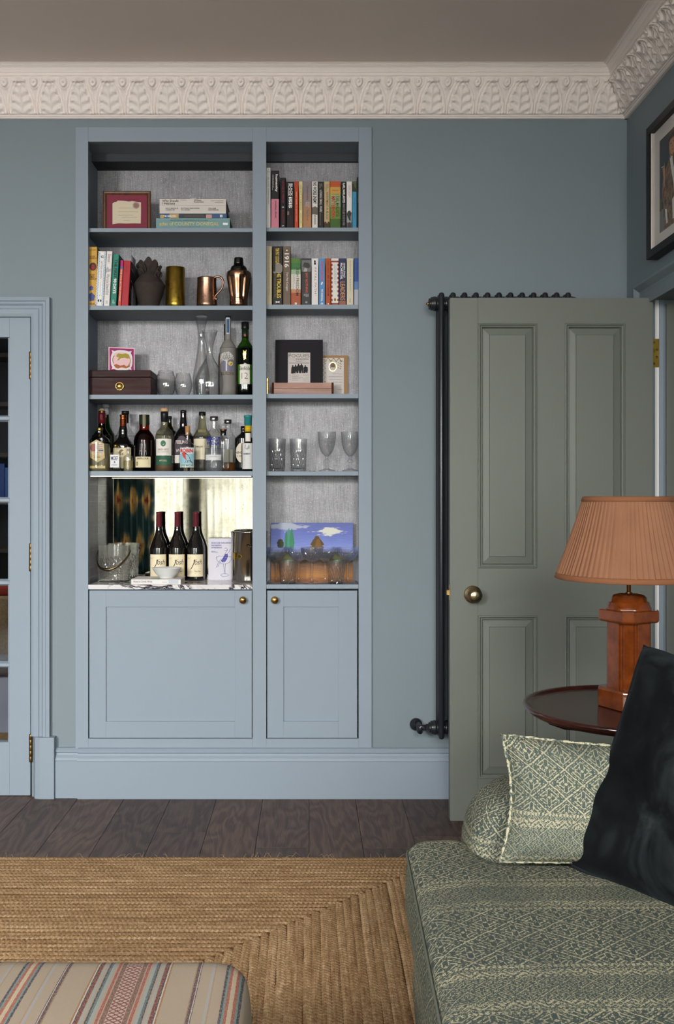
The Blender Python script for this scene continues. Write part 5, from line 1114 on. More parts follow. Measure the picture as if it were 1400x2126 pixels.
# steel wine cooler
y = .155; B1 = Bottle('wine_cooler', 'polished steel wine cooler with a brass handle plate', 'wine cooler', 518, y, zs)
B1.lathe('body', [(0, 'B', 1), (37, 'B', 1), (37.6, 1202, 1), (37.6, 1106, 1), (38.8, 1105, 1), (39, 1103, 1), (37.4, 1102.6, 1), (36.6, 1106, 1), (36.4, 1199, 1), (0, 1199.5, 1)][::1], M_STEEL, 64, hard=True, cap=False)
B1.patch('brass_plate', 37.9, 1143.5, 1162.5, 13, M_BRASS, [(-1, .12), (-1, .88), (.25, .88), (.7, .72), (1, .5), (.7, .28), (.25, .12)], 'oval brass handle plate', cxpx=-25)
a = -13.5 * B1.k / (37.9 * B1.k); MB().lathe([(.005, 0), (.005, .003), (0, .0045)], n=14, M=Matrix.Translation((B1.cx + 37.9 * B1.k * math.sin(a * 1.35), y - 37.9 * B1.k * math.cos(a * 1.35), Z(1153, y))) @ Matrix.Rotation(a, 4, 'Z') @ Matrix.Rotation(R(90), 4, 'X')).build('screw', M_ABRASS, B1.r)
def wc(px, py):
    r_ = 39.5 * B1.k; a = px * B1.k / r_; return (B1.cx + r_ * math.sin(a), y - r_ * math.cos(a), Z(py, y))
MB().tube([wc(-3, 1131), (wc(0, 1133)[0], wc(0, 1133)[1] - .006, wc(0, 1133)[2]), wc(6, 1134), wc(9, 1131)], .0016, 6).build('handle', M_DSTEEL, B1.r)
# ------------------------------------------------------------------ narrow bay: two rows of books
zs = ZR[0]; y = .018; gp = 'upright books on the top shelf of the narrow bay'
def rb_(lab, a, b, top, cover, **k): return book(lab, X(a, y) + .0002, X(b, y) - .0002, zs, Z(top, y), y, k.pop('depth', .13), cover, group=gp, **k)
rb_('white book with thin grey spine title, first of the upper row', 552.2, 562, 348.2, (214, 211, 208), titles=[('ISLAMIC IMPERIALISM', .84, .40, .4, .68, (120, 118, 118), 0), ('EFRAIM\nKARSH', .95, .92, .2, .8, (130, 128, 128), 0)], depth=.135)
rb_('half black half pink book with lower-case lettering', 563.2, 579.6, 354.4, (34, 30, 33), bands=[(0, .505, (196, 122, 138)), (.505, 1, (34, 30, 33))], titles=[('humanity', .935, .63, .48, .86, WHT, .02), ('a moral history of\nthe twentieth century', .93, .66, .10, .36, (206, 200, 200), 0), ('jonathan glover', .48, .17, .45, .72, (70, 34, 44), .02)])
rb_('black book with dark red spine lettering', 581.8, 594, 369, (26, 23, 26), titles=[('HATRED & TERROR', .95, .5, .35, .65, (150, 36, 54), .01), ('BULLOCH', .36, .10, .35, .65, (140, 34, 50), .01), ('+', .43, .40, .3, .7, WHT, .02), ('A', .06, .03, .3, .7, WHT, 0)])
b1 = rb_('black book with big white title and a gold flag', 595, 610.8, 377.4, (30, 27, 29), titles=[('BLACK', .96, .69, .52, .80, WHT, .02), ('FLAGS', .96, .70, .22, .48, WHT, .02), ('ISIS', .67, .43, .30, .70, WHT, .035), ('THE RISE OF', .68, .46, .72, .84, (160, 150, 146), 0), ('JOBY WARRICK', .26, .08, .4, .62, (84, 52, 46), 0)])
spine_mark(b1, [(.003, .31 * .17), (.010, .32 * .17), (.0105, .40 * .17), (.004, .41 * .17)], (124, 108, 86))
rb_('slim orange-red book with white edges', 611.6, 620.0, 376.4, (176, 62, 38), bands=[(0, 1, (182, 66, 40))], titles=[('GREAT GAME', .78, .5, .35, .65, (222, 190, 170), 0), ('ON SECRET SERVICE', .48, .14, .38, .62, (206, 170, 150), 0)])
rb_('slim cream book with fine dark spine title', 621.4, 628.4, 376.6, (222, 206, 150), titles=[('A SHORT HISTORY OF THE MIDDLE EAST', .95, .38, .35, .68, (64, 54, 40), .01), ('GORDON KERR', .32, .1, .38, .64, (80, 66, 50), 0)])
rb_('wide book fading from mauve-grey to tan', 629.2, 647.2, 376.6, (140, 122, 116), bands=[(0, .25, (170, 124, 88)), (.25, .5, (158, 122, 96)), (.5, .75, (142, 122, 118)), (.75, 1, (132, 120, 124))], titles=[('Unwinnable', .90, .60, .42, .66, (54, 46, 46), .0), ('Theo Farrell', .40, .17, .42, .62, (92, 66, 50), 0), ("BRITAIN'S WAR IN\nAFGHANISTAN", .56, .44, .3, .8, (206, 196, 188), 0)])
b1 = rb_('white book with heavy black title and a small photo', 648.2, 660, 376.8, (222, 217, 212), titles=[('NO WORSE ENEMY', .98, .52, .18, .80, INK, .03), ('BEN ANDERSON', .28, .08, .32, .68, (60, 56, 54), .01)])
spine_mark(b1, [(0, .31 * .182), (.0225, .30 * .182), (.0225, .46 * .182), (.012, .49 * .182), (0, .46 * .182)], (104, 96, 88))
rb_('charcoal book with pale spine lettering', 660.4, 672.4, 377.2, (40, 38, 39), titles=[('LOSING SMALL WARS', .82, .34, .30, .72, (206, 202, 196), .01), ('FRANK\nLEDWIDGE', .96, .86, .25, .75, (150, 146, 142), 0), ('BRITISH MILITARY FAILURE', .32, .06, .3, .5, (130, 124, 120), 0)])
b1 = rb_('tan book with brown title and little palm trees', 673.2, 685, 376.6, (190, 166, 124), titles=[('INVESTMENT IN BLOOD', .77, .18, .36, .74, (78, 58, 40), .01), ('FRANK\nLEDWIDGE', .94, .80, .28, .78, (104, 84, 60), 0)])
spine_mark(b1, [(0, 0), (.0225, 0), (.0225, .022), (.016, .028), (.012, .018), (.006, .028), (0, .022)], (70, 54, 36))
b1 = rb_('widest book in the upper row, orange to green with red title', 685.4, 708, 376.4, (106, 122, 72), bands=[(0, .2, (66, 96, 44)), (.2, .45, (104, 134, 62)), (.45, .72, (144, 164, 116)), (.72, .88, (196, 150, 76)), (.88, 1, (180, 84, 48))], titles=[('KARL MARLANTES', .68, .24, .54, .86, (62, 54, 36), .01), ('MATTERHORN', .68, .22, .12, .50, (178, 36, 34), .03)])
for k, t_ in enumerate(('Vietnam', 'A novel')): add_text(MB(), t_, (.009, -.0004, .152 - k * .016), (1, 0, 0), (0, 0, 1), .026, .006, 0).build('spine_blurb', cmat((110, 70, 44)), b1)
rb_('black book with bold white author name beside the green one', 708.6, 719.2, 377, (30, 29, 31), titles=[('KARL MARLANTES', .97, .54, .30, .76, WHT, .02), ('WHAT IT IS LIKE TO GO TO WAR', .52, .06, .32, .72, (150, 148, 146), .01)])
b1 = rb_('white book with grey tree photograph and red lettering', 719.8, 731.4, 376.8, (220, 216, 214), bands=[(0, .12, (96, 94, 92)), (.12, .34, (150, 148, 146)), (.34, 1, (222, 218, 216))], titles=[('NIGHTINGALE', .92, .66, .5, .72, (186, 60, 56), .01), ('ANTHONY BEEVOR', .92, .70, .25, .42, (120, 112, 110), 0)])
spine_mark(b1, [(.001, .055), (.006, .07), (.014, .072), (.020, .060), (.016, .045), (.017, .03), (.011, .032), (.006, .042)], (58, 56, 55)); spine_mark(b1, [(.004, 0), (.018, 0), (.018, .016), (.012, .026), (.005, .018)], (66, 64, 63))
b1 = rb_('bright blue book with a dark leaf photo at its head', 731.8, 741.2, 376.4, (58, 134, 170), bands=[(0, .80, (62, 138, 172)), (.80, 1, (84, 92, 70))], titles=[('THE THINGS THEY CARRIED', .66, .22, .38, .62, (36, 88, 116), .0)])
spine_mark(b1, [(0, .150), (.019, .148), (.019, .157), (.010, .166), (.004, .182), (0, .18)], (42, 52, 34))
rb_('very thin black book, last of the upper row', 741.6, 746, 368, (30, 30, 32), titles=[('JAN MORRIS', .7, .5, .4, .6, (190, 186, 182), 0)])
zs = ZR[1]; gp = 'upright books on the second shelf of the narrow bay'
rb_('worn beige book with faint spine lettering', 552.2, 565, 511.2, (176, 164, 134), titles=[('May the Lord in His Mercy be kind to Belfast', .92, .17, .45, .68, (112, 100, 78), .0)], depth=.135)
b1 = rb_('thick black book with yellow lettering and a grey photo', 566, 587.4, 511.4, (28, 26, 25), titles=[('TIM PAT COOGAN', .97, .68, .28, .66, (206, 178, 60), .02), ('THE TROUBLES', .60, .12, .42, .82, (214, 186, 64), .02), ("Ireland's Ordeal and the Search for Peace", .58, .13, .20, .34, (150, 128, 50), 0), ('x', .07, .03, .3, .7, WHT, .02)], depth=.135)
spine_mark(b1, [(.001, .138), (.012, .136), (.012, .170), (.030, .172), (.041, .160), (.041, .140), (.034, .132), (.004, .130)], (128, 122, 114))
rb_('brown book with big white year numerals', 588.0, 603.8, 511.2, (106, 90, 76), titles=[('1916', .88, .64, .18, .78, (230, 226, 222), .02), ('Tim Pat Coogan', .56, .24, .36, .68, (214, 208, 200), .01), ('.', .94, .92, .4, .6, WHT, .05)], depth=.135)
rb_('book with a green, white and orange spine', 604.4, 625, 536.4, (214, 206, 196), bands=[(0, .26, (160, 82, 50)), (.26, .34, (186, 130, 98)), (.34, .66, (216, 210, 200)), (.66, .76, (150, 176, 140)), (.76, .9, (62, 114, 62)), (.9, 1, (84, 120, 56))], titles=[('IRISH FREEDOM', .80, .20, .5, .80, (58, 62, 52), .01), ('THE HISTORY OF\nNATIONALISM IN IRELAND', .66, .34, .16, .40, (120, 126, 110), 0), ('n', .05, .01, .38, .6, WHT, .05)])
b1 = rb_('dark grey book with orange title under a face photo', 626, 646.4, 536.2, (54, 52, 54), titles=[('SAY NOTHING', .69, .26, .42, .66, (206, 84, 52), .02), ('PATRICK\nRADDEN\nKEEFE', .24, .17, .25, .75, (196, 192, 190), .0), ('o', .08, .04, .42, .6, WHT, 0)])
spine_mark(b1, [(.001, .137), (.039, .137), (.039, .184), (.001, .184)], (110, 108, 108)); MB().prism([(.004, .158), (.03, .150), (.037, .160), (.03, .172), (.012, .175)], lambda a, b, d: (a, d, b), -.0007, -.0004).build('spine_picture', cmat((64, 62, 64)), b1); MB().prism([(.008, .137), (.022, .137), (.024, .148), (.014, .152)], lambda a, b, d: (a, d, b), -.0007, -.0004).build('spine_picture', cmat((170, 166, 164)), b1)
b1 = rb_('white book with thin red-brown title and a small black emblem', 647.2, 661.2, 536.4, (222, 219, 216), titles=[('FATAL PATH', .80, .24, .42, .72, (150, 96, 96), -.004)])
spine_mark(b1, [(.013, .188 * .98), (.017, .180), (.016, .172), (.019, .168), (.014, .164), (.009, .168), (.011, .174), (.009, .180)], (44, 42, 44), 'emblem')
b1 = rb_('sky blue book with red and white lettering', 662.4, 675.2, 536.4, (84, 138, 190), titles=[('WORTH DYING FOR', .94, .52, .3, .68, (198, 54, 62), .02), ('TIM MARSHALL', .34, .08, .34, .66, WHT, .02), ('e', .05, .01, .3, .7, WHT, 0)])
spine_mark(b1, [(.007, .083), (.013, .083), (.017, .093), (.011, .095)], (224, 224, 226))
rb_('rust orange book with dark spine title', 676.2, 687.2, 536.4, (170, 76, 32), titles=[('RISE TO GLOBALISM', .64, .20, .38, .68, (64, 30, 18), .02), ('STEPHEN E. AMBROSE', .95, .68, .38, .62, (88, 42, 24), 0), ('1', .04, .01, .4, .6, WHT, 0)])
b1 = rb_('white book with a red castellated border', 688.2, 703.4, 536.4, (220, 216, 208), bands=[(0, .045, (150, 66, 66)), (.045, .915, (222, 218, 210)), (.915, .95, (150, 66, 66)), (.95, 1, (222, 218, 210))], titles=[('LEADERSHIP', .86, .44, .38, .68, (150, 168, 172), .0)])
bw = X(703.4, y) - X(688.2, y)
for k in range(9):
    for a in (0, bw - .0056): spine_mark(b1, [(a, .016 + .018 * k), (a + .005, .016 + .018 * k), (a + .005, .025 + .018 * k), (a, .025 + .018 * k)], (156, 60, 62), 'red_block')
spine_mark(b1, oval(bw / 2, .022, .0045, .007), (150, 110, 60), 'emblem')
rb_('navy book with white author name and orange title', 704.2, 719.2, 536.4, (50, 54, 84), bands=[(0, .085, (150, 92, 66)), (.085, 1, (48, 52, 82))], titles=[('GENERAL STANLEY', .90, .58, .62, .86, WHT, .01), ('McCHRYSTAL', .90, .55, .18, .52, WHT, .02), ('LEADERS', .50, .10, .18, .82, (190, 132, 74), .02)])
rb_('cream book with small dark spine title', 720.2, 734.2, 536.4, (206, 196, 172), titles=[('Occupational Hazards', .95, .60, .42, .62, (104, 60, 52), .0), ('Rory Stewart', .56, .30, .42, .62, (70, 64, 56), .0), ('PICADOR', .14, .05, .4, .6, (110, 100, 84), 0)])
b1 = rb_('royal blue book, last of the second row', 735.4, 746, 536, (52, 82, 144), bands=[(0, .33, (168, 172, 182)), (.33, .5, (92, 122, 170)), (.5, 1, (50, 80, 142))], titles=[('ROBERT SERVICE', .9, .55, .4, .65, (36, 56, 104), 0)])

# ------------------------------------------------------------------ narrow bay: poster board, tray, memorial card
zs = ZR[2]; y = .098
pb = thing('mounted_poster', 'small white concert poster set in a wide black mount board', 'poster', (X(621, y), y, zs))
px0, px1, pz1 = X(571.8, y), X(670.8, y), Z(704, y); qx0, qx1, qz1 = X(597.8, y), X(644.4, y), Z(730.8, y)
Mt = Matrix.Translation((0, y, zs)) @ Matrix.Rotation(R(-3.5), 4, 'X') @ Matrix.Translation((0, -y, -zs))
def tl(mb): mb.v = [tuple(Mt @ Vector(p)) for p in mb.v]; return mb
mm = MB(); mm.box(px0, qx0, y, y + .003, zs, pz1); mm.box(qx1, px1, y, y + .003, zs, pz1); mm.box(qx0, qx1, y, y + .003, qz1, pz1); mm.box(qx0, qx1, y, y + .003, zs, zs + .03); tl(mm).build('mount', cmat((30, 28, 32), .75), pb)
yp = y + .0022; tl(MB().box(qx0 - .001, qx1 + .001, yp, yp + .004, zs + .028, qz1 + .001)).build('poster_sheet', cmat((196, 188, 184), .6), pb)
def pt(txt, a, b, q0, q1, c, bold=.0, sh=0.0):
    tl(add_text(MB(), txt, (X(a, y), yp - .0003, Z(q1, y)), (1, 0, 0), (0, 0, 1), X(b, y) - X(a, y), Z(q0, y) - Z(q1, y), bold, sh)).build('lettering', cmat(c, .6), pb)
pt('POGUES', 599.6, 642.6, 734, 741, (60, 50, 50), -.01); pt('THE', 600.5, 604, 731.8, 733.4, (60, 50, 50)); pt('Brendan Behan', 614, 640.6, 743, 745.6, (50, 44, 46), .02, .2); pt('WITH SPECIAL GUEST', 601, 612.6, 743.6, 745, (110, 100, 98))
fp = MB()
for a, b, q in ((609, 633, 747.4), (614, 627, 749.3), (600, 642, 752), (600, 642, 752.9), (606, 621, 777.6), (606, 620, 780.4), (606, 629, 782.6), (606, 624, 785), (629, 642, 778), (634, 642, 782), (628, 642, 786), (606, 619, 788.2), (630, 642, 790), (601, 604, 778), (601, 604, 782), (601, 604, 787)): fp.box(X(a, y), X(b, y), yp - .0003, yp, Z(q + .8, y), Z(q, y))
tl(fp).build('fine_print', cmat((150, 142, 138)), pb)
sil = MB()
for k, (a, b, t0, bt, wd) in enumerate(((608, 611, 757, 775, 3.4), (614, 615, 756, 773.5, 3.6), (620, 620.5, 754, 774, 3.8), (626, 626.5, 753.6, 774, 3.6), (634, 635.5, 757, 774, 4.2))):
    P = [(a - wd, bt), (a - wd * .9, t0 + 8), (a - wd * .7, t0 + 4), (a - 1, t0 + 3.2), (a - 1.5, t0 + 1), (a, t0), (a + 1.5, t0 + 1), (a + 1.1, t0 + 3.2), (b + wd * .8, t0 + 4.4), (b + wd, t0 + 10), (b + wd * .7, bt), (b + wd * .2, bt), (b, t0 + 14), (b - wd * .3, bt)]
    sil.add([(X(p, y), yp - .0003 - .0001 * k, Z(q, y)) for p, q in P], [tuple(range(len(P)))])
tl(sil).build('band_silhouette', cmat((26, 24, 26)), pb)
y = .055
tb = thing('wooden_tray', 'pinkish-brown wooden block tray with darker rounded ends', 'tray', (X(629, y), y, zs))
tx0, tx1, tz = X(564.4, y), X(693.4, y), Z(794.5, y)
boxpart('body', M_TRAYW, tb, tx0 + .009, tx1 - .009, y, y + .05, zs, zs + (tz - zs) * .52, .0008); boxpart('upper_board', M_TRAYW, tb, tx0 + .009, tx1 - .009, y + .0002, y + .05, zs + (tz - zs) * .53, tz, .0008)
for a, s_ in ((tx0, 1), (tx1, -1)): MB().prism([(a, .012), (a + s_ * .003, .003), (a + s_ * .0095, -.0005), (a + s_ * .0095, .05), (a, .05)], lambda p, q, d: (p, y + q, d), zs, tz + .0005).build('end', M_TRAYE, tb, label='dark glossy end')
y = .140
mc = thing('memorial_card', 'white card with gold garland and oval photo on a kraft backing', 'card', (X(697, y), y, zs))
MB().box(X(664, y), X(722.2, y), y, y + .003, zs, Z(738, y)).build('backing', cmat((158, 124, 88), .85), mc, label='kraft brown backing'); ms = MB().box(X(664, y), X(714.2, y), y - .0015, y - .0001, zs, Z(743, y)).build('sheet', cmat((206, 198, 194), .6), mc)
ys = y - .0019
def xz(px, py): return (X(px, ys), Z(py, ys))
MB().prism([xz(a, b) for a, b in oval(691.2, 761.5, 8.2, 9.6, 28)], lambda a, b, d: (a, d, b), ys, ys + .0004).build('gold_oval', M_BRASS, ms); MB().prism([xz(a, b) for a, b in oval(691.2, 761.5, 7.0, 8.4, 28)], lambda a, b, d: (a, d, b), ys - .0003, ys).build('portrait', cmat((160, 146, 134)), ms)
MB().prism([xz(a, b) for a, b in oval(691.5, 758.5, 4.6, 4.4, 18)], lambda a, b, d: (a, d, b), ys - .0006, ys - .0003).build('portrait_head', cmat((112, 96, 84)), ms); MB().prism([xz(a, b) for a, b in ((685.5, 767.5), (687, 763.5), (691.5, 762.5), (696, 764), (697, 767), (692, 769.6))], lambda a, b, d: (a, d, b), ys - .0007, ys - .0004).build('portrait_shoulders', cmat((196, 186, 178)), ms)
gl = MB(); rg = random.Random(4)
for k in range(46):
    if k < 22: a, b = 673 + k * 1.8, 747 + 3 * math.sin(k)
    elif k < 36: a, b = 673 + 2.5 * math.sin(k * 2.0), 752 + (k - 22) * 3.1
    else: a, b = 706 + 3.4 * math.sin(k * 2.1), 749 + (k - 36) * 1.8
    an = rg.random() * 6.28; d_ = 1.7
    gl.add([(X(a + d_ * math.cos(an + q), ys), ys - .0001, Z(b + d_ * math.sin(an + q) * (.5 if q in (1.57, 4.71) else 1), ys)) for q in (0, 1.57, 3.14, 4.71)], [(0, 1, 2, 3)])
gl.build('garland', cmat((150, 128, 62), .4), ms, kind='stuff')
for k, (a, b, q) in enumerate(((691, 711.5, 776.4), (682.6, 711.5, 782.2), (683.6, 711.5, 788), (690, 711.5, 793.4), (695, 711.5, 799.4), (701, 711.5, 808.6))):
    t_ = ('Thank you for', 'the kindness of the family', 'friends and neighbours', 'of the day', 'in your prayers', 'remembered')[k]
    add_text(MB(), t_, (X(a, ys), ys - .0002, Z(q + 1, ys)), (1, 0, 0), (0, 0, 1), X(b, ys) - X(a, ys), .0042, 0, .25).build('lettering', cmat((90, 80, 76)), ms)
gd = thing('photo_stand', 'thin gilt-edged frame seen edge-on beside the stile', 'picture frame', (X(553, .03), .03, zs))
boxpart('frame', M_BRASS, gd, X(549, .03), X(556.6, .03), .03, .034, zs, Z(785.2, .03), .001); boxpart('panel', cmat((222, 214, 190)), gd, X(549, .03), X(555.2, .03), .0292, .0299, zs + .002, Z(786.6, .03)); boxpart('strut', M_BRASS, gd, X(549, .03), X(551, .03), .0345, .06, zs, zs + .01)

# ------------------------------------------------------------------ narrow bay: glasses
zs = ZR[3]
def diamond(z0, z1, n, tw, dep, base=.12):
    def f(r, a, z, i):
        t = (z - z0) / (z1 - z0)
        if 0 < t < 1:
            w = min(1, (1 - t) / .25); q = abs(math.sin(a * n + t * tw)) * abs(math.sin(a * n - t * tw)); return r - dep * w * (1 - q) ** 3
        return r
    return f
def rows(r0, r1, p0, n=26, end='B', pb_=None):
    return [(r0 + (r1 - r0) * k / n, p0 + (pb_ - p0) * k / n, 1) for k in range(n)] + [(r1, end, 1)]
for cx, lab in ((575.8, 'tall cut crystal tumbler next to the middle stile'), (620, 'tall cut crystal tumbler beside the small gold disc')):
    B1 = Bottle('crystal_tumbler', lab, 'glass', cx, .06, zs, 'tall crystal tumblers on the goblet shelf')
    zt_ = Z(911, .06); glassbody(B1, 'tumbler_body', rows(18.4, 15.8, 911, 26, 'B', 977), 1.3, 72, diamond(zs + .004, zs + .098, 8, 9, .0030), base=5, smooth=False)
for cx, lab in ((678.8, 'wine goblet with a ball knop beside the small gold disc'), (727.3, 'wine goblet with a ball knop partly hidden by the outer stile')):
    B1 = Bottle('wine_goblet', lab, 'glass', cx, .06, zs, 'goblets on the shelf')
    o = pxprof([(19.8, 897, 1), (19.2, 903), (18.2, 915), (16.2, 927), (12, 938), (6, 945.5), (3.0, 948.5)], .06, zs); o = smoothprof(o)
    inn = [(max(r_ - .0016, 0.0004), z_ + .0008) for r_, z_ in o[:-2]] + [(0, o[-3][1] + .001)]
    stem = [(q[0], q[1]) for q in smoothprof(pxprof([(3, 948.5), (3.4, 950.5), (2.6, 952.5), (5.8, 955.5), (6.2, 958.5), (3.4, 962), (4.6, 966), (3, 969.5), (5.5, 973), (13, 975.6), (16.5, 976.6, 1)], .06, zs))] + [(16.5 * B1.k, zs + .0012), (0, zs)]
    prof = inn[::-1] + o + stem[1:]
    MB().lathe([(r_, max(z_, zs)) for r_, z_ in prof], (B1.cx, B1.y), 48, cap=False).build('goblet_body', M_CLEAR, B1.r)
cn = thing('gold_disc', 'tiny flat gold disc lying between tumblers and goblets', 'disc', (X(648.5, .02), .022, zs)); MB().lathe([(0, zs), (.0135, zs), (.014, zs + .0012), (.013, zs + .0024), (0, zs + .0022)], (X(648.5, .022), .030), 32).build('disc_body', M_BRASS, cn)
zs = ZR[4]
# painting leaning on the wallpaper
y = .125; pt_ = thing('landscape_painting', 'small unframed oil painting of poplars and hills under a blue sky', 'painting', (X(647, y), y, zs))
w0, w1, wz = X(562.6, y), X(732.8, y), Z(1085.5, y)
g = G('oil_paint_landscape'); xx, yy_, zz = g.sep(g.tc()); HH = wz - zs; WW = w1 - w0
u = (xx + float(off(pt_).x) - w0) / WW; v = zz / HH
st = g.noise(g.comb(u * 4.0, v * 30.0, 0.0), 2.2, 4, .6)
sky = g.ramp(v * 1.0 + (st - .5) * .35, [(.42, lin((150, 160, 206))), (.62, lin((112, 128, 196))), (.82, lin((92, 106, 180))), (1, lin((84, 94, 160)))])
cl = g.noise(g.comb(u * 5.0, v * 14.0, 3.0), 1.6, 4, .6)
m1 = g.maprange((u - .72).abs() * 3.2 + (v - .85).abs() * 9.0 + (cl - .5) * 1.6, .55, .75, 1, 0); sky = g.mix(m1, sky, lin((206, 206, 196)))
m2 = g.maprange((u - .18).abs() * 3.0 + (v - .94).abs() * 9.0 + (cl - .5) * 1.6, .6, .85, 1, 0); sky = g.mix(m2 * .85, sky, lin((170, 176, 190)))
fld = g.ramp(v + (st - .5) * .22, [(.0, lin((112, 62, 28))), (.1, lin((168, 110, 44))), (.2, lin((140, 92, 46))), (.3, lin((104, 66, 38))), (.345, lin((30, 52, 34))), (.40, lin((92, 98, 40))), (.5, lin((64, 74, 48)))])
hill = v - (.50 + (u * 11.0).sin() * .012 + (cl - .5) * .04)
col = g.mix(g.maprange(hill, -.004, .004), fld, sky)
g.set(color=col, rough=.55, normal=g.bump(st, .35, .002)); 
MB().box(w0, w1, y, y + .006, zs, wz).build('canvas', g.mat, pt_)
def tree(name, px, py0, py1, hw, c, k, n=9, up=1.0):
    rr_ = random.Random(int(px * 7)); L = []; Rr = []
    for i in range(n):
        t = i / (n - 1); w = hw * (math.sin(math.pi * (.12 + .85 * t ** up)) ** .7) * (1 + (.12 if n < 10 else .42) * (rr_.random() - .5)); L.append((px - w, py1 + (py0 - py1) * t)); Rr.append((px + w * (1 + .2 * (rr_.random() - .5)), py1 + (py0 - py1) * t))
    P = L + Rr[::-1]; m_ = MB(); m_.prism([(X(a, y), Z(b, y)) for a, b in P], lambda a, b, d: (a, d, b), y - .0004 * k - .0005, y); m_.build(name, cmat(c, .6), pt_)
tree('poplar', 594.5, 1103, 1141, 3.6, (62, 122, 98), 1); tree('poplar', 600, 1097, 1142, 3.6, (78, 142, 114), 2); tree('poplar', 606, 1098, 1144, 5.2, (64, 130, 98), 3, 9, .8); tree('round_tree', 582.5, 1119, 1137, 7.2, (58, 64, 44), 1, 13); tree('autumn_tree', 658.5, 1113, 1142, 13.5, (92, 72, 40), 1, 22, .42); tree('autumn_tree_light', 661, 1118, 1142, 7, (124, 90, 46), 2, 16, .5)
def coupe(cx, yy, lab):
    B = Bottle('champagne_coupe', lab, 'glass', cx, yy, zs, 'cut crystal coupes in front of the painting'); k = B.k
    tz_ = zs + .146
    o = smoothprof([(23.6 * k, tz_, 1), (23.2 * k, tz_ - .010), (20.5 * k, tz_ - .030), (14 * k, tz_ - .047), (6.5 * k, tz_ - .056), (3.6 * k, tz_ - .062)])
    inn = [(max(r_ - .0016, .0004), z_ + .0008) for r_, z_ in o[:-4]] + [(0, o[-5][1] + .001)]
    stem = smoothprof([(3.6 * k, tz_ - .062), (4.8 * k, tz_ - .067), (3.2 * k, tz_ - .073), (2.1 * k, zs + .028), (2.6 * k, zs + .014), (4.4 * k, zs + .0075), (16 * k, zs + .002, 1)]) + [(16 * k, zs + .0006), (0, zs)]
    dm = diamond(tz_ - .054, tz_ - .004, 9, 6, .0024)
    MB().lathe(inn[::-1] + o + stem[1:], (B.cx, B.y), 72, rfun=lambda r, a, z, i: dm(r, a, z, i) if r > 6 * k else r, cap=False, smooth=False).build('coupe_body', M_CRYST, B.r)
coupe(573.6, .085, 'cut crystal coupe nearest the middle stile'); coupe(620.8, .085, 'cut crystal coupe behind the gap under the poplars'); coupe(648, .040, 'foremost cut crystal coupe at the centre of the painting'); coupe(675.5, .085, 'cut crystal coupe just under the autumn tree'); coupe(722.4, .085, 'cut crystal coupe nearest the outer stile')
for cx, lab in ((598.3, 'short cut crystal tumbler under the poplars'), (698, 'short cut crystal tumbler near the outer stile')):
    B1 = Bottle('crystal_tumbler', lab, 'glass', cx, .042, zs, 'short crystal tumblers in front of the painting')
    glassbody(B1, 'tumbler_body', rows(20, 16.2, 1163.5, 24, 'B', 1209), 1.4, 72, diamond(zs + .004, zs + .072, 8, 6, .0032), base=5, smooth=False)
# ------------------------------------------------------------------ column radiator behind the open door
rad = thing('radiator', 'tall anthracite column radiator mostly hidden behind the open door', 'radiator', (.77, -.095, .266))
RX, RP, RYS = .522, .0454, (-.135, -.095, -.055)
zt_, zb_ = 2.028, .266; zh1, zh0 = 1.990, .3035
tm = None
for k in range(12):
    x = RX + RP * k
    for j, yy in enumerate(RYS):
        prof = [(.0, zb_), (.006, zb_ + .0012), (.010, zb_ + .005), (.0118, zb_ + .012), (.0118, zt_ - .012), (.010, zt_ - .005), (.006, zt_ - .0012), (0, zt_)]
        if tm is None:
            o = MB().lathe([(r_, z_) for r_, z_ in prof], (0, 0), 16, cap=False).build('column', M_RAD, rad); o.data.transform(Matrix.Translation(off(rad))); tm = o.data
        else:
            o = bpy.data.objects.new('column', tm); COL.objects.link(o); o.parent = rad
        o.location = (x - off(rad).x, yy - off(rad).y, 0 - off(rad).z)
hub = None
for k in range(13):
    xa_ = RX + RP * (k - .5)
    for zh in (zh1, zh0):
        if hub is None:
            Mx = Matrix.Rotation(R(90), 4, 'Y')
            pr = [(.012, -.0235), (.019, -.0235), (.0225, -.0215), (.0225, -.0185), (.0195, -.0170), (.0265, -.0150), (.0275, -.010), (.0262, -.0065), (.029, -.005), (.029, .005), (.0262, .0065), (.0275, .010), (.0265, .015), (.0195, .017), (.0225, .0185), (.0225, .0215), (.019, .0235), (.012, .0235)]
            o = MB().lathe(pr, (0, 0), 28, M=Mx).build('hub', M_RAD, rad); o.data.transform(Matrix.Translation(off(rad))); hub = o.data
        else:
            o = bpy.data.objects.new('hub', hub); COL.objects.link(o); o.parent = rad
        o.location = (xa_ - off(rad).x, -.097 - off(rad).y, zh - off(rad).z)
MB().lathe([(.008, 0), (.008, .004), (.005, .006), (.005, .010), (0, .0105)], n=12, M=Matrix.Translation((RX - RP / 2 - .0235, -.097, zh1)) @ Matrix.Rotation(R(-90), 4, 'Y')).build('bleed_valve', M_BRASS, rad, label='small brass bleed valve')
vx = X(865, -.03)
MB().lathe([(.0255, 0), (.0255, .004), (.022, .011), (.012, .014), (.0115, .02)], n=32, M=Matrix.Translation((vx, -.012, Z(1504.5, -.02))) @ Matrix.Rotation(R(90), 4, 'X')).build('wall_rosette', M_RAD, rad)
pz = Z(1503, -.03)
MB().tube([(vx + .004, -.02, pz), (vx + .006, -.06, pz), (vx + .006, -.085, pz - .004), (vx + .006, -.097, pz - .014), (vx + .010, -.097, zh0 + .006), (vx + .018, -.097, zh0), (vx + .034, -.097, zh0)], [.0115, .0115, .012, .0125, .013, .0125, .0115], 16).build('valve_elbow', M_RAD, rad)
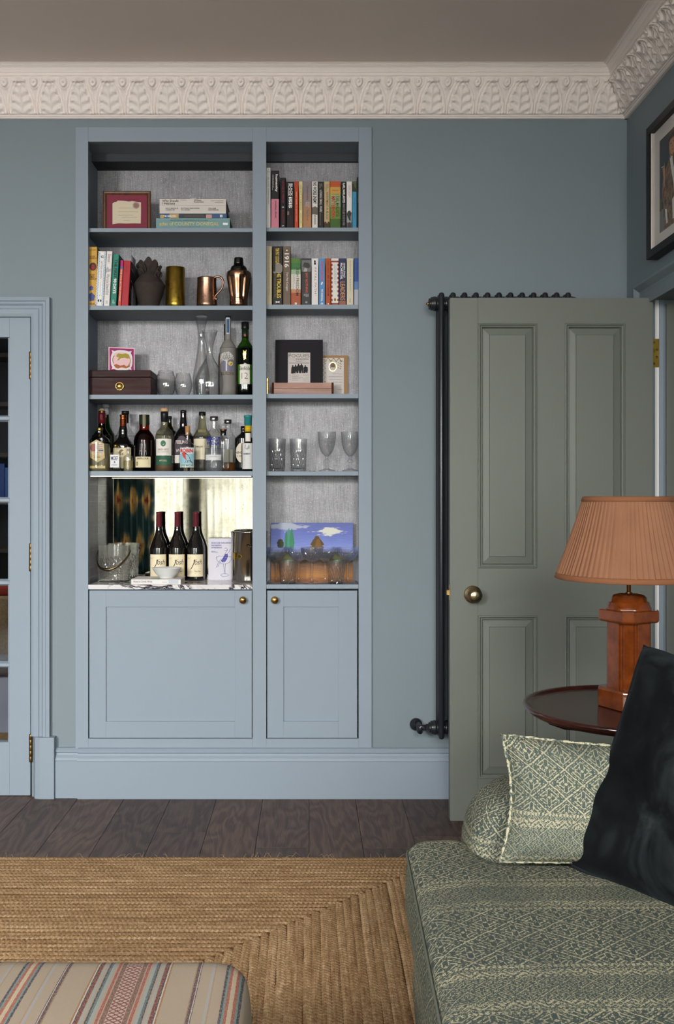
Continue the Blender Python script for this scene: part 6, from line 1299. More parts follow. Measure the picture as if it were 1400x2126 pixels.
MB().lathe([(.0145, 0), (.0145, .012), (.011, .014)], n=6, M=Matrix.Translation((vx + .030, -.097, zh0)) @ Matrix.Rotation(R(90), 4, 'Y'), smooth=False).build('union_nut', M_RAD, rad)
MB().lathe([(.007, 0), (.007, .006), (.009, .007), (.009, .012), (.006, .013), (.006, .022)], n=16, M=Matrix.Translation((vx + .043, -.097, zh0)) @ Matrix.Rotation(R(90), 4, 'Y')).build('chrome_tail', M_CHROME, rad, label='chrome valve tail')

# ------------------------------------------------------------------ framed photograph on the doorway wall
FYA, FYB, FZ0, FZ1 = -.351, -.985, 2.103, 2.590; FXF = 1.2546
pf = thing('framed_photograph', 'black box-framed photograph of a person in a brown hat and patterned coat', 'picture frame', (XR, (FYA + FYB) / 2, FZ0))
bw_ = .028; fb = MB()
fb.box(FXF, XR, FYA - bw_, FYA, FZ0, FZ1); fb.box(FXF, XR, FYB, FYB + bw_, FZ0, FZ1); fb.box(FXF, XR, FYB + bw_, FYA - bw_, FZ0, FZ0 + bw_); fb.box(FXF, XR, FYB + bw_, FYA - bw_, FZ1 - bw_, FZ1)
fb.build('frame', cmat((24, 23, 22), .4), pf, .0008)
MX = FXF + .020
ml = MB(); ml.box(MX, MX + .003, FYB + bw_, FYA - bw_, FZ0 + bw_, FZ1 - bw_); ml.build('mount', cmat((236, 228, 222), .75), pf, label='off-white mount')
lipm = MB()
for (a, b, c_, d_) in ((FYA - bw_ - .004, FYA - bw_ - .0002, FZ0 + bw_, FZ1 - bw_), (FYB + bw_ + .0002, FYB + bw_ + .004, FZ0 + bw_, FZ1 - bw_)): lipm.box(FXF + .008, MX, a, b, c_, d_)
lipm.build('spacer', cmat((214, 206, 200), .7), pf)
ph0, ph1, pz0, pz1 = FYA - bw_ - .058, FYB + bw_ + .058, FZ0 + bw_ + .048, FZ1 - bw_ - .048
def pp(u, v, k): return (MX - .0004 - .0002 * k, ph0 + (ph1 - ph0) * u, pz0 + (pz1 - pz0) * v)
g = G('dark_backdrop'); n = g.noise(g.tc(), 9, 4); g.set(color=g.ramp(n, [(.3, lin((31, 34, 41))), (.6, lin((48, 51, 58))), (.8, lin((70, 65, 58)))]), rough=.35); MBK = g.mat
g = G('mottled_coat'); n = g.noise(g.tc(), 55, 4, .65); g.set(color=g.ramp(n, [(.32, lin((53, 41, 31))), (.5, lin((126, 95, 63))), (.62, lin((168, 129, 85))), (.75, lin((85, 63, 43)))]), rough=.4); MCOAT = g.mat
def ps(name, poly, mat, k, par=None):
    m_ = MB(); m_.add([pp(a, b, k) for a, b in poly], [tuple(range(len(poly)))]); return m_.build(name, mat, par or prn)
prn = MB(); prn.add([pp(0, 0, 0), pp(1, 0, 0), pp(1, 1, 0), pp(0, 1, 0)], [(0, 1, 2, 3)]); prn = prn.build('photo_print', MBK, pf, label='dark toned photographic print')
ps('steps', [(0, 0), (.10, 0), (.12, .22), (0, .26)], cmat((136, 136, 136), .4), 1); ps('greenery', [(0, .24), (.04, .22), (.04, .36), (0, .38)], cmat((112, 119, 58), .4), 1)
ps('figure_coat', [(.10, .0), (.08, .30), (.05, .34), (.06, .50), (.12, .62), (.17, .68), (.22, .72), (.34, .72), (.44, .66), (.52, .50), (.56, .2), (.58, 0)], MCOAT, 2)
ps('shirt', [(.22, .72), (.25, .58), (.30, .40), (.31, .28), (.27, .26), (.28, .05), (.40, .05), (.40, .5), (.34, .72)], cmat((250, 244, 239), .4), 3)
ps('shirt_cuff', [(.12, .22), (.16, .20), (.18, .05), (.15, .05), (.13, .14)], cmat((248, 244, 241), .4), 4)
ps('neckline', [(.27, .74), (.30, .58), (.34, .74)], cmat((112, 80, 63), .4), 4)
ps('hair', [(.20, .92), (.21, .78), (.235, .70), (.26, .74), (.25, .90)], cmat((168, 129, 78), .4), 5)
ps('face', [(.225, .90), (.22, .82), (.24, .76), (.275, .72), (.315, .745), (.34, .81), (.345, .90)], cmat((214, 161, 126), .4), 6)
ps('mouth', [(.262, .775), (.285, .770), (.305, .778), (.285, .785)], cmat((156, 63, 58), .4), 7); ps('eye', [(.24, .848), (.265, .846), (.262, .858), (.245, .860)], cmat((63, 46, 39), .4), 7); ps('eye', [(.30, .846), (.325, .850), (.32, .862), (.303, .858)], cmat((63, 46, 39), .4), 7); ps('nose', [(.275, .845), (.27, .805), (.288, .802)], cmat((183, 129, 100), .4), 7)
ps('hat', [(.155, .83), (.19, .87), (.26, .905), (.34, .92), (.42, .90), (.40, .95), (.37, .99), (.30, 1.0), (.22, .985), (.19, .92)], cmat((112, 80, 56), .4), 8); ps('hat_band', [(.19, .915), (.26, .94), (.34, .955), (.40, .945), (.405, .93), (.34, .938), (.26, .922), (.195, .895)], cmat((65, 48, 36), .4), 9)
ps('hand', [(.10, .46), (.09, .58), (.075, .66), (.085, .70), (.10, .66), (.115, .71), (.125, .66), (.13, .58), (.125, .46)], cmat((207, 151, 117), .4), 8); ps('cigarette', [(.05, .695), (.10, .685), (.10, .680), (.05, .688)], cmat((250, 250, 250), .4), 9)
MB().box(FXF + .010, FXF + .0115, FYB + bw_ - .002, FYA - bw_ + .002, FZ0 + bw_ - .002, FZ1 - bw_ + .002).build('glass', m_glass('picture_glass', (253, 253, 253), (246, 247, 247), .35, 0.0), pf)

# ------------------------------------------------------------------ round tripod table and lamp
tx, ty, tz = .838, -1.485, .678
tbl = thing('side_table', 'round dark mahogany tilt-top tripod table behind the sofa arm', 'table', (tx, ty, 0))
MB().lathe([(0, tz - .022), (.16, tz - .022), (.235, tz - .020), (.268, tz - .012), (.281, tz - .002), (.283, tz + .004), (.281, tz + .009), (.275, tz + .010), (.269, tz + .007), (.264, tz + .001), (.255, tz), (0, tz)], (tx, ty), 96).build('tabletop', M_MAHOG, tbl)
for s_ in (-1, 1):
    MB().prism([(-.24, -.022), (-.20, -.036), (-.12, -.042), (.12, -.042), (.20, -.036), (.24, -.022)], lambda a, b, d: (tx + a, d, tz + b), ty + s_ * .055 - .014, ty + s_ * .055 + .014).build('bearer', M_MAHOG, tbl, .002)
boxpart('block', M_MAHOG, tbl, tx - .062, tx + .062, ty - .04, ty + .04, tz - .062, tz - .0425, .003)
MB().lathe(smoothprof([(.026, tz - .062, 1), (.030, tz - .075), (.020, tz - .09), (.019, tz - .14), (.024, tz - .24), (.038, tz - .34), (.042, tz - .38), (.028, tz - .43), (.022, tz - .45), (.034, tz - .47), (.040, tz - .52), (.034, tz - .555, 1)]), (tx, ty), 32).build('pillar', M_MAHOG, tbl)
for k in range(3):
    a = R(90 + 120 * k + 20); d = Vector((math.cos(a), math.sin(a), 0)); c0 = Vector((tx, ty, 0))
    pts = [c0 + d * r_ + Vector((0, 0, z_)) for r_, z_ in ((.02, .18), (.07, .185), (.13, .15), (.19, .08), (.235, .03), (.27, .018), (.295, .012))]
    MB().tube(pts, [.018, .019, .017, .014, .012, .014, .010], 12).build('leg', M_MAHOG, tbl)
lx, ly = .831, -1.452
lmp = thing('table_lamp', 'terracotta ceramic column lamp with a pleated tan shade', 'lamp', (lx, ly, tz))
g = G('glazed_terracotta'); p = g.tc(); n = g.noise(p, 26, 4, .6); xx, yy_, zz = g.sep(p)
g.set(color=g.ramp(n, [(.3, lin((84, 36, 9))), (.5, lin((100, 46, 13))), (.7, lin((116, 58, 22)))]), rough=.1, spec=.6, coat=.8, coatr=.04); M_TERRA = g.mat
LR = R(26)
def csec(h, ch, notch=0.0):
    """square half-width h with chamfered corners; notch sinks a narrow reveal beside each chamfer"""
    P = []
    for q in range(4):
        c_, s_ = [(1, 0), (0, 1), (-1, 0), (0, -1)][q]
        loc = [(h, -(h - ch)), (h, h - ch)]
        if notch: loc = [(h, -(h - ch) + notch), (h, h - ch - notch), (h - notch, h - ch - notch), (h - notch, h - ch + notch * .2), (h - ch * .62, h - ch * .62 + ch * .02 ), (h - ch + notch * .2, h - notch), (h - ch - notch, h - notch)]
        else: loc = [(h, -(h - ch)), (h, h - ch)]
        P += [(a * c_ - b * s_, a * s_ + b * c_) for a, b in loc]
    return P
def stack(name, secs, mat, par, bevel=0.0, m_fix=True):
    """loft between cross-sections with equal counts: (points, z)"""
    mb = MB(); n = len(secs[0][0]); vs = []
    for P, z in secs:
        for a, b in P: vs.append((lx + a * math.cos(LR) - b * math.sin(LR), ly + a * math.sin(LR) + b * math.cos(LR), z))
    fs = [(i * n + k, i * n + (k + 1) % n, (i + 1) * n + (k + 1) % n, (i + 1) * n + k) for i in range(len(secs) - 1) for k in range(n)]
    fs += [tuple(range(n - 1, -1, -1)), tuple((len(secs) - 1) * n + k for k in range(n))]
    mb.add(vs, fs); return mb.build(name, mat, par, bevel)
zb0 = tz + .0004; hb1 = .0585
stack('plinth', [(csec(.0640, .020), zb0), (csec(.0640, .020), zb0 + .047), (csec(.0600, .0195), zb0 + .051)], M_TERRA, lmp, .0025)
stack('column', [(csec(.0545, .0255, .009), zb0 + .050), (csec(.0535, .025, .009), zb0 + .224)], M_TERRA, lmp, .001)
stack('capital', [(csec(.0580, .019), zb0 + 0.2210), (csec(.0625, .020), zb0 + 0.2260), (csec(.0625, .020), zb0 + 0.2500), (csec(.0600, .0195), zb0 + 0.2530)], M_TERRA, lmp, .0025)
def oct_r(r, a, z, i):
    t = max(0, min(1, (zb0 + 0.2840 - z) / .03)); q = (a - LR + math.pi / 8) % (math.pi / 4) - math.pi / 8; return r * (1 + t * (math.cos(math.pi / 8) / math.cos(q) - 1) * .9)
MB().lathe([(.060, zb0 + 0.2520), (.061, zb0 + 0.2560), (.056, zb0 + 0.2600), (.0565, zb0 + 0.2640), (.0525, zb0 + 0.2670), (.053, zb0 + 0.2710), (.0465, zb0 + 0.2750), (.045, zb0 + 0.2840), (.038, zb0 + 0.2910), (.022, zb0 + 0.2950), (.008, zb0 + 0.2955)], (lx, ly), 48, rfun=oct_r).build('dome', M_TERRA, lmp)
MB().lathe([(.009, zb0 + .2950), (.009, zb0 + .2965), (.0052, zb0 + .298), (.0052, zb0 + .41)], (lx, ly), 20).build('stem', M_BRASS, lmp, label='slim brass stem')
MB().lathe([(.006, zb0 + .40), (.018, zb0 + .405), (.018, zb0 + .44), (.012, zb0 + .445)], (lx, ly), 20).build('bulb_holder', M_BRASS, lmp)
MB().lathe(smoothprof([(.012, zb0 + .44, 1), (.014, zb0 + .45), (.026, zb0 + .475), (.028, zb0 + .49), (.02, zb0 + .508), (0, zb0 + .513)]), (lx, ly), 20).build('bulb', cmat((225, 222, 214), .3), lmp)
sd_ = 4 + ly; sz0, sz1 = Z(1201, ly), Z(1031.5, ly); r0, r1 = 148 * sd_ / FPX, 90.5 * sd_ / FPX
rp = random.Random(11); NP = 78; ph = [rp.uniform(-.35, .35) for _ in range(NP)]; am = [rp.uniform(.55, 1.25) for _ in range(NP)]; NS = NP * 8
g = G('pleated_linen'); p = g.tc(); a_ = g.noise(p, 320, 2); b_n = g.noise(p, 14, 3)
dif = g.node('ShaderNodeBsdfDiffuse'); trl = g.node('ShaderNodeBsdfTranslucent'); colr = g.mix(b_n, lin((142, 100, 76)), lin((160, 116, 90)))
g.put(dif.inputs[0], colr); g.put(trl.inputs[0], colr); g.put(dif.inputs['Normal'], g.bump(a_, .25, .0006)); mxs = g.node('ShaderNodeMixShader'); mxs.inputs[0].default_value = .25
g.nt.links.new(dif.outputs[0], mxs.inputs[1]); g.nt.links.new(trl.outputs[0], mxs.inputs[2]); g.nt.links.new(mxs.outputs[0], g.out.inputs['Surface']); M_SHADE = g.mat
def shade_r(a, t):
    q = a / (2 * math.pi) * NP; k = int(q) % NP; f = q - int(q); f = f + ph[k] * .15 * t
    s_ = (f * 1.0) % 1.0
    pl_ = (s_ ** .6 if s_ < .85 else (1 - s_) / .15 * .9) * am[k]
    return r1 + (r0 - r1) * t - .0010 * math.sin(math.pi * t) * 3 + (.0036 + .0040 * t) * (pl_ - .5) * min(1, (t + .02) / .06) * min(1, (1.02 - t) / .06)
MB().grid(lambda u, v: (lx + shade_r(2 * math.pi * u, v) * math.cos(2 * math.pi * u), ly + shade_r(2 * math.pi * u, v) * math.sin(2 * math.pi * u), sz1 + (sz0 - sz1) * v), NS, 12, cu=True).build('shade', M_SHADE, lmp, label='pleated tan fabric shade')
M_TRIM = cmat((124, 80, 54), .8)
def band(za, zb2, ra, rb2): return MB().lathe([(ra, za), (ra + .003, za + (zb2 - za) * .12), (rb2 + .0036, zb2 - (zb2 - za) * .15), (rb2 + .001, zb2), (rb2 - .002, zb2), (ra - .002, za)], (lx, ly), 96, cap=False)
band(sz0 - .001, sz0 + .013, r0, r0 - .0042).build('lower_trim', M_TRIM, lmp, label='brown lower trim band'); band(sz1 - .012, sz1 + .001, r1 + .0040, r1).build('upper_trim', M_TRIM, lmp, label='brown upper trim band')
m_ = MB()
for k in range(3): a = R(120 * k + 15); m_.tube([(lx, ly, sz1 - .02), (lx + (r1 - .001) * math.cos(a), ly + (r1 - .001) * math.sin(a), sz1 - .004)], .0012, 6)
m_.build('shade_carrier', M_BRASS, lmp)

# ------------------------------------------------------------------ sofa, cushions, ottoman
def m_sofa(name, k=1.2, base=((54, 65, 63), (70, 77, 67)), cream=(170, 163, 134), thr=.455, rowp=.42):
    """woven geometric print in UV metres: rows of hooked diamonds between rows of a finer broken lattice"""
    g = G(name); uv = g.tc('UV'); u0, v0, _ = g.sep(uv)
    P2 = lambda z: g.comb(u0 * 1.0, v0 * 1.0, z)
    wx, wy = g.noise(P2(0.0), 45, 3, .65), g.noise(P2(5.0), 60, 3, .65)
    u = (u0 + (wx - .5) * .006) * k; v = (v0 + (wy - .5) * .0055) * k
    def lattice(pw, phh, fine):
        a = u * (1 / pw) + v * (1 / phh); b = u * (1 / pw) - v * (1 / phh); fa, fb = a.frac(), b.frac()
        ca, cb = (fa - .5).abs(), (fb - .5).abs(); e = ca.mx(cb); dif = (fa - fb).abs(); su = (fa + fb - 1.0).abs()
        f = (e > .468) * 1.0
        f = f + ((e - .40).abs() < .017) * (((fa + fb) * 34.0).sin() > .1) * .8
        f = f + ((e - .325).abs() < .022) * (dif > .12) * .9
        f = f + ((e - .20).abs() < .024) * (su > .10) * .9 + (e < .06) * .9
        f = f + ((dif - .10).abs() < .022) * (e < .32) * (e > .22) + ((su - .12).abs() < .022) * (e < .30) * (e > .10) * .9
        return f.mn(1.0)
    A = lattice(.105, .086, 0); B = lattice(.052, .047, 1)
    row = (v * (1 / rowp)).frac(); inB = (row > .60) * 1.0
    ln = ((row - .60).abs() < .011) + ((row - .985).abs() < .011); dash = ln.mn(1.0) * ((u * 95.0).frac() < .6)
    chev = (((row - .66).abs() < .03) + ((row - .92).abs() < .03)).mn(1.0) * ((v * 75.0 + (u * 50.0).tri(1.0) * 1.4).frac() < .42)
    motif = (A * (1.0 - inB) + B * inB * .85).mx(dash).mx(chev)
    brk = g.noise(P2(9.0), 230, 2, .7); bigf = g.noise(P2(2.0), 7, 2); sp = g.voro(P2(4.0), 210)
    f = motif * g.maprange(brk, thr - .05, thr + .04) + (sp < .20) * g.maprange(brk, .46, .54) * .7
    f = (f * g.maprange(bigf, .3, .62, .62, 1.0)).mn(1.0)
    th = g.noise(g.comb(u0 * 30.0, v0 * 420.0, 0.0), 3, 2); th2 = g.noise(g.comb(u0 * 420.0, v0 * 30.0, 0.0), 3, 2)
    c0 = g.mix(g.maprange(g.noise(P2(7.0), 95, 3, .7), .35, .65), lin(base[0]), lin(base[1])); c0 = g.mix(g.maprange(brk, .38, .46, 1, 0) * .55, c0, lin((44, 56, 64)))
    col = g.mix(f, c0, lin(cream)); col = g.mix((th + th2) * .16, col, (0.02, 0.03, 0.03, 1))
    g.set(color=col, rough=.85, spec=.25, normal=g.bump(th + th2, .3, .0008)); return g.mat
M_SOFA = m_sofa('patterned_sofa_linen'); M_CUSH = m_sofa('patterned_cushion_linen', 1.45, ((64, 77, 74), (80, 88, 76)), (176, 168, 140), .42)
def sdf_outline(P):
    A = np.array(P); B = np.roll(A, -1, 0)
    def d(q):
        q = np.array(q)[None]; ab = B - A; t = np.clip(((q - A) * ab).sum(1) / (ab * ab).sum(1), 0, 1); return float(np.sqrt((((A + ab * t[:, None]) - q) ** 2).sum(1)).min())
    return d
def rounded(P, rad, n=6):
    out = []; N = len(P)
    for i in range(N):
        p = Vector(P[i]); a = Vector(P[i - 1]); b = Vector(P[(i + 1) % N]); ra = rad[i] if isinstance(rad, (list, tuple)) else rad
        d0 = (a - p).normalized(); d1 = (b - p).normalized(); q0 = p + d0 * ra; q1 = p + d1 * ra
        for k in range(n + 1):
            t = k / n; out.append(tuple(q0 * (1 - t) ** 2 + p * 2 * t * (1 - t) + q1 * t * t))
    return out
def densify(P, step):
    out = []
    for a, b in zip(P, P[1:] + P[:1]):
        L = math.hypot(b[0] - a[0], b[1] - a[1]); n = max(1, int(L / step))
        for k in range(n): out.append((a[0] + (b[0] - a[0]) * k / n, a[1] + (b[1] - a[1]) * k / n))
    return out
def upholstered(name, mat, par, P, c, z0, ze, zt, rr, bulge=0.0, crown=.0, ns=18, seed=1, wr=.002):
    """padded block: outline P, star-shaped about c; top edge at ze rounding over radius rr to zt, side bulging out"""
    P = densify(P, .018); d = sdf_outline(P); n = len(P); mb = MB(); vs = []; uv = []
    rg = random.Random(seed); phs = [(rg.uniform(3, 14), rg.uniform(3, 14), rg.uniform(0, 6)) for _ in range(6)]
    def wn(x, y): return sum(math.sin(x * a + y * b + p_) for a, b, p_ in phs) / 6
    sides = [(z0 + (ze - z0) * t, bulge * math.sin(math.pi * t) ** .8) for t in (0, .12, .25, .4, .55, .7, .82, .92, 1.0)]
    per = [0.0]
    for a, b in zip(P[:-1], P[1:]): per.append(per[-1] + math.hypot(b[0] - a[0], b[1] - a[1]))
    nrm = []
    for i in range(n):
        a, b = P[i - 1], P[(i + 1) % n]; t = Vector((b[0] - a[0], b[1] - a[1])).normalized(); nn = Vector((t.y, -t.x))
        if nn.dot(Vector(P[i]) - Vector(c)) < 0: nn = -nn
        nrm.append(nn)
    for z, o_ in sides:
        for i, p_ in enumerate(P): vs.append((p_[0] + nrm[i].x * (o_ + wr * wn(p_[0] * 2, p_[1] * 2 + z * 4)), p_[1] + nrm[i].y * o_, z)); uv.append((per[i], z))
    S_ = [1 - (1 - k / ns) * 0 for k in range(0)]
    sc_ = [1 - .5 * (k / ns) ** 2.2 * 2 * .5 for k in range(1, ns)]
    sc_ = [1 - (k / ns) ** 2.0 for k in range(1, ns)]
    for s_ in sc_:
        for i, p_ in enumerate(P):
            x, y_ = c[0] + (p_[0] - c[0]) * s_, c[1] + (p_[1] - c[1]) * s_; dd_ = d((x, y_))
            q = min(1, dd_ / rr); z = ze + (zt - ze) * math.sqrt(max(0, 1 - (1 - q) ** 2)) + crown * (1 - math.exp(-dd_ / .12)) + wr * wn(x, y_) * q
            vs.append((x, y_, z)); uv.append((x, y_))
    R_ = len(sides) + len(sc_); fs = []
    for j in range(R_ - 1):
        for i in range(n): fs.append((j * n + i, j * n + (i + 1) % n, (j + 1) * n + (i + 1) % n, (j + 1) * n + i))
    vs.append((c[0], c[1], zt + crown + wr * wn(*c))); uv.append(c); ci = len(vs) - 1
    for i in range(n): fs.append(((R_ - 1) * n + i, (R_ - 1) * n + (i + 1) % n, ci))
    b0 = mb.add(vs, fs, 0, True)
    for k, q in enumerate(uv): mb.uv[b0 + k] = q
    return mb.build(name, mat, par), P, nrm
sofa = thing('sofa', 'low sofa in green and cream patterned linen with a rolled arm', 'sofa', (.65, -2.6, 0))
SP = rounded([(.168, -3.55), (.214, -1.850), (.345, -1.832), (.378, -1.985), (1.06, -1.985), (1.06, -3.55)], [.05, .045, .05, .05, .02, .05])
_, PP, NN = upholstered('seat_cushion', M_SOFA, sofa, SP, (.30, -2.15), .30, .452, .476, .045, .007, .012, 26)
def on(i, o_, z): return (PP[i][0] + NN[i].x * o_, PP[i][1] + NN[i].y * o_, z)
MB().tube([on(i, .003, .453) for i in range(len(PP))], .0026, 8, closed=True).build('seat_piping', cmat((84, 88, 78), .9), sofa)
SB = rounded([(.184, -3.55), (.228, -1.875), (.345, -1.84), (.40, -1.80), (1.12, -1.80), (1.12, -3.55)], [.05, .04, .03, .03, .02, .05])
upholstered('base', M_SOFA, sofa, SB, (.45, -2.3), .10, .296, .299, .01, .006, 0, 8, 2)
def superbox(name, mat, x0, x1, y0, y1, z0, z1, e=.45, e2=.6, par=sofa, n=40, m=24, topr=None):
    cx_, cy_, cz_ = (x0 + x1) / 2, (y0 + y1) / 2, (z0 + z1) / 2; hx_, hy_, hz_ = (x1 - x0) / 2, (y1 - y0) / 2, (z1 - z0) / 2
    sg = lambda a, p_: math.copysign(abs(a) ** p_, a)
    def f(u, v):
        a = 2 * math.pi * u; b = math.pi * (v - .5); return (cx_ + hx_ * sg(math.cos(b), e2) * sg(math.cos(a), e), cy_ + hy_ * sg(math.cos(b), e2) * sg(math.sin(a), e), cz_ + hz_ * sg(math.sin(b), e2))
    def arc(q): return [0.0] + list(np.cumsum([math.dist(a, b) for a, b in zip(q[:-1], q[1:])]))
    AU = arc([f(k / (n * 2), .5) for k in range(n * 2)]); AV = arc([f(.5, k / (m - 1)) for k in range(m)])
    return MB().grid(f, n * 2, m, cu=True, uvs=lambda u, v: (AU[min(n * 2 - 1, int(u * n * 2 + .5))], AV[min(m - 1, int(v * (m - 1) + .5))])).build(name, mat, par)
superbox('arm', M_SOFA, .336, 1.12, -1.975, -1.745, .12, .628, .42, .52)
superbox('arm', M_SOFA, .336, 1.12, -3.80, -3.56, .12, .628, .42, .52)
superbox('back', M_SOFA, 1.03, 1.22, -3.75, -1.78, .12, .80, .3, .35)
for (a, b) in ((.27, -1.95), (1.05, -1.85), (.27, -3.5), (1.05, -3.65)): MB().lathe([(.016, .0095 if a < .45 else 0), (.022, .06), (.026, .105)], (a, b), 16).build('leg', M_MAHOG, sofa)
# cushions
def pillow(name, label, mat, W_, H_, T_, Mx, pipe=None, pr=.0045, wr=.004, seed=3, uvk=(0, 0), twist=False, cc_=.06):
    r = thing(name, label, 'cushion', (0, 0, 0)); rg = random.Random(seed); phs = [(rg.uniform(2, 9), rg.uniform(2, 9), rg.uniform(0, 6)) for _ in range(7)]
    def ed(u, v):
        return (u * (1 - cc_ * (1 - v * v)) * W_ / 2, v * (1 - cc_ * (1 - u * u)) * H_ / 2)
    def f(s_):
        def q(a, b):
            u, v = 2 * a - 1, 2 * b - 1; x, y_ = ed(u, v); k = max(0, (1 - u ** 4)) ** .55 * max(0, (1 - v ** 4)) ** .55
            w_ = sum(math.sin(u * p0 + v * p1 + p2) for p0, p1, p2 in phs) / 7 * wr * k * 2
            rad_ = (abs(u) * abs(v)) ** 3; w_ += .004 * math.sin(14 * (abs(u) - abs(v))) * (1 - k) * k * 2
            return tuple(Mx @ Vector((x, s_ * (T_ / 2 * k + w_), y_)))
        return q
    mb = MB()
    for s_ in (-1, 1): mb.grid(f(s_), 44, 44, uvs=lambda a, b: ((2 * a - 1) * W_ / 2 + uvk[0], (2 * b - 1) * H_ / 2 + uvk[1] + (0 if s_ < 0 else .7)))
    mb.build('cover', mat, r)
    pts = []
    for u, v in [(t, -1) for t in np.linspace(-1, 1, 40)[:-1]] + [(1, t) for t in np.linspace(-1, 1, 40)[:-1]] + [(t, 1) for t in np.linspace(1, -1, 40)[:-1]] + [(-1, t) for t in np.linspace(1, -1, 40)[:-1]]:
        x, y_ = ed(u, v); c_ = 1 - .035 * (abs(u) * abs(v)) ** 8; pts.append(tuple(Mx @ Vector((x * c_, 0, y_ * c_))))
    rad_ = [pr * (1 + (.35 * math.sin(i * 2.2) if twist else 0)) for i in range(len(pts))]
    MB().tube(pts, rad_, 8, closed=True).build('piping', pipe or mat, r)
    r.location = (0, 0, 0); return r
M_CORD = None
g = G('twisted_cord'); n = g.noise(g.tc(), 140, 2); g.set(color=g.mix(g.maprange(n, .42, .52), lin((70, 84, 79)), lin((168, 162, 136))), rough=.9); M_CORD = g.mat
Mx = Matrix.Translation((.634, -2.035, .606)) @ Matrix.Rotation(R(-5), 4, 'Z') @ Matrix.Rotation(R(-12), 4, 'X') @ Matrix.Rotation(R(2), 4, 'Y')
pillow('patterned_cushion', 'oblong green and cream patterned cushion with corded edge against the sofa arm', M_CUSH, .50, .252, .12, Mx, M_CORD, .0034, .003, 5, (.03, .02), True, .10)
g = G('slate_velvet'); p = g.tc(); n = g.noise(p, 7, 4, .6, .8); f = g.noise(p, 600, 2)
lw = g.node('ShaderNodeLayerWeight'); lw.inputs['Blend'].default_value = .35
g.set(color=g.ramp(n, [(.3, lin((9, 10, 11))), (.48, lin((15, 17, 19))), (.60, lin((30, 34, 36))), (.74, lin((50, 56, 59)))]), rough=.95, spec=.05, sheen=.2, sheenr=.35, sheent=lin((120, 130, 138)), normal=g.bump(n + f * .3, .35, .006)); M_VELV = g.mat  # lighter patches in the colour stand in for the velvet's sheen
e1 = Vector((.175, .06, .43)).normalized(); e2 = Vector((.70, -.72, .0)); e2 = (e2 - e1 * e2.dot(e1)).normalized(); nn = e2.cross(e1)
BLc = Vector((.515, -2.035, .487)); ctr = BLc + e1 * .235 + e2 * .235
Mv = Matrix(((e2.x, nn.x, e1.x, ctr.x), (e2.y, nn.y, e1.y, ctr.y), (e2.z, nn.z, e1.z, ctr.z), (0, 0, 0, 1)))
pillow('velvet_cushion', 'dark slate velvet cushion leaning in the sofa corner', M_VELV, .47, .47, .15, Mv, cmat((20, 24, 27), .9), .0060, .009, 9)
# striped ottoman
g = G('striped_weave'); uv = g.tc('UV'); u, v, _ = g.sep(uv); Q = 3.416e-4
wob = g.noise(g.comb(u * 1.0, v * 1.0, 0.0), 160, 2, .6)
s_ = ((u + .300 + (wob - .5) * .0022).abs()).tri(510 * Q) / (510 * Q)
CR = (182, 166, 146)
stops = [(0, CR), (38, (128, 90, 82)), (60, CR), (66, (172, 84, 78)), (80, CR), (92, (164, 174, 172)), (108, (84, 118, 124)), (118, (52, 62, 84)), (126, CR), (136, (172, 174, 170)), (150, CR), (154, (118, 56, 60)), (170, (54, 58, 80)), (177, (220, 212, 200)), (182, (164, 120, 76)), (190, CR), (314, (160, 132, 104)), (319, (84, 64, 78)), (333, (218, 210, 198)), (337, (66, 60, 82)), (341, CR), (394, (172, 176, 176)), (408, (178, 150, 122)), (416, CR), (464, (52, 64, 86)), (476, (120, 152, 150)), (486, (180, 98, 86)), (500, (214, 198, 168))]
col = g.ramp(s_, [(a / 510, tuple(q * .66 for q in lin(c_)[:3]) + (1,)) for a, c_ in stops], 'CONSTANT')
dd_ = ((u + .300) / (38 * Q)).abs(); vv = (v / .022).frac(); dmd = ((dd_ - (vv - .5).abs() * 2.0).abs() < .17) + ((dd_ - (1.0 - (vv - .5).abs() * 2.0)).abs() < .17) + (dd_ + (vv - .5).abs() < .22)
col = g.mix(((dd_ < .98) * dmd).mn(1.0), col, lin((112, 46, 53)))
col = g.mix((dd_ < .98) * (1.0 - dmd.mn(1.0)) * 0.6, col, lin((180, 172, 163)))
th = g.noise(g.comb(u * 60.0, v * 700.0, 0.0), 2, 2); th2 = g.noise(g.comb(u * 700.0, v * 40.0, 0.0), 2, 2)
brk = g.noise(g.comb(u * 520.0, v * 160.0, 2.0), 1, 2, .7)
col = g.mix(g.maprange(brk, .46, .60) * .42, col, lin((154, 140, 123)))
col = g.mix(th * .22 + th2 * .14, col, lin((112, 98, 84)))
g.set(color=col, rough=.88, spec=.2, normal=g.bump(th + th2, .35, .0008)); M_STRIPE = g.mat
ot = thing('ottoman', 'cream upholstered ottoman with woven red, blue and brown stripes', 'ottoman', (-.55, -2.7, 0))
OP = rounded([(-1.02, -3.25), (-1.02, -2.262), (-.106, -2.262), (-.090, -3.25)], [.08, .07, .07, .08])
upholstered('padded_top', M_STRIPE, ot, OP, (-.55, -2.75), .17, .385, .414, .055, .010, .008, 26, 4, .0025)
for k in ot.children: pass
ub = [o for o in COL.objects if o.parent == ot][0].data
ul = ub.uv_layers[0]
for lp in ub.loops: co = ub.vertices[lp.vertex_index].co; ul.data[lp.index].uv = (co.x + off(ot).x, co.y + (0 if co.z > .37 else (co.z - .37)))
for (a, b) in ((-.97, -2.32), (-.16, -2.32), (-.97, -3.18), (-.16, -3.18)): MB().lathe([(.018, .0095), (.024, .05), (.03, .172)], (a, b), 16).build('foot', M_MAHOG, ot)

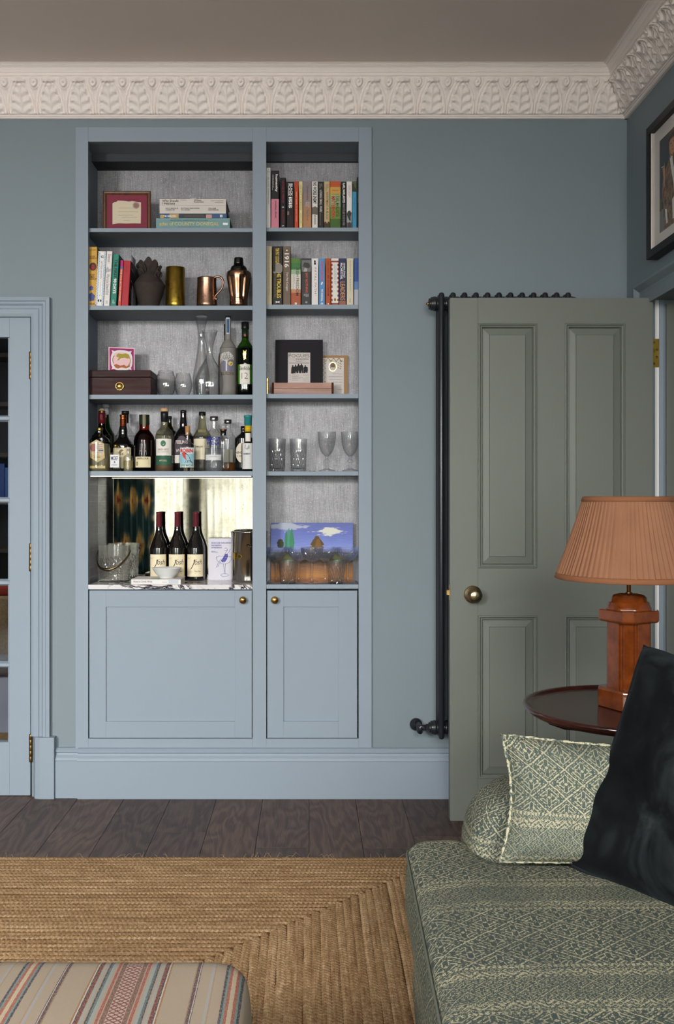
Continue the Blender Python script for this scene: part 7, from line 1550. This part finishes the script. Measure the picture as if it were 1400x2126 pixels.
# ------------------------------------------------------------------ braided jute rug
rug = thing('jute_rug', 'large braided natural jute rug with mitred concentric rows', 'rug', (-1.0, -1.9, 0))
g = G('jute_braid'); p = g.tc(); x_, y_, z_ = g.sep(p); big = g.noise(p, 5, 3); n = g.noise(p, 75, 3, .7); fi = g.noise(p, 420, 2, .6); blot = g.noise(p, 30, 2)
ru, rv, _ = g.sep(g.tc('UV')); rr_ = g.rnd(); st = g.noise(g.comb(ru * 7.0, rv * 90.0, rr_ * 60.0), 1, 3, .65); ply = g.noise(g.comb(ru * 230.0, rv * 160.0, rr_ * 40.0), 1, 2, .6)
f = n * .25 + fi * .25 + ply * .30 + st * .42 + (rr_ - .5) * .07 + (blot - .5) * .1
g.set(color=g.ramp(f, [(.32, lin((72, 48, 30))), (.50, lin((122, 93, 63))), (.63, lin((150, 121, 88))), (.84, lin((200, 172, 136)))]), rough=.9, spec=.15, normal=g.bump(n + fi, .6, .002)); M_JUTE = g.mat
RX0, RX1, RY0, RY1 = -2.25, .455, -3.10, -.690; BWD = .0235
def braid(k):
    ins = BWD * (k + .5); x0, x1, y0, y1 = RX0 + ins, RX1 - ins, RY0 + ins, RY1 - ins
    if x1 - x0 < .03 or y1 - y0 < .03: return
    rc = .010; P = []
    for cx_, cy_, a0 in ((x1 - rc, y1 - rc, 0), (x0 + rc, y1 - rc, 90), (x0 + rc, y0 + rc, 180), (x1 - rc, y0 + rc, 270)):
        for q in range(4): a = R(a0 + 30 * q); P.append((cx_ + rc * math.cos(a), cy_ + rc * math.sin(a)))
    P = np.array(P); Q_ = np.roll(P, -1, 0); L = np.hypot(*(Q_ - P).T); cum = np.concatenate([[0], np.cumsum(L)]); tot = cum[-1]
    n_ = int(tot / .0034); s = np.arange(n_) * tot / n_; idx = np.clip(np.searchsorted(cum, s, 'right') - 1, 0, len(P) - 1); t = (s - cum[idx]) / np.maximum(L[idx], 1e-9)
    pos = P[idx] + (Q_ - P)[idx] * t[:, None]; tan = (Q_ - P)[idx] / np.maximum(L[idx], 1e-9)[:, None]; nor = np.stack([tan[:, 1], -tan[:, 0]], 1)
    rs = np.random.RandomState(k); ph = rs.uniform(0, 6.28); wob = np.interp(s, np.linspace(0, tot, 60), rs.normal(0, .0012, 60))
    pitch = .0140; o_ = np.linspace(-1, 1, 7); V_ = np.zeros((n_, 7, 3))
    jit = np.interp(s, np.linspace(0, tot, int(tot / .03)), rs.normal(0, .5, int(tot / .03)))
    for j, q in enumerate(o_):
        phase = 2 * np.pi * s / pitch + ph + jit + abs(q) * 2.6 + (np.pi if q < 0 else 0)
        wv = np.cos(phase); h = .0030 + .0062 * math.sqrt(max(0, 1 - (q * .93) ** 2)) * (.80 + .34 * wv)
        lat = q * BWD * .5 * (1.02 + .06 * wv) + wob
        V_[:, j, 0] = pos[:, 0] + nor[:, 0] * lat; V_[:, j, 1] = pos[:, 1] + nor[:, 1] * lat; V_[:, j, 2] = h
    vv_ = V_.reshape(-1, 3) - np.array(off(rug)); i = np.arange(n_)[:, None]; j = np.arange(6)[None]; i2 = (i + 1) % n_
    F = np.stack([i * 7 + j, i * 7 + j + 1, i2 * 7 + j + 1, i2 * 7 + j], -1).reshape(-1, 4)
    me = bpy.data.meshes.new('braid'); me.vertices.add(len(vv_)); me.vertices.foreach_set('co', vv_.astype(np.float32).ravel()); me.loops.add(F.size); me.loops.foreach_set('vertex_index', F.astype(np.int32).ravel())
    me.polygons.add(len(F)); me.polygons.foreach_set('loop_start', np.arange(0, F.size, 4, dtype=np.int32)); me.polygons.foreach_set('use_smooth', np.ones(len(F), dtype=bool)); me.materials.append(M_JUTE); UV_ = np.stack([np.repeat(s[:, None], 7, 1), np.repeat(o_[None] * .5 * BWD, n_, 0)], -1).reshape(-1, 2); ul_ = me.uv_layers.new(name='UVMap'); ul_.data.foreach_set('uv', UV_[F.ravel()].astype(np.float32).ravel()); me.update(calc_edges=True); me.validate()
    o = bpy.data.objects.new('braid', me); COL.objects.link(o); o.parent = rug
for k in range(55): braid(k)
MB().box(RX0 + .01, RX1 - .01, RY0 + .01, RY1 - .01, .0003, .0018).build('backing', cmat((110, 80, 48), .9), rug)
fz = MB(); rf = random.Random(6)
for k in range(46):
    x = rf.uniform(-1.2, .40); a = rf.uniform(.3, 2.8); L = rf.uniform(.012, .04); fz.tube([(x, RY1 - .004, .006), (x + L * .5 * math.cos(a), RY1 + L * .4 * math.sin(a), .010 + .01 * rf.random()), (x + L * math.cos(a), RY1 + L * .8 * math.sin(a), .003 + .012 * rf.random())], .0004, 3)
fz.build('stray_fibres', cmat((196, 166, 122), .9), rug, kind='stuff')

# ------------------------------------------------------------------ curtains on the window wall, seen in the mirror
def m_sheer(name, dens, c0, c1):
    g = G(name); p = g.tc(); x, y, z = g.sep(p); n = g.noise(g.comb(x * 300.0, y, z * 20.0), 1, 2); tr = g.node('ShaderNodeBsdfTransparent'); tl_ = g.node('ShaderNodeBsdfTranslucent'); df = g.node('ShaderNodeBsdfDiffuse')
    c = g.mix(n, lin(c0), lin(c1)); g.put(tl_.inputs[0], c); g.put(df.inputs[0], c); a = g.node('ShaderNodeMixShader'); a.inputs[0].default_value = .35; b = g.node('ShaderNodeMixShader'); b.inputs[0].default_value = dens
    g.nt.links.new(tl_.outputs[0], a.inputs[1]); g.nt.links.new(df.outputs[0], a.inputs[2]); g.nt.links.new(tr.outputs[0], b.inputs[1]); g.nt.links.new(a.outputs[0], b.inputs[2]); g.nt.links.new(b.outputs[0], g.out.inputs['Surface']); return g.mat
M_SHEER = m_sheer('sheer_linen', .45, (236, 232, 222), (214, 208, 194)); M_LINEN = m_sheer('dense_linen', .95, (206, 200, 184), (176, 168, 150))
def drape(name, label, x0, x1, z0, z1, y, mat, folds, amp, group, solid=0.0, width=1.0):
    rg = random.Random(int(x0 * 100)); nf = int(folds); ph_ = rg.random() * 6; r = thing(name, label, 'curtain', ((x0 + x1) / 2, y, z0), group)
    def f(u, v):
        w_ = amp * (.55 + .45 * v) * math.sin(2 * math.pi * nf * u + ph_ + .5 * math.sin(7 * u)) + amp * .3 * math.sin(2 * math.pi * nf * 2.3 * u + 1)
        return (x0 + (x1 - x0) * u + .25 * amp * math.sin(2 * math.pi * nf * u * 2 + ph_) + .012 * v * math.sin(5 * u), y + w_, z1 + (z0 - z1) * v)
    o = MB().grid(f, nf * 12, 14, uvs=lambda u, v: (u * (x1 - x0) * width * 2.0, (1 - v) * (z1 - z0))).build('fabric', mat, r)
    MB().tube([(x0 - .03, y, z1 + .015), (x1 + .03, y, z1 + .015)], .012, 12).build('pole', M_ABRASS, r); return r
g = G('ikat_print'); uv = g.tc('UV'); u, v, _ = g.sep(uv); jag = g.noise(g.comb(u * 60.0, v * 5.0, 0.0), 1, 3, .7); n2 = g.noise(g.comb(u * 8.0, v * 4.0, 3.0), 1, 3)
row = (v / .46).floor(); du = ((u / .30 + row * .5).frac() - .5).abs() * 2.0; dv = ((v / .46).frac() - .5).abs() * 2.0; d_ = du * .9 + dv + (jag - .5) * .95
col = g.ramp(d_, [(.0, lin((120, 30, 34))), (.20, lin((126, 36, 34))), (.24, lin((196, 160, 104))), (.62, lin((178, 140, 84))), (.74, lin((86, 104, 100))), (.95, lin((34, 60, 72))), (1, lin((44, 66, 72)))])
cc = g.mix(g.maprange(n2, .5, .75) * .5, col, lin((28, 44, 54))); df = g.node('ShaderNodeBsdfDiffuse'); tl_ = g.node('ShaderNodeBsdfTranslucent'); mx_ = g.node('ShaderNodeMixShader'); mx_.inputs[0].default_value = .6; g.put(df.inputs[0], cc); g.put(tl_.inputs[0], cc)
g.nt.links.new(df.outputs[0], mx_.inputs[1]); g.nt.links.new(tl_.outputs[0], mx_.inputs[2]); g.nt.links.new(mx_.outputs[0], g.out.inputs['Surface']); M_IKAT = g.mat
gc = 'curtains on the window wall'
drape('ikat_curtain', 'teal ikat curtain reflected in the mirror behind the ice bucket', -2.02, -1.56, .03, 2.74, REAR_Y + .14, M_IKAT, 7, .040, gc); drape('ikat_curtain', 'teal ikat curtain at the other end of the windows, out of view', .92, 1.22, .03, 2.74, REAR_Y + .14, M_IKAT, 7, .040, gc)
for x0_, x1_, lab in ((-2.85, -2.27, 'sheer white curtain on the added window beside the far corner, out of view'), (-1.97, -1.245, 'sheer white curtain between ikat curtain and window pier'), (-1.125, -.035, 'sheer white curtain glowing behind the wine bottles in the mirror'), (.085, 1.175, 'sheer white curtain over the window out of view')):
    drape('sheer_curtain', lab, x0_, x1_, .44, 2.64, REAR_Y + .05, M_LINEN if -2.0 < x0_ < 0 else M_SHEER, max(6, int((x1_ - x0_) * 14)), .026, gc)

# ------------------------------------------------------------------ added area light in an unseen frame, no opening, brightens the next room
wn = thing('window_5', 'white frame around an added area light in the next room', None, (-3.2, 1.9, .9), kind='structure')
for a in ((1.15, 1.2, .85, 2.35), (2.6, 2.65, .85, 2.35), (1.2, 2.6, .85, .9), (1.2, 2.6, 2.3, 2.35)): boxpart('window_frame', M_WHITE, wn, -3.199, -3.15, a[0], a[1], a[2], a[3])
ld = bpy.data.lights.new('daylight_and_fill', 'AREA'); ld.shape = 'RECTANGLE'; ld.size = 1.4; ld.size_y = 1.4; ld.energy = 60; ld.color = (.93, .96, 1.0)
lo = bpy.data.objects.new('daylight_and_fill', ld); COL.objects.link(lo); lo.location = (-3.18, 1.9, 1.6); lo.rotation_euler = (0, R(-62), 0)
# ------------------------------------------------------------------ next room, seen through the edge of the glass door
nr = thing('pale_rug', 'pale lavender-grey rug with jute border in the next room', 'rug', (-1.9, 1.8, 0))
boxpart('field', cmat((176, 174, 190), .9), nr, -2.9, -1.12, 1.04, 2.72, .0005, .010); 
for a in ((-2.95, -1.07, .93, 1.04), (-2.95, -1.07, 2.72, 2.78), (-2.95, -2.9, 1.04, 2.72), (-1.12, -1.07, 1.04, 2.72)): boxpart('border', M_JUTE, nr, a[0], a[1], a[2], a[3], .0005, .010)
bk = thing('seagrass_basket', 'round seagrass basket in the next room behind the glass', 'basket', (-2.2, 3.05, 0))
MB().lathe([(.24, 0)] + [(.25 + .035 * math.sin(math.pi * k / 22) + (.006 if k % 2 else 0), .53 * k / 22) for k in range(1, 23)] + [(.235, .53), (.24, .06), (0, .05)], (-2.2, 3.05), 48).build('weave', M_JUTE, bk)
superbox('throw', cmat((150, 52, 36), .9), -2.40, -2.0, 2.86, 3.24, .50, .62, .6, .6, par=thing('red_throw', 'folded rust red throw lying on the seagrass basket', 'throw', (-2.2, 3.05, .5)))
superbox('body', cmat((108, 108, 112), .95), -2.24, -1.98, 2.55, 2.75, .0105, .15, .8, .8, par=thing('grey_slipper', 'fluffy grey slipper on the floor before the seagrass basket', 'slipper', (-2.1, 2.65, .0105)))
bc = thing('bookcase', 'dark bookcase against the far wall of the next room', 'bookcase', (-2.3, 3.5, 0))
for a in ((-3.0, -2.96, 3.36, 3.68, 0, 2.3), (-1.7, -1.66, 3.36, 3.68, 0, 2.3)): boxpart('side', cmat((46, 38, 34)), bc, *a)
for z_ in (.06, .42, .80, 1.16, 1.52, 1.9, 2.27): boxpart('shelf', cmat((58, 46, 40)), bc, -2.96, -1.7, 3.36, 3.68, z_, z_ + .03)
boxpart('back', cmat((34, 30, 30)), bc, -2.96, -1.7, 3.66, 3.68, .0, 2.27)
for k, (a, b, h_, c_) in enumerate(((-2.36, -2.30, .28, (44, 66, 120)), (-2.295, -2.25, .25, (60, 88, 140)), (-2.245, -2.21, .27, (40, 58, 104)))):
    bb = thing('book', ('dark blue', 'lighter blue', 'slim navy')[k] + ' book on the far bookcase behind the glass', 'book', (a, 3.40, 1.19), 'blue books on the far bookcase'); boxpart('cover', cmat(c_), bb, a, b, 3.40, 3.56, 1.1905, 1.19 + h_)
